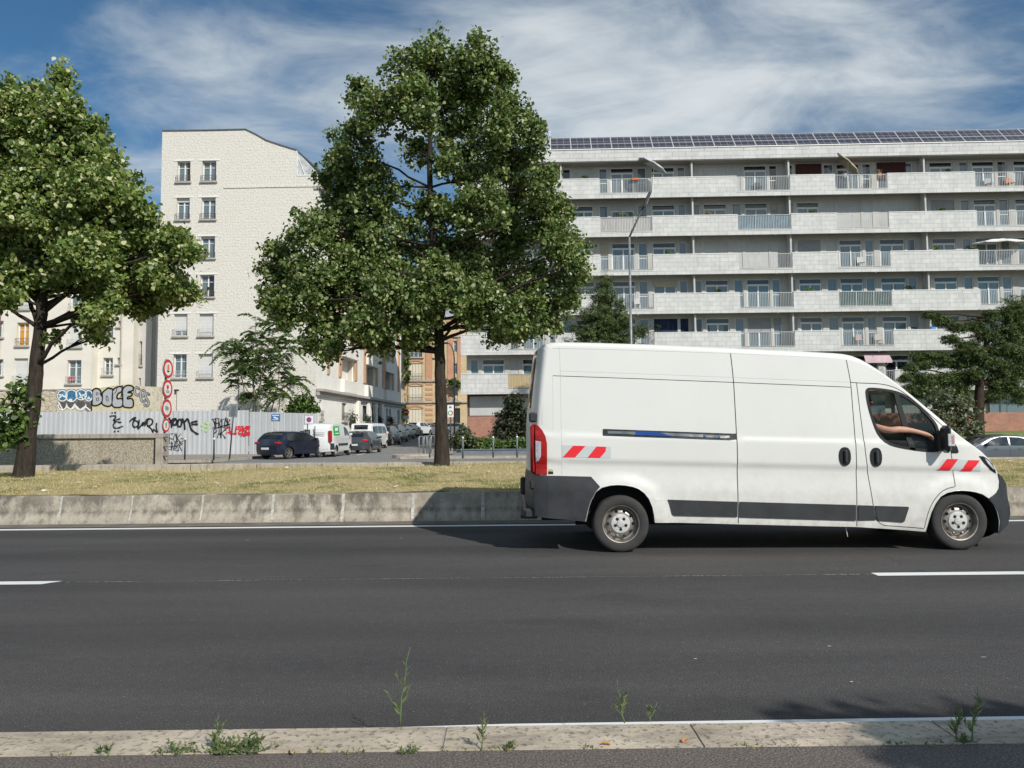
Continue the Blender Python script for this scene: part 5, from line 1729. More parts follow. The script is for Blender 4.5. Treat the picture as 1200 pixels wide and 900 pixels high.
CDd = 53.0
c0 = atY(-60, 480, CDd, SG); c1 = atY(147.5, 480, CDd, SG)
cream = thing('cream_building', 'cream plastered apartment building with shuttered windows behind the left tree', 'apartment building', (c0.x, c0.y, 0), math.atan(SG))
MCr = (Matrix.Translation((c0.x, c0.y, 0)) @ Matrix.Rotation(math.atan(SG), 4, 'Z')).inverted()
def c2(px, py):
    q = MCr @ atY(px, py, CDd, SG); return (q.x, q.z)
cw = c2(147.5, 480)[0]; xs1 = c2(105.5, 480)[0]
spec = [(20, 33.3, 378, 405, 'O'), (16.5, 32, 420, 449, 'S'), (80.5, 95.5, 380, 406.5, 'S'), (79, 94.6, 422, 449.5, 'R'), (21.5, 34.5, 336, 362, 'S'), (82, 96.5, 338, 364, 'P'), (-26, -12, 378, 405, 'P'), (-27, -12, 420, 449, 'P'), (-25, -11, 336, 362, 'P'), (-3.5, 3.5, 376, 395, 'W'), (-4, 3.2, 421, 440, 'W')]
spec2 = [(113.6, 124.5, 418, 438.5, 'P'), (114.5, 125, 374, 396, 'P'), (115, 126, 332, 354, 'P'), (130.2, 134, 418, 425.5, 'T'), (131, 134.6, 374, 381, 'T')]
holes = []; ww = []
for s_ in spec:
    a = c2(s_[0], s_[2]); b_ = c2(s_[1], s_[3]); holes.append(rect(a[0], b_[0], b_[1], a[1])); ww.append((a[0], b_[0], b_[1], a[1], s_[4], 0))
wall_holes(cream, rect(0, xs1, 3.0, ztop), holes, PLASTER, .4)
hol2 = []
for s_ in spec2:
    a = c2(s_[0], s_[2]); b_ = c2(s_[1], s_[3]); hol2.append(rect(a[0], b_[0], b_[1], a[1])); ww.append((a[0], b_[0], b_[1], a[1], s_[4], 1))
wall_holes(cream, rect(xs1+.002, cw, 3.0, ztop-.2), hol2, PLASTER, .4, y=.8)
m = MB(); m.box(xs1-.02, xs1, .401, 1.2, 3, ztop-.2); m.build('return_wall', PLASTER, cream)
m = MB(); m.box(0, cw-.3, 1.25, 7, -.1, ztop-.3); m.build('building_core', PLASTER, cream)
m = MB(); m.box(-.1, cw, -.2, 7.2, ztop, ztop+.25); m.build('roof', ZINC, cream)
m = MB(); m.box(-.05, xs1+.02, -.10, -.003, c2(60, 457.5)[1], c2(60, 455.8)[1]); m.build('ledge', STONE, cream)
CURT = M('orange_curtain', (.55, .27, .04), .85, var=.1)
for (x0, x1, z0, z1, k, s_) in ww:
    yy = .24 + (.8 if s_ else 0)
    par = cream
    pn = {'O': CURT, 'P': PANE, 'R': PANED, 'S': PANED, 'T': PANED, 'W': PANE}[k]
    w_ = old_window(par, x0, x1, z0, z1, y=.24, shut=.98 if k == 'S' else 0, rail=.55 if k not in 'TW' else 0, pane=pn, railmat=RAILM if k != 'O' else IRON, panels=2 if k != 'T' else 1)
    if s_: w_.location.y += .8
    if k == 'R':
        m = MB(); m.box(.1, .62, -.3, -.18, .32, .5, bev=.03); m.box(.15, .3, -.3, -.2, .1, .32); m.build('window_cloth', M('red_cloth', (.5, .03, .04), .8), w_)
dp = MB(); dp.tube([(c2(134.8, 430)[0], .7, 3), (c2(134.8, 430)[0], .7, ztop-.3)], .05, 8); dp.build('drain_pipe', STONE, cream)
dp = MB(); dp.tube([(c2(3.5, 430)[0]-.3, -.08, 3), (c2(3.5, 430)[0]-.3, -.08, ztop)], .06, 8); dp.build('drain_pipe', M('brown_pipe', (.16, .10, .08), .7), cream)

# --- rubble wall and plastered wall behind the hoarding
RUB = None
def mat_rubble():
    b = NB('rubble_stone')
    v = b.n('ShaderNodeTexVoronoi'); v.feature = 'DISTANCE_TO_EDGE'; v.inputs['Scale'].default_value = 2.3
    b.L(b.coord(scale=(1, 1, 1.7)), v.inputs['Vector'])
    v2 = b.n('ShaderNodeTexVoronoi'); v2.inputs['Scale'].default_value = 2.3; b.L(b.coord(scale=(1, 1, 1.7)), v2.inputs['Vector'])
    n = b.noise(4, 5, .7)
    col = b.mix(b.math('MULTIPLY', v2.outputs['Color'], .35), b.ramp(n, [(.3, (.42, .34, .24)), (.7, (.66, .58, .46))]), (.45, .40, .32))
    col = b.mix(b.mr(v.outputs['Distance'], 0, .05, 1, 0), col, (.22, .18, .13))
    b.base(col).rough(.95); b.bump(v.outputs['Distance'], .8, .08); return b.m
RUB = mat_rubble()
RD = 50.6
def r2_(px, py, Y=RD): 
    q = atY(px, py, Y, SG); return q
q0 = r2_(-60, 480); q1 = r2_(67, 480)
rub = thing('rubble_wall', 'old crumbling rubble stone wall behind the grey metal hoarding on the left', 'wall', (q0.x, q0.y, 0), math.atan(SG))
m = MB(); L0 = (q1-q0).length
z_ = r2_(30, 458.5).z
top = [(L0*k/24, z_-.35*(.5+.5*math.sin(k*1.9))*(k % 3 > 0)*.5) for k in range(25)]
m.prism([(0, -.1), (L0, -.1)]+top[::-1], 0, .5, 'xz'); o = m.build('wall', RUB, rub); recalc(o)
q2 = r2_(67, 480); q3 = r2_(187.5, 480)
pw = thing('plastered_wall', 'pale plastered wall covered in silver and blue graffiti behind the hoarding', 'wall', (q2.x, q2.y, 0), math.atan(SG))
MP = (Matrix.Translation((q2.x, q2.y, 0)) @ Matrix.Rotation(math.atan(SG), 4, 'Z')).inverted()
def p2(px, py):
    q = MP @ atY(px, py, RD, SG); return (q.x, q.z)
tp = [(67, 457), (100, 456), (106, 457), (108, 455.5), (125, 453.5), (140, 451), (152, 450.5), (165, 452.5), (187.5, 453.5)]
P = [p2(*t_) for t_ in tp]
m = MB(); m.prism([(0, -.1), (P[-1][0], -.1)]+P[::-1], 0, .4, 'xz')
o = m.build('wall', mat_concrete('stained_plaster', (.55, .49, .37), (.66, .60, .47), .25, dark=(.3, .25, .18), pit=6, streakscale=(2, 2, .5)), pw); recalc(o)

def ribbon(mb, pts, w, y, closed=False, to=None):
    "brush stroke: flat strip of width w through 2D points, lying at depth y"
    pts = [Vector(p) for p in pts]
    if closed: pts.append(pts[0])
    vs = []; n = len(pts)
    for i, p in enumerate(pts):
        a = pts[max(0, i-1)]; b = pts[min(n-1, i+1)]
        t = (b-a); t = t.normalized() if t.length > 1e-9 else Vector((1, 0))
        ww = w*(1.0 if not hasattr(w, '__len__') else 1)
        vs += [(p.x-t.y*ww/2, y, p.y+t.x*ww/2), (p.x+t.y*ww/2, y, p.y-t.x*ww/2)]
    mb.add(vs, [(2*i, 2*i+1, 2*i+3, 2*i+2) for i in range(n-1)])
    # round ends and joints
    for p in pts:
        k = 6
        mb.add([(p.x+w/2*math.cos(q*math.pi/3), y-.0008, p.y+w/2*math.sin(q*math.pi/3)) for q in range(k)], [tuple(range(k))])
def spray(name, col): return M(name, col, .5, var=.08, vscale=4)
SILV = spray('silver_spray', (.42, .43, .45)); BLK = spray('black_spray', (.012, .012, .014)); YEL = spray('yellow_spray', (.70, .55, .05)); WHT = spray('white_spray', (.78, .78, .76)); BLU = M('blue_spray', (.05, .17, .29), .6, var=.7, vscale=3); REDS = spray('red_spray', (.60, .02, .03)); GRNS = spray('green_spray', (.42, .58, .28))
def text_mesh(mb, txt, size, cx, cz, y, offset=0.0, sx=1.0, shear=0.0, M4=None):
    cu = bpy.data.curves.new('t', 'FONT'); cu.body = txt; cu.size = size; cu.offset = offset; cu.shear = shear
    cu.align_x = 'CENTER'; cu.align_y = 'CENTER'; cu.resolution_u = 3
    ob = bpy.data.objects.new('t', cu)
    me = ob.to_mesh()
    vs = [(cx+v.co.x*sx, y, cz+v.co.y) for v in me.vertices]
    if M4 is not None: vs = [tuple(M4 @ Vector(v)) for v in vs]
    mb.add(vs, [tuple(p.vertices) for p in me.polygons])
    ob.to_mesh_clear(); bpy.data.objects.remove(ob); bpy.data.curves.remove(cu)
PXM = FPX/RD
# silver letters with black outline and yellow halo, one per letter shape
def letter(L):
    return [p2(*q) for q in L]
G = lambda L: [(50+x*.125, 440+y*.125) for x, y in L]
LET = {
 'B': (G([(468, 150), (485, 128), (520, 126), (545, 150), (540, 180), (560, 200), (560, 235), (540, 265), (500, 282), (465, 278), (470, 230)]), [G([(503, 165), (520, 160), (520, 178), (505, 185)]), G([(505, 215), (525, 210), (524, 232), (506, 238)])]),
 'O': (G([(560, 165), (590, 140), (618, 118), (630, 130), (655, 125), (660, 200), (650, 270), (620, 290), (580, 280), (556, 262), (566, 215)]), [G([(598, 190), (612, 200), (616, 238), (602, 240), (595, 215)])]),
 'C': (G([(655, 140), (700, 110), (745, 105), (742, 150), (705, 165), (690, 200), (700, 228), (738, 215), (752, 240), (748, 290), (700, 300), (655, 290), (648, 220)]), []),
 'E': (G([(748, 130), (790, 92), (850, 105), (848, 140), (800, 150), (795, 165), (838, 165), (835, 190), (790, 200), (792, 228), (835, 215), (850, 250), (845, 300), (790, 298), (752, 290), (756, 200)]), []),
}
for nm, off, wd, mat in (('yellow_halo', -.004, .22, YEL), ('black_outline', -.008, .17, BLK)):
    m = MB()
    for k, (A, H) in LET.items():
        A2 = smooth_poly(letter(A), 2); ribbon(m, A2, wd, off, True)
    m.build(nm, mat, pw)
m = MB()
for k, (A, H) in LET.items():
    A2 = smooth_poly(letter(A), 2); V, F = cdt([A2], [], 5, 5)
    m.add([(v.x, -.0115, v.y) for v in V], [f for f, _, _ in F])
m.build('silver_letters', SILV, pw)
m = MB()
for k, (A, H) in LET.items():
    ribbon(m, smooth_poly(letter(A), 2), .055, -.014, True)
    for h in H: ribbon(m, letter(h), .05, -.014, True)
ribbon(m, letter(G([(700, 112), (690, 150), (676, 170)])), .05, -.014); ribbon(m, letter(G([(748, 95), (742, 170), (735, 200)])), .07, -.014)
m.build('letter_outline', BLK, pw)
m = MB()
for nm, L in (('c', [(905, 125), (880, 108), (862, 130), (862, 165), (885, 190), (910, 175)]), ('e', [(925, 200), (960, 175), (958, 145), (930, 135), (915, 170), (922, 230), (945, 252), (962, 235)]), ('s', [(1000, 180), (980, 165), (962, 190), (975, 225), (995, 245), (990, 280), (970, 290), (955, 275)])):
    ribbon(m, smooth_poly(letter(G(L)), 2, closed=False), .18, -.006)
m.build('small_letter_outline', BLK, pw)
m = MB()
for nm, L in (('c', [(905, 125), (880, 108), (862, 130), (862, 165), (885, 190), (910, 175)]), ('e', [(925, 200), (960, 175), (958, 145), (930, 135), (915, 170), (922, 230), (945, 252), (962, 235)]), ('s', [(1000, 180), (980, 165), (962, 190), (975, 225), (995, 245), (990, 280), (970, 290), (955, 275)])):
    ribbon(m, smooth_poly(letter(G(L)), 2, closed=False), .10, -.010)
m.build('small_letters', SILV, pw)
# blue and white throw-up
m = MB()
def circ(cx, cy, rx, ry, n=20): return [(cx+rx*math.cos(2*math.pi*i/n), cy+ry*math.sin(2*math.pi*i/n)) for i in range(n)]
CI = [(185, 190, 45, 50), (270, 190, 52, 55), (362, 180, 50, 48), (432, 190, 36, 50)]
for i, c in enumerate(CI):
    P = letter(G(circ(*c))); m.add([(q[0], -.006-.0004*i, q[1]) for q in P], [tuple(range(len(P)))])
P = letter(G([(150, 185), (440, 170), (455, 230), (150, 240)])); m.add([(q[0], -.0055, q[1]) for q in P], [tuple(range(4))])
m.build('blue_letters', BLU, pw)
m = MB()
D4 = [(185, 275, 40, 48), (265, 270, 40, 45), (355, 275, 50, 48), (430, 290, 26, 42)]
for i, c in enumerate(D4):
    P = letter(G(circ(*c))); m.add([(q[0], -.0075-.0004*i, q[1]) for q in P], [tuple(range(len(P)))])
m.build('dark_letters', M('dark_brown_spray', (.10, .085, .075), .6, var=.3, vscale=5), pw)
m = MB()
for c in CI: ribbon(m, letter(G(circ(*c))), .07, -.0095, True)
for c in D4[:3]: ribbon(m, letter(G(circ(*c))[0:11])+[], .09, -.0100)
for L in ([(150, 250), (190, 325), (230, 290), (265, 320), (300, 270), (350, 322), (400, 290), (445, 325)], [(160, 180), (215, 200)], [(345, 165), (375, 215), (350, 205), (385, 180)], [(185, 180), (160, 210)], [(430, 200), (445, 220), (425, 218), (430, 200)]):
    ribbon(m, letter(G(L)), .10, -.0105)
P = letter(G(circ(262, 232, 17, 15, 12))); m.add([(q[0], -.011, q[1]) for q in P], [tuple(range(12))])
m.build('white_outline', WHT, pw)
m = MB()
for c in CI+D4: ribbon(m, letter(G(circ(c[0], c[1], c[2]+7, c[3]+7))), .04, -.0048, True)
ribbon(m, letter(G([(455, 140), (458, 330)])), .1, -.0049)
m.build('black_outline', BLK, pw)

# --- corrugated hoarding with tags
HD = 45.0
def mat_hoard():
    b = NB('galvanised_hoarding')
    n = b.noise(1.0, 5, .6, b.coord(scale=(1, 1, .4))); n2 = b.noise(6, 5, .7, b.coord(scale=(1, 1, .3)))
    sp = b.n('ShaderNodeSeparateXYZ'); b.L(b.coord(), sp.inputs[0])
    col = b.ramp(n, [(.3, (.48, .485, .485)), (.7, (.58, .585, .585))])
    col = b.mix(b.mr(n2, .55, .75, 0, .4), col, (.58, .60, .62))
    pan = b.n('ShaderNodeTexWhiteNoise'); pan.noise_dimensions = '1D'; b.L(b.math('FLOOR', b.math('DIVIDE', sp.outputs[0], 1.1)), pan.inputs['W'])
    col = b.mix(b.mr(pan.outputs['Value'], 0, 1, 0, .25), col, (.36, .39, .44))
    b.base(col).rough(.55).metal(.1); return b.m
HOARD = mat_hoard()
h0 = atY(-70, 480, HD, SG); h1 = atY(292, 480, HD, SG)
hoard = thing('metal_hoarding', 'long pale grey corrugated metal hoarding with black and red graffiti tags', 'hoarding', (h0.x, h0.y, .12), math.atan(SG))
MH = (Matrix.Translation((h0.x, h0.y, .12)) @ Matrix.Rotation(math.atan(SG), 4, 'Z')).inverted()
def h2(px, py, Y=HD):
    q = MH @ atY(px, py, Y, SG); return (q.x, q.z)
HL = h2(292, 480)[0]; HH = h2(100, 482.5)[1]
m = MB(); xs = []; x = 0
pitch = .30
while x < HL: xs += [(x, 0), (x+.11, 0), (x+.14, .045), (x+.27, .045)]; x += pitch
xs = [q for q in xs if q[0] <= HL]
m.grid([[(q[0], q[1], .0) for q in xs], [(q[0], q[1], HH+.012*math.sin(q[0]*.7)) for q in xs]]); m.grid([[(q[0], q[1]+.02, .0) for q in xs], [(q[0], q[1]+.02, HH) for q in xs]])
m.build('corrugated_panel', HOARD, hoard)
m = MB(); 
for k in range(int(HL/2.2)+1): m.box(k*2.2, k*2.2+.08, .07, .15, 0, HH+.03)
m.box(0, HL, .07, .12, .5, .58); m.box(0, HL, .07, .12, HH-.3, HH-.22); m.build('post_frame', STEEL, hoard)
def tagmark(name, polylines, w, mat, dy=-.006, sm_=1, par=None, conv=None):
    m = MB(); conv = conv or h2
    for L in polylines:
        P = [conv(*q) for q in L]
        if sm_ and len(P) > 2: P = smooth_poly(P, sm_, closed=False)
        ribbon(m, P, w, dy)
    return m.build(name, mat, par or hoard)
A = lambda L, f=(170, 410, 120/831., 130/900.): [(f[0]+x*f[2], f[1]+y*f[3]) for x, y in L]
Z8 = lambda L: [(50+x*.125, 440+y*.125) for x, y in L]
C5 = lambda L: [(x*300/1125., 340+y*240/900.) for x, y in L]
tagmark('graffiti_tag', [Z8([(632, 382), (700, 375), (650, 435), (722, 405)]), Z8([(735, 440), (680, 432), (655, 470), (680, 500), (750, 478)]), Z8([(650, 352), (656, 352)]), Z8([(676, 347), (684, 347)]), Z8([(672, 524), (680, 524)]), Z8([(704, 522), (712, 522)])], .085, BLK)
tagmark('graffiti_tag', [Z8([(818, 430), (850, 400), (878, 392), (850, 425), (842, 470), (870, 490), (900, 465), (895, 435), (862, 420)]), Z8([(905, 420), (900, 460), (890, 505), (925, 470), (945, 430), (930, 480), (970, 420), (960, 470)]), Z8([(985, 415), (975, 470), (1005, 475), (1035, 440), (1025, 410), (985, 405), (970, 420)]), Z8([(985, 470), (1010, 490), (1035, 530)]), Z8([(1068, 450), (1062, 490), (1080, 540), (1040, 505)])], .10, BLK)
# 'noon' with its long tail, and two dashes
tagmark('graffiti_tag', [A([(196, 555), (212, 590), (215, 625)]), A([(200, 590), (240, 550), (262, 580), (240, 620), (222, 590), (250, 560)]), A([(262, 590), (285, 555), (300, 590), (285, 630), (262, 615), (270, 570)]), A([(305, 560), (320, 600), (322, 645)]), A([(318, 590), (345, 552), (358, 590), (370, 640), (400, 670), (430, 684)]), A([(378, 590), (420, 578)]), A([(382, 606), (425, 603)])], .12, BLK)
r7 = random.Random(9)
def scrawl(x0, x1, y0, y1, n, w, mat, letters, slant=.0):
    L = []
    for i, ch in enumerate(letters):
        cx = x0+(x1-x0)*(i+.5)/len(letters); hw = (x1-x0)/len(letters)*.5
        shp = {'K': [[(-1, -1), (-.9, 1)], [(.9, -1), (-.8, 0), (1, 1)]], 'E': [[(.9, -1), (-.8, -.9), (-.9, 1), (.9, .9)], [(-.8, 0), (.6, 0)]], 'O': [[(0, -1), (-.8, 0), (0, 1), (.8, 0), (0, -1)]], 'S': [[(.9, -.9), (-.7, -.7), (.8, .5), (-.9, 1)]], 'F': [[(.9, -1), (-.7, -.9), (-.9, 1)], [(-.7, 0), (.6, -.1)]], 'A': [[(-1, 1), (0, -1), (.9, 1)], [(-.5, .2), (.6, .2)]], 'V': [[(-1, -1), (0, 1), (1, -1)]], 'R': [[(-.8, 1), (-.8, -1), (.8, -.6), (-.6, 0), (.9, 1)]], 'L': [[(-.7, -1), (-.8, 1), (.8, .8)]], 'W': [[(-1, -1), (-.5, 1), (0, -.3), (.5, 1), (1, -1)]], 'P': [[(-.8, 1), (-.8, -1), (.8, -.6), (-.6, 0)]], 'C': [[(.9, -.8), (-.6, -.8), (-.7, .8), (.9, .9)]]}[ch]
        for s_ in shp: L.append([(cx+hw*(q[0]*1.05-q[1]*slant)+r7.uniform(-.3, .3), (y0+y1)/2+(y1-y0)/2*q[1]+r7.uniform(-.5, .5)) for q in s_])
    return L
tagmark('graffiti_tag', scrawl(194, 212, 508, 520, 6, 0, BLK, 'PEOK')+[A([(290, 720), (325, 715), (300, 745), (330, 735)])]+scrawl(196, 214, 517, 528, 6, 0, BLK, 'LWER', .2)+[A([(180, 790), (235, 780), (250, 800), (290, 745)])], .045, BLK, sm_=0)
tagmark('graffiti_tag', scrawl(249, 270, 490, 502, 0, 0, BLK, 'SERCOR')+scrawl(250, 264, 503, 513, 0, 0, BLK, 'PAK')+[A([(545, 560), (575, 600)]), A([(560, 640), (690, 600)])], .06, BLK, sm_=0)
tagmark('graffiti_tag', scrawl(276, 293, 499.5, 507, 0, 0, REDS, 'FAKE', .25)+[C5([(992, 612), (1005, 603), (1012, 620), (996, 628), (1015, 625)]), C5([(1050, 632), (1105, 630)]), C5([(1060, 640), (1098, 636)]), C5([(1015, 632), (1040, 630)]), C5([(1085, 606), (1106, 604)])], .10, REDS, sm_=0)
m = MB()
for i in range(7):
    P = [h2(238+4*math.sin(i*2.1)+3, 495+i*1.6)]; c = P[0]
    m.add([(c[0]+.11*math.cos(t*1.05)*(1+.3*math.sin(i)), -.003-.0003*i, c[1]+.09*math.sin(t*1.05)) for t in range(6)], [tuple(range(6))])
m.build('green_spray_patch', GRNS, hoard)
# tall smooth end panel turning the corner
e0 = atY(292, 480, HD, SG); e1 = atY(372.5, 482, HD-.6, SG)
hb = thing('metal_hoarding', 'smooth grey end section of the hoarding carrying a small blue notice', 'hoarding', (e0.x+.03, e0.y, .12), math.atan2(e1.y-e0.y, e1.x-e0.x))
LL = (e1-e0).length
zt0 = atY(292, 482.5, HD, SG).z-.12; zt1_ = atY(372, 485, HD, SG).z-.12
m = MB(); xs = []; x = 0
while x < LL: xs += [(x, 0), (x+.28, 0), (x+.30, .02), (x+.36, .02), (x+.38, 0)]; x += .4
xs = [q for q in xs if q[0] <= LL]
m.grid([[(q[0], q[1], 0) for q in xs], [(q[0], q[1], zt0+(zt1_-zt0)*q[0]/LL) for q in xs]]); m.build('corrugated_panel', HOARD, hb)
MH2 = (Matrix.Translation(hb.location) @ Matrix.Rotation(hb.rotation_euler.z, 4, 'Z')).inverted()
a = MH2 @ atY(317.5, 485.3, HD-.3, SG); b_ = MH2 @ atY(328, 492.7, HD-.3, SG)
m = MB(); m.box(a.x, b_.x, -.04, -.01, b_.z, a.z); no = m.build('notice', M('blue_notice', (.04, .16, .42), .5), hb)
m = MB(); cx = (a.x+b_.x)/2; hh = a.z-b_.z
m.box(a.x+.05, b_.x-.05, -.044, -.041, b_.z+hh*.72, b_.z+hh*.86); m.box(cx-.14, cx+.02, -.044, -.041, b_.z+hh*.34, b_.z+hh*.58); m.box(cx+.02, cx+.16, -.044, -.041, b_.z+hh*.22, b_.z+hh*.44); m.box(a.x+.06, b_.x-.1, -.044, -.041, b_.z+hh*.06, b_.z+hh*.15)
m.build('print', WHT, no)

# --- exposed aggregate parapet wall at left
PD = 22.0
def mat_aggr():
    b = NB('exposed_aggregate')
    v = b.n('ShaderNodeTexVoronoi'); v.inputs['Scale'].default_value = 34; b.L(b.coord(scale=(1, 1, .8)), v.inputs['Vector'])
    n = b.noise(1.4, 5, .65, b.coord(scale=(2, 2, .6)))
    col = b.mix(.6, b.ramp(n, [(.3, (.34, .29, .21)), (.7, (.52, .46, .35))]), b.ramp(v.outputs['Color'], [(0.2, (.32, .27, .20)), (.8, (.58, .51, .39))]))
    col = b.mix(b.mr(v.outputs['Distance'], .35, .65, 0, .5), col, (.16, .135, .10))
    b.base(col).rough(.95); b.bump(v.outputs['Distance'], -1.0, .03); return b.m
AGG = mat_aggr()
a0 = atY(-60, 530, PD); a1 = atY(190.5, 530, PD)
pp = thing('parapet_wall', 'brown exposed-aggregate parapet wall with concrete coping at the left behind the grass', 'wall', (a0.x, PD, 0), 0)
wl = a1.x-a0.x; zt_ = atY(100, 508.5, PD).z; zt2 = atY(190, 508.5, PD).z
m = MB(); m.box(0, wl-.22, .05, .35, .0, zt_-.14); m.build('aggregate_panel', AGG, pp)
m = MB(); m.box(-.05, wl, -.02, .42, zt_-.139, zt_, bev=.012); m.build('coping', C_LOW, pp)
m = MB(); m.box(wl-.219, wl, -.01, .40, .0, zt_-.141, bev=.01); m.build('end_post', C_LOW, pp)
m = MB(); m.box(wl-.27, wl-.222, .02, .05, .1, zt_-.15); m.build('joint', SEAM, pp)
for k in range(3):
    m = MB(); z = .75+k*.28; m.box(wl+.001, wl+.10, .02, .10, z, z+.03); m.build('bracket', IRON, pp)

# --- brick house closing the street
BDh = 100.0
yb = M('yellow_brick_plain', (.60, .46, .25), .9, var=.1)
YBR = mat_tiles('yellow_brickwork', (0.60, 0.43, 0.22), (0.70, 0.54, 0.31), 0.24, 0.08, (0.55, 0.46, 0.32), msize=.012)
OBR = mat_tiles('orange_brickwork', (0.52, 0.23, 0.12), (0.60, 0.30, 0.17), 0.24, 0.08, (0.55, 0.38, 0.26), msize=.012)
q0 = atY(462, 480, BDh); q1 = atY(560, 480, BDh)
bh = thing('brick_house', 'old yellow and orange brick apartment house closing the end of the street', 'apartment building', (q0.x, q0.y, 0), 0)
MBh = Matrix.Translation((q0.x, q0.y, 0)).inverted()
def b2(px, py):
    q = MBh @ atY(px, py, BDh); return (q.x, q.z)
F4 = lambda x, y: (460+x/6., 360+y/6.)
WS = [(120, 208, 240, 350), (118, 208, 395, 510), (118, 208, 555, 660), (118, 208, 715, 830), (428, 455, 235, 315), (428, 455, 395, 470), (428, 458, 555, 625), (430, 455, 95, 160), (120, 205, 95, 190), (296, 320, 240, 350), (296, 320, 400, 510), (296, 320, 560, 660)]
holes = []; wl_ = []
for (xa, xb, ya, yb_) in WS:
    a = b2(*F4(xa, ya)); c = b2(*F4(xb, yb_)); holes.append(rect(a[0], c[0], c[1], a[1])); wl_.append((a[0], c[0], c[1], a[1]))
a = b2(*F4(440, 710)); c = b2(*F4(475, 815)); holes.append(rect(a[0], c[0], .1, a[1]))
dr = (a[0], c[0], .1, a[1])
W_h = b2(560, 480)[0]; ZTh = b2(500, 372)[1]
wall_holes(bh, rect(0, W_h, .3, ZTh), holes, YBR, .4)
for i, q in enumerate(wl_):
    if i in (1, 2, 3, 10, 11):
        m = MB(); m.box(q[0]+.02, q[1]-.02, .12, .18, q[2]+.02, q[3]-.02); n_p = 4
        w_ = m.build('window', CREAMSH, bh)
        m = MB()
        for k in range(1, n_p): x = q[0]+(q[1]-q[0])*k/n_p; m.box(x-.03, x+.03, .09, .119, q[2]+.05, q[3]-.05)
        m.build('shutter_joint', STONE, w_)
    else:
        w_ = old_window(bh, *q, y=.2, rail=0, pane=PANED, sill=False, panels=3 if i == 0 else 1)
    if i < 4 or i > 8:
        m = MB(); m.box(q[0]-.25, q[1]+.25, -.25, -.003, q[2]-.18, q[2]-.03); m.build('sill', STONE, bh)
        if i < 3: iron_rail(bh, q[0]-.15, q[1]+.15, -.2, q[2], q[2]+.85)
    if i < 4:
        m = MB(); n = 8; arc = [(q[0]-.2+(q[1]-q[0]+.4)*k/n, q[3]+.02+.28*math.sin(math.pi*k/n)) for k in range(n+1)]
        m.prism([(p[0], p[1]) for p in arc]+[(p[0], p[1]+.3) for p in arc[::-1]], -.08, -.004, 'xz'); o = m.build('brick_arch', OBR, bh); recalc(o)
m = MB(); m.box(dr[0]+.01, dr[1]-.01, .2, .26, dr[2], dr[3]); m.build('door', M('dark_green_door', (.02, .035, .03), .5), bh)
for (xa, xb, ya, yb_) in ((232, 280, 240, 520), (385, 428, 210, 520), (456, 482, 210, 520), (378, 425, 95, 105)):
    a = b2(*F4(xa, ya)); c = b2(*F4(xb, yb_)); m = MB(); m.box(a[0], c[0], -.10, -.004, c[1], a[1]); m.build('brick_panel', OBR, bh)
for k in range(8):
    ya = 530+k*36
    for (xa, xb) in ((232, 282), (384, 420), (85, 95)):
        a = b2(*F4(xa, ya)); c = b2(*F4(xb, ya+17)); m = MB(); m.box(a[0], c[0], -.06, -.004, c[1], a[1]); m.build('brick_band', OBR, bh)
for ya in (205, 515, 665):
    a = b2(*F4(75, ya)); m = MB(); m.box(0, W_h, -.22, -.004, a[1]-.2, a[1]); m.build('string_course', STONE, bh)
a = b2(*F4(385, 670)); c = b2(*F4(488, 632)); m = MB(); m.prism([(a[0], a[1]), (c[0], a[1]), ((a[0]+c[0])/2, c[1])], -.5, -.005, 'xz'); o = m.build('pediment', STONE, bh); recalc(o)
m = MB(); m.add([(-.3, -.4, ZTh), (W_h, -.4, ZTh), (W_h, 1.4, ZTh+3.2), (-.3, 1.4, ZTh+3.2), (-.3, 8, ZTh+3.4), (W_h, 8, ZTh+3.4)], [(0, 1, 2, 3), (3, 2, 5, 4)]); m.add([(-.3, -.4, ZTh), (-.3, 1.4, ZTh+3.2), (-.3, 8, ZTh+3.4), (-.3, 8, 0), (-.3, .0, 0)], [(0, 1, 2, 3, 4)])
m.build('mansard_roof', M('zinc_grey_roof', (.30, .32, .34), .6, var=.15), bh)
# ---------------------------------------------------------------- trees and plants
def mat_bark(name, c0, c1):
    b = NB(name)
    n = b.noise(3, 7, .75, b.coord(scale=(6, 6, 1.1))); n2 = b.noise(1.2, 3, .6)
    col = b.ramp(n, [(.3, c0), (.7, c1)])
    b.base(col).rough(.95).spec(.1); b.bump(n, 1.0, .05); return b.m
BARK = mat_bark('lime_bark', (.022, .018, .015), (.085, .070, .056))
BARKP = mat_bark('pine_bark', (.03, .022, .017), (.09, .065, .05))
LEAFM = mat_blade('lime_leaves', [(0, (.046, .084, .024)), (.42, (.118, .180, .050)), (.66, (.215, .282, .088)), (.82, (.28, .33, .13)), (.94, (.39, .42, .20)), (1.0, (.52, .52, .33))], .28, .40)
LEAFM2 = mat_blade('lime_leaves_lighter', [(0, (.056, .10, .026)), (.40, (.145, .215, .054)), (.64, (.27, .345, .092)), (.80, (.36, .42, .15)), (.91, (.52, .53, .27)), (1.0, (.66, .64, .42))], .30, .40)
PINEM = mat_blade('pine_needles', [(0, (.022, .036, .012)), (.5, (.060, .095, .026)), (.85, (.14, .19, .05)), (1.0, (.22, .27, .08))], .08, .6)
AILM = mat_blade('ailanthus_leaves', [(0, (.05, .09, .03)), (.6, (.13, .20, .065)), (.9, (.22, .30, .11)), (1, (.32, .38, .16))], .22, .4)
HEDGEM = mat_blade('hedge_leaves', [(0, (.03, .06, .012)), (.6, (.08, .14, .03)), (1, (.18, .26, .06))], .2, .5)
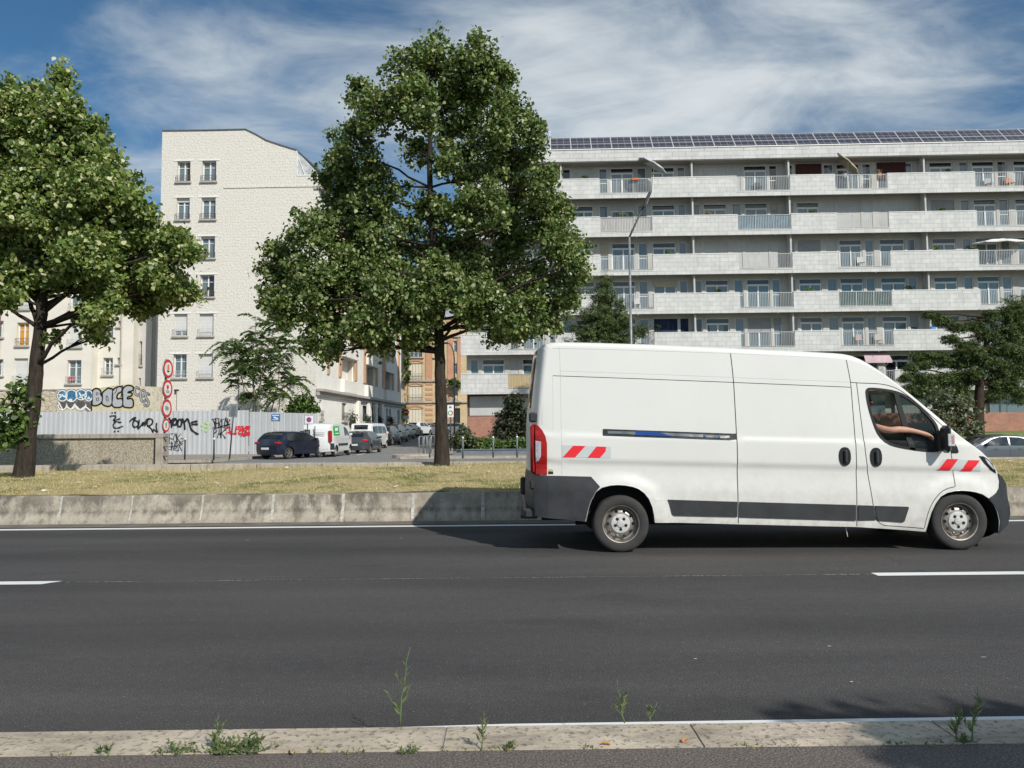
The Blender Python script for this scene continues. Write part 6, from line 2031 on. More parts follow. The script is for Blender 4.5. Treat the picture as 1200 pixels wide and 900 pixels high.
SHRUBM = mat_blade('dusty_shrub_leaves', [(0, (.05, .07, .03)), (.6, (.13, .15, .08)), (1, (.32, .32, .22))], .2, .6)
HEART = [(-.5, 0), (-.34, -.34), (-.05, -.42), (.5, 0), (-.05, .42), (-.34, .34)]

def foliage(name, blobs, n, size, mat, parent, seed, clump=.20, per=22, flat=.85, width=.85, shape=HEART, shell=.45, up=.5, gap=0):
    "blobs: (x,y,z, rx,ry,rz, weight) in the parent's space"
    r = np.random.RandomState(seed)
    B = np.array([b[:6] for b in blobs]); w = np.array([(b[6] if len(b) > 6 else b[3]*b[5]) for b in blobs]); w = w/w.sum()
    nc = n//per
    idx = r.choice(len(B), nc, p=w)
    d = unit(r.normal(0, 1, (nc, 3)))
    rad = (shell+(1-shell)*r.rand(nc)**.6)[:, None]*(1+.10*r.normal(0, 1, (nc, 1)))
    C = B[idx, :3]+d*rad*B[idx, 3:6]
    cs = clump*(.55+.9*r.rand(nc))
    P = np.repeat(C, per, 0)+unit(r.normal(0, 1, (nc*per, 3)))*(r.rand(nc*per)**.5*1.75*np.repeat(cs, per))[:, None]*np.array([1, 1, flat])
    D = np.repeat(d, per, 0)
    N = unit(D*.7+r.normal(0, .75, P.shape)+np.array([0, 0, up]))
    T = unit(r.normal(0, 1, P.shape)+np.array([0, 0, -.7])); T = unit(T-N*(T*N).sum(1, keepdims=True))
    sz = size*(.45+1.1*r.rand(len(P)))
    return leaf_mesh(name, P, N, T, sz, mat, parent, shape=shape, width=width)

def limb(mb, a, b, r0, r1, seed, n=7, wob=.12, seg=8, sag=0.0):
    rr = random.Random(seed); a = Vector(a); b = Vector(b); L = (b-a).length; pts = []
    side = (b-a).cross(Vector((0, 0, 1))); side = side.normalized() if side.length > .01 else Vector((1, 0, 0))
    o1 = rr.uniform(-1, 1)*wob*L; o2 = rr.uniform(0.2, 1)*wob*L
    for i in range(n+1):
        t = i/n; e = math.sin(math.pi*t)
        pts.append(a.lerp(b, t)+side*o1*e+Vector((0, 0, 1))*(o2-sag)*e*.6+Vector((rr.uniform(-1, 1), rr.uniform(-1, 1), rr.uniform(-1, 1)))*.02*L*e)
    mb.tube(pts, [r0+(r1-r0)*(i/n)**.8 for i in range(n+1)], seg)
    return pts

def big_tree(name, label, base_px, Y, blobs_px, trunk_px, r_base, mat, nleaf, seed, size=.125, group=None, ydepth=1.0, hidden=()):
    base = atY(*base_px, Y)
    base.z = turf_z(base.x, Y-S*base.x)-.05
    t = thing(name, label, 'tree', base, 0, group)
    k = Y/FPX
    def loc(px, py, dy=0): return atY(px, py, Y+dy)-base
    rr = random.Random(seed)
    bl = []
    for q in blobs_px:
        cx, cy, rx, ry = q[:4]; dy = q[4] if len(q) > 4 else rr.uniform(-1, 1)*ydepth
        p = loc(cx, cy, dy); kk = (Y+dy)/FPX
        bl.append((p.x, p.y, p.z, rx*kk, (rx+ry)/2*kk*.9, ry*kk))
    tr = [loc(*p) for p in trunk_px]; tr[0] = Vector((0, 0, 0))
    mb = MB(); n = len(tr)
    rad = [r_base*(1.25 if i == 0 else 1)*(1-.70*(i/(n-1))**1.1) for i in range(n)]
    P2 = []; R2 = []
    for i in range(n-1):
        for q in range(4): P2.append(tr[i].lerp(tr[i+1], q/4)+Vector((rr.uniform(-1, 1), rr.uniform(-1, 1), 0))*.012); R2.append(rad[i]+(rad[i+1]-rad[i])*q/4)
    P2.append(tr[-1]); R2.append(rad[-1])
    P2 = [Vector((0, 0, -.1))]+P2; R2 = [r_base*1.5]+R2
    mb.tube(P2, R2, 14); mb.build('trunk', BARK, t, smooth=True)
    lm = MB()
    for i, b_ in enumerate(bl):
        c = Vector(b_[:3])
        jit = rr.uniform(-.6, .5)
        cand = [(abs((c.z-p.z)-.30*math.hypot(c.x-p.x, c.y-p.y)-jit), j) for j, p in enumerate(P2) if j > n+2 and p.z < c.z+.4]
        if not cand: cand = [(0, len(P2)-1)]
        j = min(cand)[1]
        L = (c-P2[j]).length
        r0 = min(R2[j]*.45, .022+.012*L)
        pts = limb(lm, P2[j], c, r0, .018, seed*31+i)
        for q in range(3):
            e = c+Vector((rr.uniform(-1, 1)*b_[3], rr.uniform(-1, 1)*b_[4], rr.uniform(-.6, 1)*b_[5]))*.75
            limb(lm, pts[rr.choice((3, 4, 5))], e, .022, .006, seed*77+i*5+q, n=4, seg=5)
    lm.build('branches', BARK, t, smooth=True)
    # sub-blobs make the outline uneven
    r = random.Random(seed+1); sub = []
    for b_ in bl:
        sub.append((b_[0], b_[1], b_[2], b_[3]*.74, b_[4]*.74, b_[5]*.74, b_[3]*b_[5]*.9))
        for q in range(8):
            a = r.uniform(0, 6.28); e = r.uniform(-1.2, 1.4); d = Vector((math.cos(a)*math.cos(e), math.sin(a)*math.cos(e), math.sin(e)))
            f = r.uniform(.16, .34)
            sub.append((b_[0]+d.x*b_[3]*.80, b_[1]+d.y*b_[4]*.80, b_[2]+d.z*b_[5]*.80, b_[3]*f, b_[4]*f, b_[5]*f, b_[3]*b_[5]*.17))
        for q in range(7):
            a = r.uniform(0, 6.28); e = r.uniform(-.9, 1.5); d = Vector((math.cos(a)*math.cos(e), math.sin(a)*math.cos(e), math.sin(e)))
            f = r.uniform(.07, .13); g_ = r.uniform(.92, 1.10)
            sub.append((b_[0]+d.x*b_[3]*g_, b_[1]+d.y*b_[4]*g_, b_[2]+d.z*b_[5]*g_, b_[3]*f, b_[4]*f, b_[5]*f*1.9, b_[3]*b_[5]*.05))
    foliage('crown', sub, nleaf, size, mat, t, seed, clump=.12, per=14, shell=.5)
    return t, base

MAIN = [(478, 84, 30, 30), (512, 66, 32, 28), (552, 74, 34, 32), (578, 105, 30, 30), (424, 112, 16, 18), (440, 135, 28, 28), (480, 128, 36, 36), (535, 130, 46, 42), (600, 150, 34, 34), (628, 165, 16, 24), (490, 180, 20, 14),
        (415, 178, 34, 36), (395, 215, 28, 28), (560, 190, 48, 34), (606, 205, 38, 30), (636, 222, 20, 24), (440, 225, 40, 30),
        (400, 265, 42, 38), (362, 270, 28, 24), (450, 275, 44, 36), (510, 265, 40, 36), (565, 245, 38, 30), (615, 260, 48, 36), (655, 255, 20, 22), (655, 290, 36, 30), (678, 310, 18, 18),
        (330, 310, 30, 26), (375, 315, 46, 34), (430, 325, 44, 36), (490, 320, 46, 34), (545, 315, 44, 36), (600, 320, 46, 36), (650, 335, 38, 32), (320, 345, 24, 20), (355, 355, 42, 32), (402, 365, 40, 34), (450, 365, 34, 28), (490, 365, 26, 22), (565, 355, 30, 26), (610, 370, 40, 28), (590, 388, 24, 18), (640, 375, 24, 18), (375, 392, 28, 26), (388, 412, 16, 12), (432, 392, 28, 22), (445, 408, 16, 10), (500, 352, 30, 24, -.9), (535, 345, 32, 24, -.9), (475, 378, 26, 20, -.7), (515, 325, 34, 26, -.9), (485, 395, 20, 12, -.4), (555, 372, 22, 16, -.5), (460, 345, 34, 26, -1.0), (425, 380, 26, 20, -1.0)]
big_tree('lime_tree', 'large dark green lime tree with wide crown in front of the side street', (518, 543), 17.3, MAIN, [(518, 545), (517, 500), (516, 450), (515, 400), (512, 350), (510, 300), (505, 250), (503, 190), (505, 120)], .155, LEAFM, 150000, 3, size=.083)
LEFT = [(73, 92, 8, 20), (42, 112, 14, 20), (78, 128, 18, 22), (50, 135, 26, 20), (10, 130, 22, 32), (-30, 130, 30, 34), (104, 152, 18, 16), (60, 160, 36, 28), (15, 170, 34, 32), (98, 185, 32, 26), (146, 212, 14, 14), (126, 188, 14, 16), (50, 205, 44, 36), (-25, 190, 40, 40), (110, 225, 46, 34), (155, 240, 26, 24), (20, 245, 40, 34), (75, 255, 44, 34), (135, 270, 44, 30), (180, 285, 28, 22), (205, 290, 28, 16), (222, 300, 14, 12), (-20, 270, 46, 40), (40, 295, 40, 30), (100, 305, 42, 30), (155, 315, 44, 28), (195, 330, 34, 22), (215, 345, 18, 12), (10, 320, 40, 26), (-50, 310, 40, 34), (60, 330, 34, 20), (125, 345, 34, 22), (165, 350, 32, 20), (105, 375, 12, 18), (120, 365, 22, 18), (0, 345, 24, 16), (115, 395, 9, 12), (-30, 345, 30, 18)]
t, base = big_tree('lime_tree', 'lighter green lime tree with a leaning trunk at the left edge', (27, 557), 15.3, LEFT, [(27, 557), (33, 510), (40, 460), (43, 430), (47, 385), (50, 350), (54, 310), (60, 260), (66, 200), (72, 140)], .165, LEAFM2, 112000, 8, size=.086)
# lower bare limbs and the shoots on the trunk
mb = MB()
def ll(a, b, r0, r1, s_): limb(mb, atY(*a, 15.3)-base, atY(*b, 15.3)-base, r0, r1, s_, wob=.06)
ll((46, 385), (-5, 352), .05, .02, 1); ll((44, 378), (25, 340), .06, .03, 2); ll((52, 380), (92, 370), .05, .03, 3); ll((92, 370), (130, 350), .03, .012, 4); ll((50, 370), (38, 335), .06, .03, 5)
mb.build('low_limbs', BARK, t, smooth=True)
def lb(cx, cy, rx, ry, Y=15.2):
    p = atY(cx, cy, Y)-base; k = Y/FPX; return (p.x, p.y, p.z, rx*k, rx*k, ry*k)
foliage('trunk_shoots', [lb(18, 455, 14, 12), (lb(8, 480, 16, 12)), lb(22, 500, 10, 22), lb(8, 512, 10, 14), lb(30, 480, 8, 30), lb(5, 495, 12, 12)], 1100, .10, HEDGEM, t, 4, clump=.10, per=8)
foliage('stray_shoots', [lb(62, 400, 8, 6), lb(64, 390, 7, 6)], 110, .11, LEAFM, t, 5, clump=.08, per=6)

# tree behind the camera, its shade falls on the kerb at the lower right
p = Vector((8.6, -3.9, .12))
t = thing('roadside_tree', 'broad tree on the near pavement behind the viewpoint shading the kerb', 'tree', p, 0)
mb = MB(); limb(mb, (0, 0, -.1), (-.2, .3, 6.5), .22, .08, 3, n=10, wob=.02, seg=12); mb.build('trunk', BARK, t, smooth=True)
mb = MB()
bb = [(-2.56, 2.05, 4.9, .75, .26, .16), (-1.76, 1.85, 4.95, 1.0, .42, .28), (-3.0, 2.52, 4.85, .36, .10, .06), (-2.06, 2.5, 4.9, .42, .10, .07), (-.76, 1.5, 5.1, 1.3, .7, .4), (.6, -.5, 6.0, 1.2, .9, .8)]
for i, q in enumerate(bb): limb(mb, (0, 0, 3.2), q[:3], .09, .03, 40+i)
mb.build('branches', BARK, t, smooth=True)
foliage('crown', bb, 18000, .11, LEAFM, t, 12, clump=.11, per=12)

# pines
def pine(name, label, base, blobs, trunk, rb, n, seed, clump=.16, bare=()):
    t = thing(name, label, 'tree', base, 0)
    base = Vector(base)
    mb = MB(); tr = [p-base for p in trunk]
    mb.tube([Vector((tr[0].x, tr[0].y, -.1))]+tr, [rb*1.2]+[rb*(1-.75*i/(len(tr)-1)) for i in range(len(tr))], 10)
    mb.build('trunk', BARKP, t, smooth=True)
    mb = MB(); rel = []
    for i, q in enumerate(blobs):
        c = Vector(q[:3])-base; rel.append((c.x, c.y, c.z)+tuple(q[3:]))
        j = min(range(len(tr)), key=lambda j: abs(tr[j].z-(c.z-.3)))
        limb(mb, tr[j], c, max(.03, rb*.32), .015, seed*9+i, wob=.08, seg=6)
    mb.build('branches', BARKP, t, smooth=True)
    NEED = [(-.5, -.3), (.5, -.5), (.35, 0), (.5, .5), (-.5, .3)]
    foliage('crown', rel, int(n*2.3), .17, PINEM, t, seed, clump=clump*.85, per=22, flat=.55, width=.17, shape=[(-.5, -.1), (.5, -.5), (.5, .5), (-.5, .1)], shell=.3, up=.8)
    return t
def pb(px, py, rx, ry, Y, dy=0.):
    p = atY(px, py, Y+dy); k = (Y+dy)/FPX; return (p.x, p.y, p.z, rx*k, (rx+ry)*.5*k, ry*k)
Yp = 47.0
b0 = atY(706, 500, Yp); b0.z = .12
pine('pine_tree', 'small conical pine beside the street lamp, rising above the van roof', b0, [pb(709, 332, 10, 12, Yp), pb(705, 346, 17, 11, Yp), pb(714, 358, 22, 12, Yp, .4), pb(696, 367, 22, 11, Yp, -.4), pb(716, 376, 28, 13, Yp), pb(692, 387, 27, 13, Yp), pb(727, 393, 28, 13, Yp, .5), pb(700, 402, 38, 14, Yp), pb(752, 388, 10, 8, Yp), pb(735, 410, 24, 10, Yp), pb(685, 420, 28, 12, Yp), pb(715, 430, 34, 14, Yp), pb(700, 455, 32, 14, Yp), pb(690, 392, 14, 7, Yp, -.6)],
     [atY(706, 500, Yp), atY(707, 450, Yp), atY(708, 400, Yp), atY(709, 350, Yp), atY(709, 325, Yp)], .17, 25000, 21)
Yq = 44.0
K6 = lambda x, y: (1040+x/4.5, 340+y/4.5)
def kb(x, y, rx, ry, dy=0): return pb(*K6(x, y), rx/4.5, ry/4.5, Yq, dy)
b1 = atY(1147, 508, Yq); b1.z = 1.05
pine('pine_tree', 'large spreading dark pine with crooked trunk behind the van bonnet', b1,
     [kb(470, 440, 60, 34, -.5), kb(440, 330, 80, 40, -.4), kb(560, 390, 70, 36, -.4), kb(400, 450, 70, 30), kb(620, 480, 80, 40), kb(230, 130, 45, 22), kb(290, 165, 60, 25), kb(370, 200, 55, 25), kb(330, 260, 50, 25), kb(420, 300, 70, 32), kb(520, 240, 70, 40), kb(540, 140, 55, 40), kb(460, 190, 50, 30), kb(640, 130, 70, 50), kb(700, 100, 60, 40), kb(640, 210, 70, 45), kb(700, 190, 60, 40), kb(600, 310, 80, 40), kb(690, 330, 70, 50), kb(480, 370, 80, 30), kb(380, 390, 70, 26), kb(290, 380, 70, 28), kb(200, 390, 60, 26), kb(130, 410, 50, 26), kb(110, 460, 60, 30), kb(200, 470, 80, 38), kb(300, 470, 80, 40), kb(380, 500, 60, 34), kb(180, 530, 80, 40), kb(280, 540, 80, 36), kb(370, 550, 60, 26), kb(560, 560, 50, 30), kb(600, 430, 70, 34), kb(690, 430, 60, 44), kb(640, 520, 70, 26), kb(710, 540, 50, 30), kb(570, 500, 50, 34), kb(250, 345, 60, 22), kb(160, 350, 50, 22), kb(120, 520, 40, 26)],
     [atY(1146.5, 508, Yq), atY(1147, 475, Yq), atY(1148, 450, Yq), atY(1151, 420, Yq), atY(1158, 395, Yq), atY(1165, 375, Yq)], .32, 46000, 22, clump=.15)
Yr = 45.5
b2_ = atY(1215, 508, Yr); b2_.z = 1.05
pine('pine_tree', 'second dark pine cut off by the right edge behind the silver car', b2_, [pb(1195, 360, 24, 14, Yr), pb(1225, 370, 30, 20, Yr), pb(1185, 395, 20, 14, Yr), pb(1215, 400, 30, 18, Yr), pb(1190, 430, 22, 14, Yr), pb(1225, 440, 30, 18, Yr), pb(1195, 465, 18, 10, Yr), pb(1235, 340, 24, 18, Yr)],
     [atY(1215, 508, Yr), atY(1215, 450, Yr), atY(1213, 400, Yr), atY(1212, 370, Yr)], .25, 15000, 23)

def shrub(name, label, blobs, mat, n, seed, size=.13, cat='shrub', stems=5, clump=.12, group=None, z=.12, **k):
    c = Vector(blobs[0][:3]); c.z = z
    t = thing(name, label, cat, c, 0, group)
    rel = [(b_[0]-c.x, b_[1]-c.y, b_[2]-c.z)+tuple(b_[3:]) for b_ in blobs]
    mb = MB()
    for i in range(stems):
        q = rel[i % len(rel)]; limb(mb, (random.Random(seed+i).uniform(-.3, .3), 0, 0), q[:3], .03, .01, seed+i, wob=.1, seg=5)
    mb.build('stems', BARK, t, smooth=True)
    foliage('foliage', rel, n, size, mat, t, seed, clump=clump, per=12, shell=.2, **k)
    return t
Ys = 42.0
shrub('shrub', 'pale dusty bush behind the van windscreen under the pine', [pb(1105, 470, 22, 18, Ys), pb(1125, 480, 22, 16, Ys), pb(1095, 490, 26, 16, Ys), pb(1130, 500, 20, 12, Ys), pb(1112, 505, 30, 12, Ys)], SHRUBM, 7000, 31, z=.7)
Yt = 43.0
shrub('shrub', 'tall dark shrub against the brick ground floor left of the van', [pb(604, 475, 10, 14, Yt), pb(596, 490, 16, 14, Yt), pb(612, 490, 14, 14, Yt), pb(590, 505, 18, 12, Yt), pb(612, 510, 16, 14, Yt), pb(598, 470, 8, 8, Yt)], mat_blade('dark_shrub_leaves', [(0, (.015, .022, .01)), (.7, (.05, .07, .03)), (1, (.16, .13, .09))], .15), 6000, 32)
shrub('shrub', 'low leafy shrub with pinkish tips just right of the big tree trunk', [pb(541, 508, 9, 10, 41), pb(536, 518, 9, 8, 41), pb(548, 515, 10, 9, 41)], mat_blade('pinkish_shrub_leaves', [(0, (.03, .05, .02)), (.7, (.09, .13, .05)), (1, (.36, .28, .22))], .15), 2200, 33)
# clipped hedge in a low planter kerb
hg = atY(575, 518, 41.5)
t = thing('hedge', 'clipped bright green hedge in front of the brick ground floor', 'hedge', (atY(533, 518, 41.5).x, 41.5, .12), math.atan(SB))
hw_ = atY(632, 518, 41.5).x-atY(533, 518, 41.5).x
r = np.random.RandomState(4); n = 16000
u = r.uniform(0, hw_+16, n); side_ = r.rand(n)
top = .80+.10*np.sin(u*1.7)+.06*np.sin(u*4.1)
zz = np.where(side_ < .35, top+r.normal(0, .05, n), r.uniform(.1, 1, n)*top)
yy = np.where(side_ < .35, r.uniform(-.35, .35, n), -.35+r.normal(0, .06, n))
P = np.stack([u, yy, zz], 1); N = unit(r.normal(0, .7, P.shape)+np.array([0, -.6, .5])); T = unit(r.normal(0, 1, P.shape)); T = unit(T-N*(T*N).sum(1, keepdims=True))
leaf_mesh('foliage', P, N, T, r.uniform(.08, .17, n), HEDGEM, t, width=.7)
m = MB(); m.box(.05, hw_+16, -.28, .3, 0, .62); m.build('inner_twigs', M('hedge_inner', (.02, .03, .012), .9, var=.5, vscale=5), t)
t = thing('planter_kerb', 'long dark blue-grey metal planter edge at the foot of the hedge', 'planter', (atY(531, 518, 41.0).x, 40.95, .12), math.atan(SB))
m = MB(); m.box(0, hw_+17, -.04, .0, 0, .32); m.box(0, hw_+17, -.09, -.041, .27, .32); m.build('edge_board', M('planter_metal', (.16, .19, .22), .5), t)

# tree of heaven clump behind the hoarding
def frond(fr, R, base, d, L, droop, pairs, lw):
    "compound leaf: leaflets paired along an arching rachis"
    d = np.array(d); up = np.array([0, 0, 1.])
    s = np.cross(d, up); s = s/max(1e-6, np.linalg.norm(s))
    P = []; T = []; N = []; SZ = []
    for i in range(pairs):
        t = .18+.82*i/(pairs-1)
        c = base+d*L*t+up*(-droop*L*t*t+.15*L*t)
        for sg in (-1, 1):
            tt = s*sg*.9+d*.35-up*(.25+.3*t)+R.normal(0, .12, 3); tt = tt/np.linalg.norm(tt)
            sz = lw*(1-.35*abs(t-.45))*R.uniform(.85, 1.1)
            P.append(c+tt*sz*.5); T.append(tt); nn = np.cross(tt, d*sg)+R.normal(0, .1, 3); N.append(nn/np.linalg.norm(nn)); SZ.append(sz)
    fr[0].extend(P); fr[1].extend(T); fr[2].extend(N); fr[3].extend(SZ)
Yc = 47.3
bA = atY(297, 500, Yc); bA.z = 0
t = thing('tree_of_heaven', 'feathery self-seeded trees of heaven with pale stems behind the hoarding', 'tree', bA, 0)
R = np.random.RandomState(6); mb = MB()
stems = [((287, 485), (279, 425), 20), ((296, 485), (297, 400), 24), ((303, 485), (313, 405), 24), ((300, 480), (272, 395), 22), ((308, 482), (332, 420), 20), ((298, 480), (300, 372), 20), ((326, 482), (328, 460), 14), ((312, 484), (316, 450), 14), ((290, 486), (300, 462), 12), ((305, 470), (345, 395), 20), ((300, 470), (325, 375), 20), ((296, 470), (262, 400), 14), ((330, 470), (345, 445), 12)]
for i, (a, b_, nf_) in enumerate(stems):
    A_ = atY(*a, Yc)-bA; B_ = atY(*b_, Yc+R.uniform(-.8, .8))-bA; A_.z = 0 if i < 6 else A_.z
    pts = limb(mb, A_, B_, .055 if i < 6 else .03, .02, 60+i, wob=.04, seg=6)
    fr = ([], [], [], [])
    for k in range(int(nf_*1.25)):
        a_ = R.uniform(0, 6.283); e = R.uniform(-.3, .9)
        d = (math.cos(a_)*math.cos(e), math.sin(a_)*math.cos(e), math.sin(e))
        q = B_.lerp(pts[-3], R.uniform(0, 1))
        frond(fr, R, np.array(q), d, R.uniform(.75, 1.3), R.uniform(.5, 1.0), 10, .40)
    leaf_mesh('crown', np.array(fr[0]), np.array(fr[2]), np.array(fr[1]), np.array(fr[3]), AILM, t, width=.42, shape=[(-.5, 0), (-.25, -.5), (.5, 0), (-.25, .5)])
mb.build('trunk', M('pale_young_bark', (.26, .20, .15), .8), t, smooth=True)
shrub('shrub', 'rounded bright green bush poking over the right end of the hoarding', [pb(357, 470, 12, 8, 47), pb(352, 476, 14, 8, 47), pb(365, 478, 10, 7, 47), pb(345, 482, 10, 6, 47)], HEDGEM, 2400, 35, z=0, size=.16)
# creeper on the brick house
shrub('climbing_plant', 'green creeper hanging down the left edge of the brick house', [pb(477, 410, 4, 12, 99.2), pb(476, 425, 4, 8, 99.2), pb(478, 440, 4, 8, 99.2), pb(474, 485, 3, 12, 99.2)], HEDGEM, 1500, 36, size=.28, cat='climber', z=0)
shrub('climbing_plant', 'green creeper over the entrance of the brick house right of the trunk', [pb(531, 448, 9, 4, 99), pb(538, 450, 6, 4, 99)], HEDGEM, 700, 37, size=.28, cat='climber', z=0)

# weeds along the near kerb
WEEDM = mat_blade('weed_leaves', [(0, (.07, .10, .035)), (.6, (.15, .19, .075)), (1, (.32, .34, .17))], .3, .5)
WSTEM = M('weed_stem', (.13, .20, .07), .7)
def weed(label, px, py, h_px, lean=0, style='stalk', seed=0, v=None, n=26):
    p = atZ(px, py, .125); k = p.y/FPX
    t = thing('weed', label, 'weed', (p.x, p.y, .12), 0)
    R = np.random.RandomState(seed); H = h_px*k
    mb = MB(); fr = ([], [], [], [])
    if style == 'stalk':
        pts = [Vector((lean*k*(i/6)**1.3+.004*math.sin(i*2+seed), .01*math.sin(i), H*i/6)) for i in range(7)]
        mb.tube(pts, [.0036-.0026*i/6 for i in range(7)], 5)
        for i in range(n):
            f = .12+.86*i/n; q = Vector(pts[0]).lerp(pts[-1], f); q = pts[min(5, int(f*6))].lerp(pts[min(6, int(f*6)+1)], f*6-int(f*6))
            a_ = R.uniform(0, 6.283); L = R.uniform(.03, .065)*(1.25-f)*(H/.28)**.5
            d = np.array([math.cos(a_)*.75, math.sin(a_)*.5, .8+R.uniform(0, .4)]); d /= np.linalg.norm(d)
            fr[0].append(np.array(q)+d*L*.5); fr[1].append(d); nn = np.cross(d, R.normal(0, 1, 3)); fr[2].append(nn/np.linalg.norm(nn)); fr[3].append(L)
        for i in range(3):
            f = .25+.2*i; q = pts[int(f*6)]; a_ = R.choice([-1, 1]); L = R.uniform(.04, .08)*(H/.28)
            e = q+Vector((a_*L*.7, 0, L)); mb.tube([q, q.lerp(e, .5)+Vector((a_*.006, 0, -.004)), e], [.0016, .0013, .0006], 4)
            for j in range(6):
                c = np.array(q.lerp(e, .3+.12*j)); d = unit(np.array([a_*.5+R.normal(0, .4), R.normal(0, .4), .8]))
                fr[0].append(c+d*.01); fr[1].append(d); nn = np.cross(d, R.normal(0, 1, 3)); fr[2].append(nn/np.linalg.norm(nn)); fr[3].append(R.uniform(.02, .04))
        w = .22
    else:
        for i in range(n):
            a_ = R.uniform(0, 6.283); e = R.uniform(.2, 1.3); L = H*R.uniform(.5, 1.1)
            d = np.array([math.cos(a_)*math.cos(e)*1.3, math.sin(a_)*math.cos(e)*.5, math.sin(e)]); d /= np.linalg.norm(d)
            b0_ = np.array([R.normal(0, .35)*H, R.normal(0, .1)*H, 0])
            mb.tube([Vector(b0_), Vector(b0_+d*L)], [.0014, .0006], 4)
            for j in range(7):
                c = b0_+d*L*(.25+.11*j); dd = unit(d+R.normal(0, .8, 3)); nn = np.cross(dd, R.normal(0, 1, 3))
                fr[0].append(c+dd*.008); fr[1].append(dd); fr[2].append(nn/np.linalg.norm(nn)); fr[3].append(R.uniform(.016, .038)*max(.5, H/.1))
        w = .42
    mb.build('stem', WSTEM, t, smooth=True)
    leaf_mesh('leaves', np.array(fr[0]), np.array(fr[2]), np.array(fr[1]), np.array(fr[3]), WEEDM, t, width=w)
weed('tallest thin grassy weed stalk growing from the kerb left of centre', 468, 849, 88, 12, 'stalk', 1, n=12)
weed('slender leafy weed stalk on the kerb right of the middle', 731, 846, 50, -8, 'stalk', 2, n=34)
weed('short two-bladed weed beside the slender stalk right of the middle', 762, 844, 22, 8, 'stalk', 3, n=8)
weed('small upright weed on the kerb just right of the central joint', 565, 878, 44, 2, 'stalk', 4, n=26)
weed('tall branching weed in the shade at the right end of the kerb', 1140, 868, 62, 8, 'stalk', 5, n=30)
weed('shorter dark weed left of the tall one in the shade', 1121, 868, 44, 4, 'stalk', 6, n=30)
weed('tall curly dock-like weed above the bushy clump at the left', 252, 878, 40, 4, 'stalk', 7, n=46)
weed('bushy weed clump on the kerb joint at the left', 262, 882, 22, 0, 'bush', 8, n=34)
weed('sprawling leafy weed at the right of the left clump', 290, 880, 26, 0, 'bush', 9, n=22)
weed('low weed just left of the kerb joint at the left', 207, 881, 18, 0, 'bush', 10, n=18)
weed('small green tuft at the pavement edge below the tallest stalk', 483, 881, 12, 0, 'bush', 11, n=16)
weed('flat grassy tuft at the pavement edge right of the central joint', 598, 876, 9, 0, 'bush', 12, n=18)
weed('small tuft at the foot of the shaded weeds', 1131, 869, 12, 0, 'bush', 13, n=14)
weed('thin sprig near the left end of the kerb', 126, 884, 14, 2, 'stalk', 14, n=14)
weed('thin sprig left of the low weed on the kerb', 117, 884, 10, -2, 'stalk', 15, n=12)
rr = np.random.RandomState(8)
fr = ([], [], [], [])
for i in range(420):
    px = rr.choice([rr.uniform(60, 420), rr.uniform(400, 700), rr.uniform(780, 1180)]); 
    q = atZ(px, 886-px*.0125+rr.normal(0, 1.6), .12)
    if (math.sin(px*.11)+math.sin(px*.037)) < .1: continue
    d = unit(np.array([rr.normal(0, .6), rr.normal(0, .4), 1.0])); L = rr.uniform(.008, .028)
    fr[0].append(np.array(q)+d*L*.4); fr[1].append(d); nn = np.cross(d, rr.normal(0, 1, 3)); fr[2].append(nn/np.linalg.norm(nn)); fr[3].append(L)
o = leaf_mesh('kerb_moss', np.array(fr[0]), np.array(fr[2]), np.array(fr[1]), np.array(fr[3]), mat_blade('edge_moss', [(0, (.10, .11, .04)), (.6, (.2, .22, .08)), (1, (.42, .32, .15))], .2), width=.35)
tag(o, 'thin line of moss and seedlings along the pavement edge of the kerb', 'moss', kind='stuff')
for i, (px, py, c) in enumerate(((710, 873, (.55, .25, .06)), (803, 869, (.62, .22, .05)), (342, 882, (.5, .3, .12)))):
    q = atZ(px, py, .125); t = thing('dry_leaf', ['small orange dry leaf at the pavement edge right of the middle', 'curled orange leaf on the pavement edge by the third kerb joint', 'brown dry leaf at the pavement edge left of centre'][i], 'leaf', q, i)
    m = MB(); m.grid([[(-.02+.04*a_/4, -.008+.016*b_/2, .003+.006*abs(b_-1)+.004*math.sin(a_)) for b_ in range(3)] for a_ in range(5)]); m.build('blade', M('dry_leaf_%d' % i, c, .8), t, smooth=True)
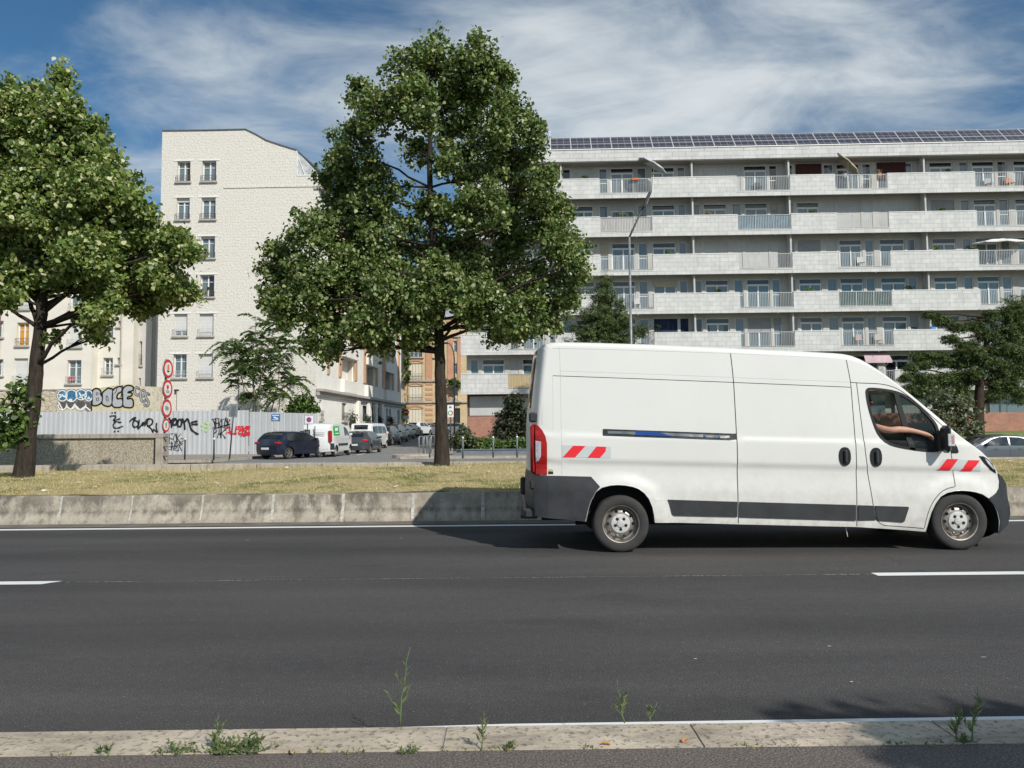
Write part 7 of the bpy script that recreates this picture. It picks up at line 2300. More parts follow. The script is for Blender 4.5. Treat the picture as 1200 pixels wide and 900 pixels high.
# ---------------------------------------------------------------- parked and passing cars
def car(label, cat, pos, heading, prof, wsr, rwr, belt, w0, wx, wr, wins, paint, bumper_z=.5, alloy=True, group=None, name='parked_car', tumble=.42, kinks=None, detail=True, roofz=None):
    "heading: degrees to the right of straight ahead; x forward, y left"
    t = thing(name, label, cat, pos, math.radians(90-heading), group)
    n0 = len(prof)
    L0 = min(p[0] for p in prof); L1 = max(p[0] for p in prof); xm = (L0+L1)/2; hl = (L1-L0)/2
    def W(x, z):
        w = w0-(z-belt)*tumble*(1 if z > belt else 0)-.05*max(0, (.45-z)/.3)
        f = abs(x-xm)/hl
        w -= .20*max(0, (f-.72)/.28)**2
        w -= .03*max(0, 1-abs(z-(belt-.22))/.12)*0
        for cx in wx: 
            r = math.hypot(x-cx, z-wr); w += .02*max(0, 1-abs(r-wr*1.2)/.15)
        return w
    P = []; tp = []
    for i in range(n0-1):
        a, b = Vector(prof[i]), Vector(prof[i+1]); k = max(1, int((b-a).length/.14))
        for q in range(k): P.append(tuple(a+(b-a)*q/k)); tp.append(i+q/k)
    P.append(prof[-1]); tp.append(n0-1)
    P = smooth_open(P, 1)
    INSc = .06
    C = smooth_open(inset_chain(P, INSc), 2)
    rows = []
    for i in range(len(P)):
        Q = Vector(C[i]); R_ = Vector(P[i]); half = []
        for k in range(5):
            th = math.pi/2*k/4; pt = R_.lerp(Q, 1-math.sin(th)); half.append((pt.x, W(*Q)-.075*(1-math.cos(th)), pt.y))
        w1 = half[-1][1]; a = Vector(P[max(0, i-1)]); b = Vector(P[min(len(P)-1, i+1)]); nn = (b-a).normalized(); nn = Vector((-nn.y, nn.x))
        cr = .10 if (tp[i] < 3 or tp[i] > n0-4) else .035
        mid = [(R_.x+nn.x*cr*(1-abs(s_)**2), -w1*s_, R_.y+nn.y*cr*(1-abs(s_)**2)) for s_ in (-.75, -.5, -.25, 0, .25, .5, .75)]
        rows.append(half+mid+[(p[0], -p[1], p[2]) for p in half[::-1]])
    m_ = len(rows[0]); bd = MB(); fg = MB(); rg = MB(); bf = MB(); br = MB()
    for i in range(len(P)-1):
        for j in range(m_-1):
            tg = bd; mid_ = 4 < j < m_-6
            if wsr[0] <= tp[i] < wsr[1]-.02 and mid_: tg = fg
            elif rwr and rwr[0] <= tp[i] < rwr[1]-.02 and mid_: tg = rg
            elif P[i][1] < bumper_z and P[i+1][1] < bumper_z+.02: tg = br if tp[i] < n0/2 else bf
            tg.add([rows[i][j], rows[i][j+1], rows[i+1][j+1], rows[i+1][j]], [(3, 2, 1, 0)])
    arch = []
    for cx in wx[::-1]:
        ra = wr*1.17; arch.append([(cx+ra*math.cos(a*math.pi/8), max(C[0][1], wr*.95)+0 if False else wr+ra*math.sin(a*math.pi/8)) for a in range(0, 9)])
    zb = prof[0][1]
    side_out = list(C)
    bottom = []
    for A in arch: bottom += [(A[0][0], zb)]+A+[(A[-1][0], zb)]
    V, F = cdt([densify(side_out+bottom, .2)], [], .25, .12)
    for s_ in (-1, 1):
        bd.add([(v.x, s_*W(v.x, v.y), v.y) for v in V], [f if s_ < 0 else f[::-1] for f in [(q if (V[q[1]]-V[q[0]]).cross(V[q[2]]-V[q[0]]) > 0 else q[::-1]) for q, _, _ in F]])
    o = bd.build('body', paint, t, smooth=True); recalc(o); o.data.set_sharp_from_angle(angle=math.radians(40))
    if fg.f: fg.build('windscreen', DGLASS, t, smooth=True)
    if rg.f: rg.build('rear_window', DGLASS, t, smooth=True)
    if bf.f: q = bf.build('front_bumper', paint, t, smooth=True)
    if br.f: q = br.build('rear_bumper', paint, t, smooth=True)
    for s_ in (-1, 1):
        for w_ in wins:
            m = MB(); patch(m, w_, W, .004, .01, s_); m.build('side_window', DGLASS, t)
        m = MB(); z = belt+.03; x = kinks[1]-.25 if kinks else .7
        m.box(x, x+.14, s_*(W(x, z)), s_*(W(x, z)+.2), z, z+.13, bev=.03); m.build('mirror', paint, t, auto=40)
        for (hx) in (kinks[0] if kinks else ()):
            m = MB(); m.box(hx, hx+.16, s_*W(hx, belt-.12), s_*(W(hx, belt-.12)+.02), belt-.13, belt-.10); m.build('door_handle', paint if not name.startswith('x') else BLACKP, t)
    for cx in wx:
        for s_ in (-1, 1):
            wheel(t, (cx, s_*(w0-.12), wr), wr, .2, wr*.66, s_, 'alloy' if alloy else 'steel', seg=24)
    m = MB(); m.box(L0+.2, L1-.2, -w0+.22, w0-.22, zb-.02, belt-.1); m.build('underbody', SEAM, t)
    return t, W
def lights(t, W, L0, L1, z, dz, w0, tailc=None, plate=True, L0b=None):
    for s_ in (-1, 1):
        m = MB(); m.box(L0-.03, L0+.28, s_*(w0-.33), s_*(w0-.045), z, z+dz*.75, bev=.03); m.build('tail_light', tailc or REDL, t, auto=40)
        m = MB(); m.box(L1-.35, L1-.06, s_*(w0-.45), s_*(w0-.09), z-.10, z+.04, bev=.03); m.build('headlight', CLEARL, t, auto=40)
    if plate:
        m = MB(); m.box(L0-.115, L0-.06, -.26, .26, .52, .63, bev=.004); m.build('licence_plate', M('plate_white', (.72, .72, .70), .5), t)
        m = MB(); m.box(L1+.06, L1+.11, -.26, .26, .45, .56, bev=.004); m.build('licence_plate', M('plate_white', (.72, .72, .70), .5), t)
HATCH = [(-1.93, .26), (-2.0, .42), (-2.03, .72), (-1.98, .93), (-1.86, 1.06), (-1.50, 1.38), (-1.25, 1.45), (-.5, 1.475), (.1, 1.44), (.42, 1.38), (1.10, 1.00), (1.72, .87), (1.96, .70), (2.03, .5), (1.98, .24)]
HW_ = [[(-1.38, 1.03), (-1.30, 1.24), (-1.05, 1.36), (-.32, 1.39), (-.30, .99), (-1.2, .98)], [(-.24, .99), (-.26, 1.39), (.12, 1.37), (.38, 1.30), (.92, 1.02), (.8, .975)]]
def hatch(label, pos, head, paint, sc=1.0, name='parked_car', cat='car', group='cars parked along the side street', tail=None):
    t, W = car(label, cat, pos, head, HATCH, (9, 10), (4, 5), .96, .885, (-1.22, 1.30), .31, HW_, paint, kinks=((-.55, .55), .98), group=group, name=name)
    lights(t, W, -2.0, 2.0, .80, .17, .885, tail)
    return t
def shiny(name, col, metal=.3): return mat_carpaint(name, col, .25, coat=.8, metal=metal)
def spot(px, d, z=None):
    zz = 0.003 if d < 56 else .003+.026*(d-56)
    q = atY(px, 500, d); return (q.x, d, zz if z is None else z)
NAVY = shiny('navy_paint', (.008, .014, .035)); GREYP = shiny('grey_paint', (.07, .075, .085)); WHP = shiny('plain_white_paint', (.74, .74, .73), 0)
DKP = shiny('charcoal_paint', (.02, .021, .023)); BRP = shiny('bronze_paint', (.10, .085, .065)); SVP = shiny('silver_paint', (.36, .37, .38), .6); BLP = shiny('black_paint', (.006, .006, .007), 0)
h_ = hatch('navy blue hatchback parked at the street corner nearest the camera', spot(343.5, 41.2), 26, NAVY)
m = MB(); m.tube([(-1.2, 0, 1.44), (-1.45, 0, 1.62)], .008, 5); m.build('antenna', BLACKP, h_)
# compact white delivery van with a green side sign
CV = [(-2.28, .32), (-2.36, .5), (-2.38, .9), (-2.34, 1.3), (-2.26, 1.72), (-2.1, 1.86), (-1.5, 1.92), (-.2, 1.93), (.55, 1.88), (.85, 1.80), (1.62, 1.22), (2.15, 1.05), (2.36, .80), (2.40, .5), (2.34, .28)]
t, W = car('small white panel van with a green sign, parked behind the navy hatchback', 'van', spot(384.5, 44.3), 3, CV, (9, 10), None, 1.18, .92, (-1.42, 1.55), .32, [[(.32, 1.20), (.30, 1.72), (.62, 1.72), (.95, 1.60), (1.42, 1.22)]], WHP, alloy=False, kinks=((-.2, .45), 1.45), tumble=.14, name='delivery_van', group='cars parked along the side street')
for s_ in (-1, 1):
    m = MB(); m.box(-2.40, -2.2, s_*.72, s_*.915, .85, 1.50, bev=.03); m.build('tail_light', REDL, t, auto=40)
    m = MB(); patch(m, [(-2.22, .42), (-2.22, .78), (-1.86, .78), (-1.80, .62), (-1.80, .42)], W, .01, .02, s_); patch(m, [(-1.0, .62), (-1.0, .76), (1.0, .76), (1.0, .62)], W, .01, .02, s_); m.build('side_moulding', TRIM, t)
    m = MB(); patch(m, [(-1.86, 1.22), (-1.84, 1.74), (-.72, 1.78), (-.72, 1.22)], W, .008, .01, s_); gsn = m.build('green_sign', M('green_film', (.02, .36, .06), .5), t)
    m = MB(); patch(m, [(-1.55, 1.48), (-1.53, 1.66), (-.98, 1.68), (-.98, 1.5)], W, .011, .002, s_); patch(m, [(-1.62, 1.32), (-1.62, 1.37), (-.9, 1.37), (-.9, 1.32)], W, .011, .002, s_); m.build('print', WHT, gsn)
m = MB(); m.box(-2.50, -2.455, .28, .56, 1.22, 1.56); lg = m.build('logo_square', BLACKP, t); m = MB(); m.box(-2.506, -2.50, .36, .50, 1.29, 1.49); m.build('logo_mark', WHP, lg)
m = MB()
for k in range(2): m.box(-2.475, -2.462, -.55, .10, 1.36-k*.11, 1.40-k*.11)
m.build('rear_print', M('grey_print', (.3, .3, .3), .6), t)
m = MB(); m.box(-2.50, -2.46, -.02, .02, .55, 1.75); m.build('door_gap', SEAM, t)
m = MB(); m.box(-2.49, -2.45, -.22, .02, .98, 1.06, bev=.01); m.build('door_handle', BLACKP, t)
h_ = hatch('dark grey saloon with a bright red tail lamp between the two white vans', spot(425.5, 50.3), 5, GREYP, tail=M('bright_red_lens', (.75, .02, .02), .2))
MBUS = [(-2.45, .32), (-2.52, .5), (-2.54, 1.0), (-2.46, 1.5), (-2.36, 1.88), (-2.2, 1.96), (-1, 2.0), (1.2, 1.98), (1.4, 1.92), (1.95, 1.25), (2.35, 1.05), (2.48, .8), (2.5, .5), (2.46, .28)]
t, W = car('white minibus with dark windows parked by the shaded street front', 'minibus', spot(433.5, 58.5), 5, MBUS, (8, 9), (3, 4), 1.18, .95, (-1.5, 1.6), .33, [[(-2.2, 1.2), (-2.15, 1.75), (-1.0, 1.78), (-1.0, 1.2)], [(-.92, 1.2), (-.92, 1.78), (.3, 1.78), (.3, 1.2)], [(.4, 1.2), (.4, 1.77), (1.2, 1.75), (1.75, 1.22)]], WHP, alloy=False, kinks=((-.2, .5), 1.5), tumble=.14, name='minibus', group='cars parked along the side street')
lights(t, W, -2.5, 2.42, 1.0, .3, .95)
SUVP = [(p[0]*1.08, p[1]*1.14) for p in HATCH]; SUVW = [[(q[0]*1.08, q[1]*1.14) for q in w_] for w_ in HW_]
def suv(label, pos, head, paint):
    t, W = car(label, 'car', pos, head, SUVP, (9, 10), (4, 5), 1.09, .92, (-1.30, 1.40), .35, SUVW, paint, kinks=((-.6, .6), 1.05), group='cars parked along the side street')
    lights(t, W, -2.16, 2.16, .92, .2, .92)
suv('charcoal car parked directly in front of the white minibus', spot(453, 65), 6, DKP)
suv('bronze-brown car behind the charcoal one at the end of the white front', spot(463, 71), 7, BRP)
hatch('dark car half hidden in the shade where the street front ends', spot(472.5, 78), 9, DKP)
hatch('black car last before the white one near the brick house', spot(480, 84.5), 11, BLP)
suv('white car parked before the brick house shutters', spot(490.5, 89), 16, WHP)
hatch('silver car right of the white one in front of the brick house', spot(500.5, 92), 30, SVP)
hatch('small dark car just left of the big tree trunk', spot(509, 94.2), 45, NAVY)
hatch('pale silver car seen just right of the big tree trunk at the street end', spot(535, 93), 82, SVP)
# silver saloon on the opposite carriageway, facing left
SED = [(-2.35, .26), (-2.42, .45), (-2.44, .75), (-2.36, .96), (-1.85, 1.03), (-1.15, 1.34), (-.85, 1.40), (-.1, 1.43), (.35, 1.39), (.62, 1.33), (1.28, .98), (2.05, .84), (2.36, .64), (2.44, .45), (2.38, .22)]
SW_ = [[(-1.45, 1.02), (-1.05, 1.24), (-.75, 1.32), (-.30, 1.345), (-.26, .96), (-1.1, .955)], [(-.19, .955), (-.23, 1.35), (.15, 1.34), (.52, 1.24), (1.0, .98), (.9, .95)]]
q = atY(1186, 520, 34.6)
t, W = car('silver-grey saloon driving left on the opposite carriageway behind the van bonnet', 'car', (q.x-1.2, 34.2, -.355), -91, SED, (9, 10), (4, 5), .935, .90, (-1.42, 1.42), .335, SW_, shiny('slate_silver_paint', (.17, .18, .20), .5), kinks=((-.75, .32), .98), name='passing_car')
lights(t, W, -2.4, 2.38, .74, .14, .90)
for s_ in (-1, 1):
    m = MB(); patch(m, [(-1.02, .33), (-1.02, .37), (1.05, .33), (1.05, .27), (.0, .27)], W, .012, .02, s_); m.build('sill_trim', CHROME, t)
    m = MB(); 
    for xx in (-.22, 1.02, -1.12): patch(m, [(xx, .38), (xx+.012, .38), (xx+.012, .93), (xx, .93)], W, .002, 0, s_)
    m.build('door_gap', SEAM, t)

# ---------------------------------------------------------------- person in the cab
def skin_fig(name, verts, edges, rad, mat, parent, root=0, sub=2):
    me = bpy.data.meshes.new(name); me.from_pydata([tuple(v) for v in verts], edges, [])
    o = bpy.data.objects.new(name, me); COL.objects.link(o); o.parent = parent
    me.materials.append(mat)
    md = o.modifiers.new('skin', 'SKIN'); md.use_smooth_shade = True
    for i, r in enumerate(rad):
        sv = me.skin_vertices[0].data[i]; sv.radius = (r, r) if not hasattr(r, '__len__') else r; sv.use_root = (i == root)
    o.modifiers.new('sub', 'SUBSURF').levels = sub; o.modifiers['sub'].render_levels = sub
    return o
SKIN = M('skin', (.50, .27, .18), .55, var=.08, vscale=12); SHIRT = M('dark_tshirt', (.03, .035, .045), .9, var=.2, vscale=8); HAIR = M('dark_brown_hair', (.035, .018, .012), .8); JEANS = M('blue_trousers', (.05, .07, .13), .9)
hip = Vector((CABX+.30, -.46, 1.02))
per_ = thing('person', 'person in a dark T-shirt in the van cab, bare arm out of the window', 'person', Vector((VX0, V_NEAR+HW, 0))+hip, 0)
def L3(px, py, y): a = vp(px, py); return Vector((a[0], y, a[1]))-hip
V_ = []; E_ = []; R_ = []
def chain(start, pts, rr_):
    prev = start
    for p, r in zip(pts, rr_):
        V_.append(p); R_.append(r); i = len(V_)-1
        if prev is not None: E_.append((prev, i))
        prev = i
    return prev
i0 = chain(None, [Vector((0, 0, 0))], [.13])
i1 = chain(i0, [Vector((-.02, 0, .2)), Vector((-.03, 0, .40)), Vector((-.02, 0, .50))], [.12, (.15, .13), .10])
i2 = chain(i1, [Vector((0, 0, .59)), Vector((.03, 0, .68)), Vector((.03, 0, .78)), Vector((.02, 0, .86))], [.055, .07, .085, .06])
sh = Vector((-.0, -.20, .47))
wr_ = L3(1079, 507.2, -1.02)
ia = chain(i1, [sh, L3(1026, 499, -.86), L3(1036, 503.2, -.98), L3(1043, 504.6, -1.03), L3(1050, 503.2, -1.03), L3(1060, 503.8, -1.02), L3(1069, 505.0, -1.02), wr_], [.062, .050, .047, .041, .045, .041, .033, .0245])
ip = chain(ia, [L3(1083.5, 508.6, -1.02)], [.030])
ib = chain(ip, [L3(1087.5, 510.4, -1.02)], [.026])
for k, (dy, ln) in enumerate(((-.033, .9), (-.011, 1.0), (.011, .93), (.033, .75))):
    a = L3(1087.5, 510.4, -1.02)+Vector((0, dy*.8, 0))
    chain(ib, [a+Vector((.018*ln, dy*.2, -.006)), a+Vector((.036*ln, dy*.25, -.030)), a+Vector((.038*ln, dy*.25, -.062*ln))], [.0095, .009, .008])
chain(ia, [wr_+Vector((.03, .030, -.015)), wr_+Vector((.055, .036, -.035)), wr_+Vector((.070, .030, -.055))], [.013, .011, .009])
sh2 = Vector((0, .20, .47))
ic = chain(i1, [sh2, Vector((.12, .30, .25)), Vector((.30, .20, .14)), Vector((.36, .15, .13)), Vector((.42, .13, .12))], [.06, .048, .036, .028, .026])
for dy in (-.03, -.01, .01, .03): chain(ic, [Vector((.455, .13+dy, .11)), Vector((.48, .13+dy*1.1, .09)), Vector((.485, .13+dy*1.1, .065))], [.0095, .009, .008])
chain(ic, [Vector((.43, .09, .11)), Vector((.455, .075, .10))], [.011, .009])
for s_ in (-1, 1):
    chain(i0, [Vector((.08, s_*.10, -.02)), Vector((.28, s_*.13, .03)), Vector((.46, s_*.14, .02)), Vector((.50, s_*.14, -.22)), Vector((.49, s_*.14, -.38)), Vector((.60, s_*.14, -.41))], [.09, .085, .062, .05, .04, .035])
skin_fig('body', V_, E_, R_, SKIN, per_)
tv = [Vector((0, 0, 0)), Vector((-.02, 0, .2)), Vector((-.03, 0, .40)), Vector((-.02, 0, .50)), Vector((-.0, -.19, .475)), L3(1024, 497, -.82), L3(1028.5, 501.5, -.90), Vector((0, .19, .475)), Vector((.10, .28, .29))]
skin_fig('tshirt', tv, [(0, 1), (1, 2), (2, 3), (3, 4), (4, 5), (5, 6), (3, 7), (7, 8)], [.15, .14, (.17, .15), .105, .078, .066, .064, .075, .066], SHIRT, per_)
tv = [Vector((0, 0, -.01))]; te = []; tr_ = [.145]
for s_ in (-1, 1):
    b_ = len(tv); tv += [Vector((.08, s_*.10, -.02)), Vector((.28, s_*.13, .03)), Vector((.46, s_*.14, .02)), Vector((.50, s_*.14, -.20)), Vector((.49, s_*.14, -.34))]; tr_ += [.10, .095, .075, .062, .055]
    te += [(0, b_), (b_, b_+1), (b_+1, b_+2), (b_+2, b_+3), (b_+3, b_+4)]
skin_fig('trousers', tv, te, tr_, JEANS, per_)
m = MB(); m.ball((.01, 0, .80), (.105, .095, .11), 16, 10); m.build('hair', HAIR, per_, smooth=True)
m = MB()
m.ball((.125, 0, .745), (.022, .016, .026), 8, 6); m.build('nose', SKIN, per_, smooth=True)
for s_ in (-1, 1):
    m = MB(); m.ball((.112, s_*.032, .775), .011, 8, 6); m.build('eye', BLACKP, per_, smooth=True)
    m = MB(); m.ball((.02, s_*.088, .75), (.022, .010, .032), 8, 6); m.build('ear', SKIN, per_, smooth=True)
m = MB(); m.box(.105, .118, -.025, .025, .700, .708, bev=.003); m.build('mouth', M('lips', (.32, .10, .08), .6), per_)
# ---------------------------------------------------------------- street furniture and signs
GALV = M('galvanised_steel', (.30, .31, .32), .45, metal=.5, var=.15, vscale=6); DKM = M('dark_street_metal', (.035, .04, .045), .5); GRM = M('grey_green_post', (.12, .15, .15), .5)
# tall lamp in front of the block
q = atY(741, 480, 35.6)
t = thing('street_lamp', 'tall grey street lamp with angled arm in front of the balconies above the van', 'street lamp', (q.x, q.y, .12))
top = atY(738.6, 278, 35.6)-q; top.z += q.z-.12; top.x = (atY(738.6, 278, 35.6)-q).x*0
hd = atY(753, 244, 35.6); 
zt_ = atY(739, 278, 35.6).z-.12
m = MB(); m.tube([(0, 0, 0), (0, 0, 1.2)], .10, 12); m.tube([(0, 0, 1.2), (0, 0, 1.25), (0, 0, zt_)], [.10, .075, .055], 12); m.build('pole', GALV, t, smooth=True)
e = Vector((hd.x-q.x, -.3, hd.z-.12))
m = MB(); m.tube([(0, 0, zt_-.1), (0, 0, zt_), tuple(e)], [.05, .05, .035], 8); m.build('arm', DKM, t, smooth=True)
m = MB(); M4 = Matrix.Translation(e) @ Matrix.Rotation(-math.atan2(e.z-zt_, e.x), 4, 'Y')
m.box(-.1, .75, -.16, .16, -.07, .07, bev=.05, M=M4); hdo = m.build('lamp_head', DKM, t, auto=40)
m = MB(); m.box(.1, .68, -.125, .125, -.085, -.071, bev=.005, M=M4); m.build('lens', M('lamp_lens', (.6, .62, .6), .2), hdo)
# side street lamp
q = atY(532.5, 480, 50.5)
t = thing('street_lamp', 'slender dark street lamp with curved arm right of the big trunk', 'street lamp', (q.x, q.y, .12))
zt_ = atY(531.5, 420, 50.5).z-.12; ze = atY(523.5, 401.5, 50.5).z-.12; xe = atY(523.5, 401.5, 50.5).x-q.x
m = MB(); m.tube([(0, 0, 0), (0, 0, 1.1)], .10, 10); m.tube([(0, 0, 1.1), (0, 0, zt_)]+[(xe*(1-math.cos(a)), 0, zt_+(ze-zt_)*math.sin(a)) for a in (.3, .6, .9, 1.2, 1.57)], [.06, .05, .045, .045, .04, .04, .035], 8); m.build('pole', DKM, t, smooth=True)
m = MB(); m.box(xe-.45, xe+.1, -.1, .1, ze-.1, ze+.03, bev=.03); m.build('lamp_head', DKM, t, auto=40)
# four round signs on one mast
SD = 23.0
q = atY(192.6, 520, SD)
t = thing('sign_mast', 'mast with four round red-rimmed road signs one above the other', 'road sign', (q.x, q.y, .0))
m = MB(); m.tube([(0, 0, 0), (0, 0, atY(195, 421, SD).z)], .035, 10); m.build('pole', GALV, t, smooth=True)
ang_ = math.radians(86)
REDR = M('sign_red', (.62, .03, .03), .5); SWH = M('sign_white', (.76, .76, .74), .45); SBK = M('sign_black', (.02, .02, .02), .5); SOR = M('sign_orange', (.75, .22, .03), .5)
for i, (px, py, r_) in enumerate(((195.7, 432.4, 10.8), (195.4, 456, 10.7), (194.8, 478.6, 10.6), (194, 498.4, 7.9))):
    z = atY(px, py, SD).z; r_ = r_*SD/FPX
    M4 = Matrix.Translation((.05+(px-194.6)*SD/FPX*.6, -.05, z)) @ Matrix.Rotation(ang_, 4, 'Z')
    m = MB(M4); m.lathe([(.001, .0), (r_*1.02, .0), (r_*1.04, -.012), (r_*1.02, -.025), (.001, -.025)], 32); o = m.build('sign_plate', GALV, t); recalc(o)
    m = MB(M4); n = 32; m.grid([[(r_*1.0*math.cos(6.2832*k/n), -.028, r_*1.0*math.sin(6.2832*k/n)) for k in range(n+1)], [(r_*.72*math.cos(6.2832*k/n), -.028, r_*.72*math.sin(6.2832*k/n)) for k in range(n+1)]]); m.build('red_ring', REDR, o).data
    m = MB(M4); m.add([(r_*.72*math.cos(6.2832*k/n), -.028, r_*.72*math.sin(6.2832*k/n)) for k in range(n)], [tuple(range(n))]); m.build('white_face', SWH, o)
    m = MB(M4); b_ = MB(M4)
    if i == 0:
        m.box(-r_*.20, r_*.20, -.032, -.029, -r_*.12, r_*.36); b_.box(-r_*.22, r_*.22, -.032, -.029, -r_*.36, -r_*.18); b_.box(-r_*.1, r_*.1, -.032, -.029, r_*.37, r_*.44); mm, bm_ = SOR, SBK
    elif i == 1:
        m.lathe([(.001, -.032), (r_*.24, -.032), (r_*.24, -.029)], 16, c=(0, 0, r_*.22)); b_.box(-r_*.36, r_*.36, -.032, -.029, -r_*.24, -r_*.18); b_.box(-r_*.30, r_*.30, -.032, -.029, -r_*.38, -r_*.32); b_.box(-r_*.05, r_*.05, -.032, -.029, -r_*.1, r_*.0); mm, bm_ = REDR, SBK
    elif i == 2:
        m.box(-r_*.34, r_*.10, -.032, -.029, -r_*.08, r_*.26); m.box(r_*.12, r_*.34, -.032, -.029, -r_*.08, r_*.14); b_.box(-r_*.26, -r_*.12, -.032, -.029, -r_*.22, -r_*.09); b_.box(r_*.1, r_*.24, -.032, -.029, -r_*.22, -r_*.09); mm, bm_ = M('sign_grey_mark', (.30, .30, .30), .5), SBK
    else:
        m.box(-r_*.06, r_*.10, -.032, -.029, -r_*.4, r_*.4); b_.box(-r_*.25, -r_*.16, -.032, -.029, -r_*.3, r_*.3); mm, bm_ = SBK, M('sign_grey_mark', (.30, .30, .30), .5)
    m.build('symbol', mm, o); b_.build('symbol', bm_, o)
def post(name, label, cat, px, y0, y1, r_, mat, cap=None, z0=.12):
    d = 870*(1.46-z0)/(y1-(508.5-px*.0075)); q = atY(px, y1, d)
    t = thing(name, label, cat, (q.x, q.y, z0)); h = atY(px, y0, d).z-z0
    m = MB(); m.tube([(0, 0, 0), (0, 0, h)], r_, 10); m.build('pole', mat, t, smooth=True)
    m = MB(); m.ball((0, 0, h), r_*1.25, 10, 6); m.build('cap', cap or mat, t, smooth=True)
    return t, h, d
post('bollard', 'thin dark bollard in front of the tag-covered hoarding, just right of the round signs', 'bollard', 216.5, 514.5, 539, .04, DKM, SWH)
post('bollard', 'thin dark bollard midway between the round signs and the parking panel', 'bollard', 250.5, 514.5, 539, .04, DKM, SWH)
post('bollard', 'slim grey bollard just left of the big trunk beside the railings', 'bollard', 503.6, 514, 536, .04, GRM)
post('bollard', 'slim bollard with white top just right of the big trunk', 'bollard', 542.4, 513, 537, .045, GRM, SWH)
post('bollard', 'slim bollard with white top midway between trunk and van', 'bollard', 578, 512.5, 536, .045, GRM, SWH)
post('bollard', 'slim bollard close to the rear of the white van', 'bollard', 606, 512, 536, .045, GRM, SWH)
# grey-backed panel on a leaning pole
t, h, d = post('sign_post', 'grey back of a rectangular sign on a leaning dark pole before the hoarding', 'sign', 269, 476, 537.5, .035, DKM)
t.rotation_euler = (0, math.radians(4.2), 0)
m = MB(); m.box(-.22, .22, -.07, -.04, h-.55, h+.12, bev=.01); m.build('panel', GALV, t); m = MB(); m.box(-.10, .10, -.085, -.071, h-.45, h+.02); m.build('panel_slot', GRM, t)
# no-parking square
t, h, d = post('sign_post', 'white square no-parking sign with blue and red disc at the end of the hoarding', 'sign', 360, 494, 534, .03, DKM)
m = MB(); m.box(-.12, .32, -.08, -.05, h-.12, h+.30, bev=.01); pl = m.build('panel', SWH, t)
m = MB(); m.lathe([(.001, -.086), (.145, -.086), (.145, -.081)], 24, c=(.1, 0, h+.10)); m.build('red_ring', REDR, pl)
m = MB(); m.lathe([(.001, -.090), (.105, -.090), (.105, -.086)], 24, c=(.1, 0, h+.10)); m.build('blue_disc', M('sign_blue', (.03, .08, .45), .5), pl)
m = MB(); m.box(-.135, .135, -.094, -.0905, -.018, .018, M=Matrix.Translation((.1, 0, h+.10)) @ Matrix.Rotation(.785, 4, 'Y')); m.build('red_bar', REDR, pl)
# white panel with green and red ring by the side street lamp
q = atY(528, 500, 49)
t = thing('sign_post', 'white panel with a green and red ring on the pole right of the big trunk', 'sign', (q.x, q.y, .12)); zz = atY(528, 489, 49).z-.12; z2 = atY(528, 474.5, 49).z-.12
m = MB(); m.tube([(0, 0, 0), (0, 0, z2)], .04, 8); m.build('pole', DKM, t, smooth=True)
m = MB(); m.box(-.20, .21, -.08, -.05, zz, z2, bev=.01); pl = m.build('panel', SWH, t)
cz = zz+.28
for nm, a0, a1, mt in (('green_arc', 1.57, 4.71, M('sign_green', (.05, .35, .12), .5)), ('red_arc', -1.57, 1.57, REDR)):
    m = MB(); n = 12; m.grid([[(rr__*math.cos(a0+(a1-a0)*k/n), -.085, cz+rr__*math.sin(a0+(a1-a0)*k/n)) for k in range(n+1)] for rr__ in (.17, .11)]); m.build(nm, mt, pl)
m = MB(); m.box(-.08, .08, -.085, -.081, z2-.22, z2-.10); m.build('symbol', GRM, pl)
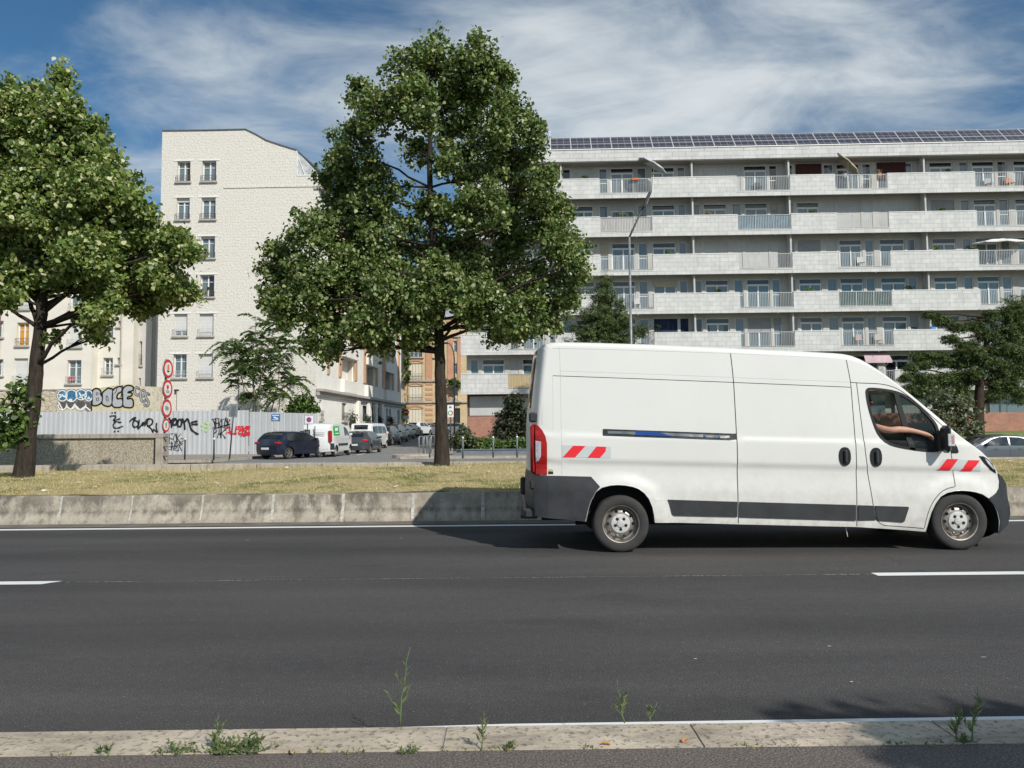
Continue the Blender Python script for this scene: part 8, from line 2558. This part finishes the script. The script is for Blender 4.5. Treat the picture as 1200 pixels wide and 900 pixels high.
# small red-topped sign by the creeper
q = atY(476, 500, 82); t = thing('sign_post', 'small red and white road sign at the far end of the white street front', 'sign', (q.x, q.y, .003+.026*26)); zz = atY(476, 483, 82).z-.68
m = MB(); m.tube([(0, 0, 0), (0, 0, zz+.3)], .04, 8); m.build('pole', GALV, t); m = MB(); m.lathe([(.001, -.06), (.32, -.06), (.32, -.03)], 20, c=(0, 0, zz)); o = m.build('sign_plate', REDR, t); m = MB(); m.box(-.2, .2, -.066, -.061, zz-.06, zz+.06); m.build('white_bar', SWH, o)
m = MB(); m.box(-.3, .3, -.06, -.03, zz-.75, zz-.4); m.build('plate', SWH, t)
# pedestrian railings on the corner
for i, (px, d, lab) in enumerate(((491, 41.2, 'grey hoop railings on the street corner left of the big trunk, nearer set'), (500, 44.5, 'second grey railing behind the first at the street corner'))):
    q = atY(px, 520, d); t = thing('railing', lab, 'railing', (q.x, q.y, .12), math.radians(84))
    for k in range(2):
        m = MB(); x0 = k*1.25
        m.tube([(x0, 0, 0), (x0, 0, .95), (x0+.06, 0, 1.02), (x0+.98, 0, 1.02), (x0+1.04, 0, .95), (x0+1.04, 0, 0)], .028, 8); m.tube([(x0, 0, .5), (x0+1.04, 0, .5)], .02, 6)
        if i == 0:
            for a_ in (-.05, .05): m.tube([(x0+.52, a_*2, 0), (x0+.52, a_*2, 1.0)], .014, 5)
        m.build('hoop', GALV, t, smooth=True)
q = atY(489, 535, 41); t = thing('kerb_island', 'small raised kerb island at the foot of the corner railings', 'kerb', (q.x-.2, 40.4, .0))
m = MB(); m.lathe([(.001, .20), (.95, .20), (1.05, .17), (1.08, 0)], 24, axis='z'); m.build('island', C_LOW, t, smooth=False)
# thin mast over the wall behind the hoarding
q = atY(206.3, 500, 47.5); t = thing('camera_mast', 'thin grey mast with a small dark camera above the hoarding', 'mast', (q.x, q.y, 0)); zz = atY(206.3, 457, 47.5).z
m = MB(); m.tube([(0, 0, 0), (0, 0, zz)], .022, 6); m.build('pole', GALV, t); m = MB(); m.box(-.1, .12, -.2, .08, zz-.08, zz+.03, bev=.02); m.box(-.12, -.04, -.1, .02, zz-.3, zz-.08, bev=.02); m.build('camera_head', DKM, t)
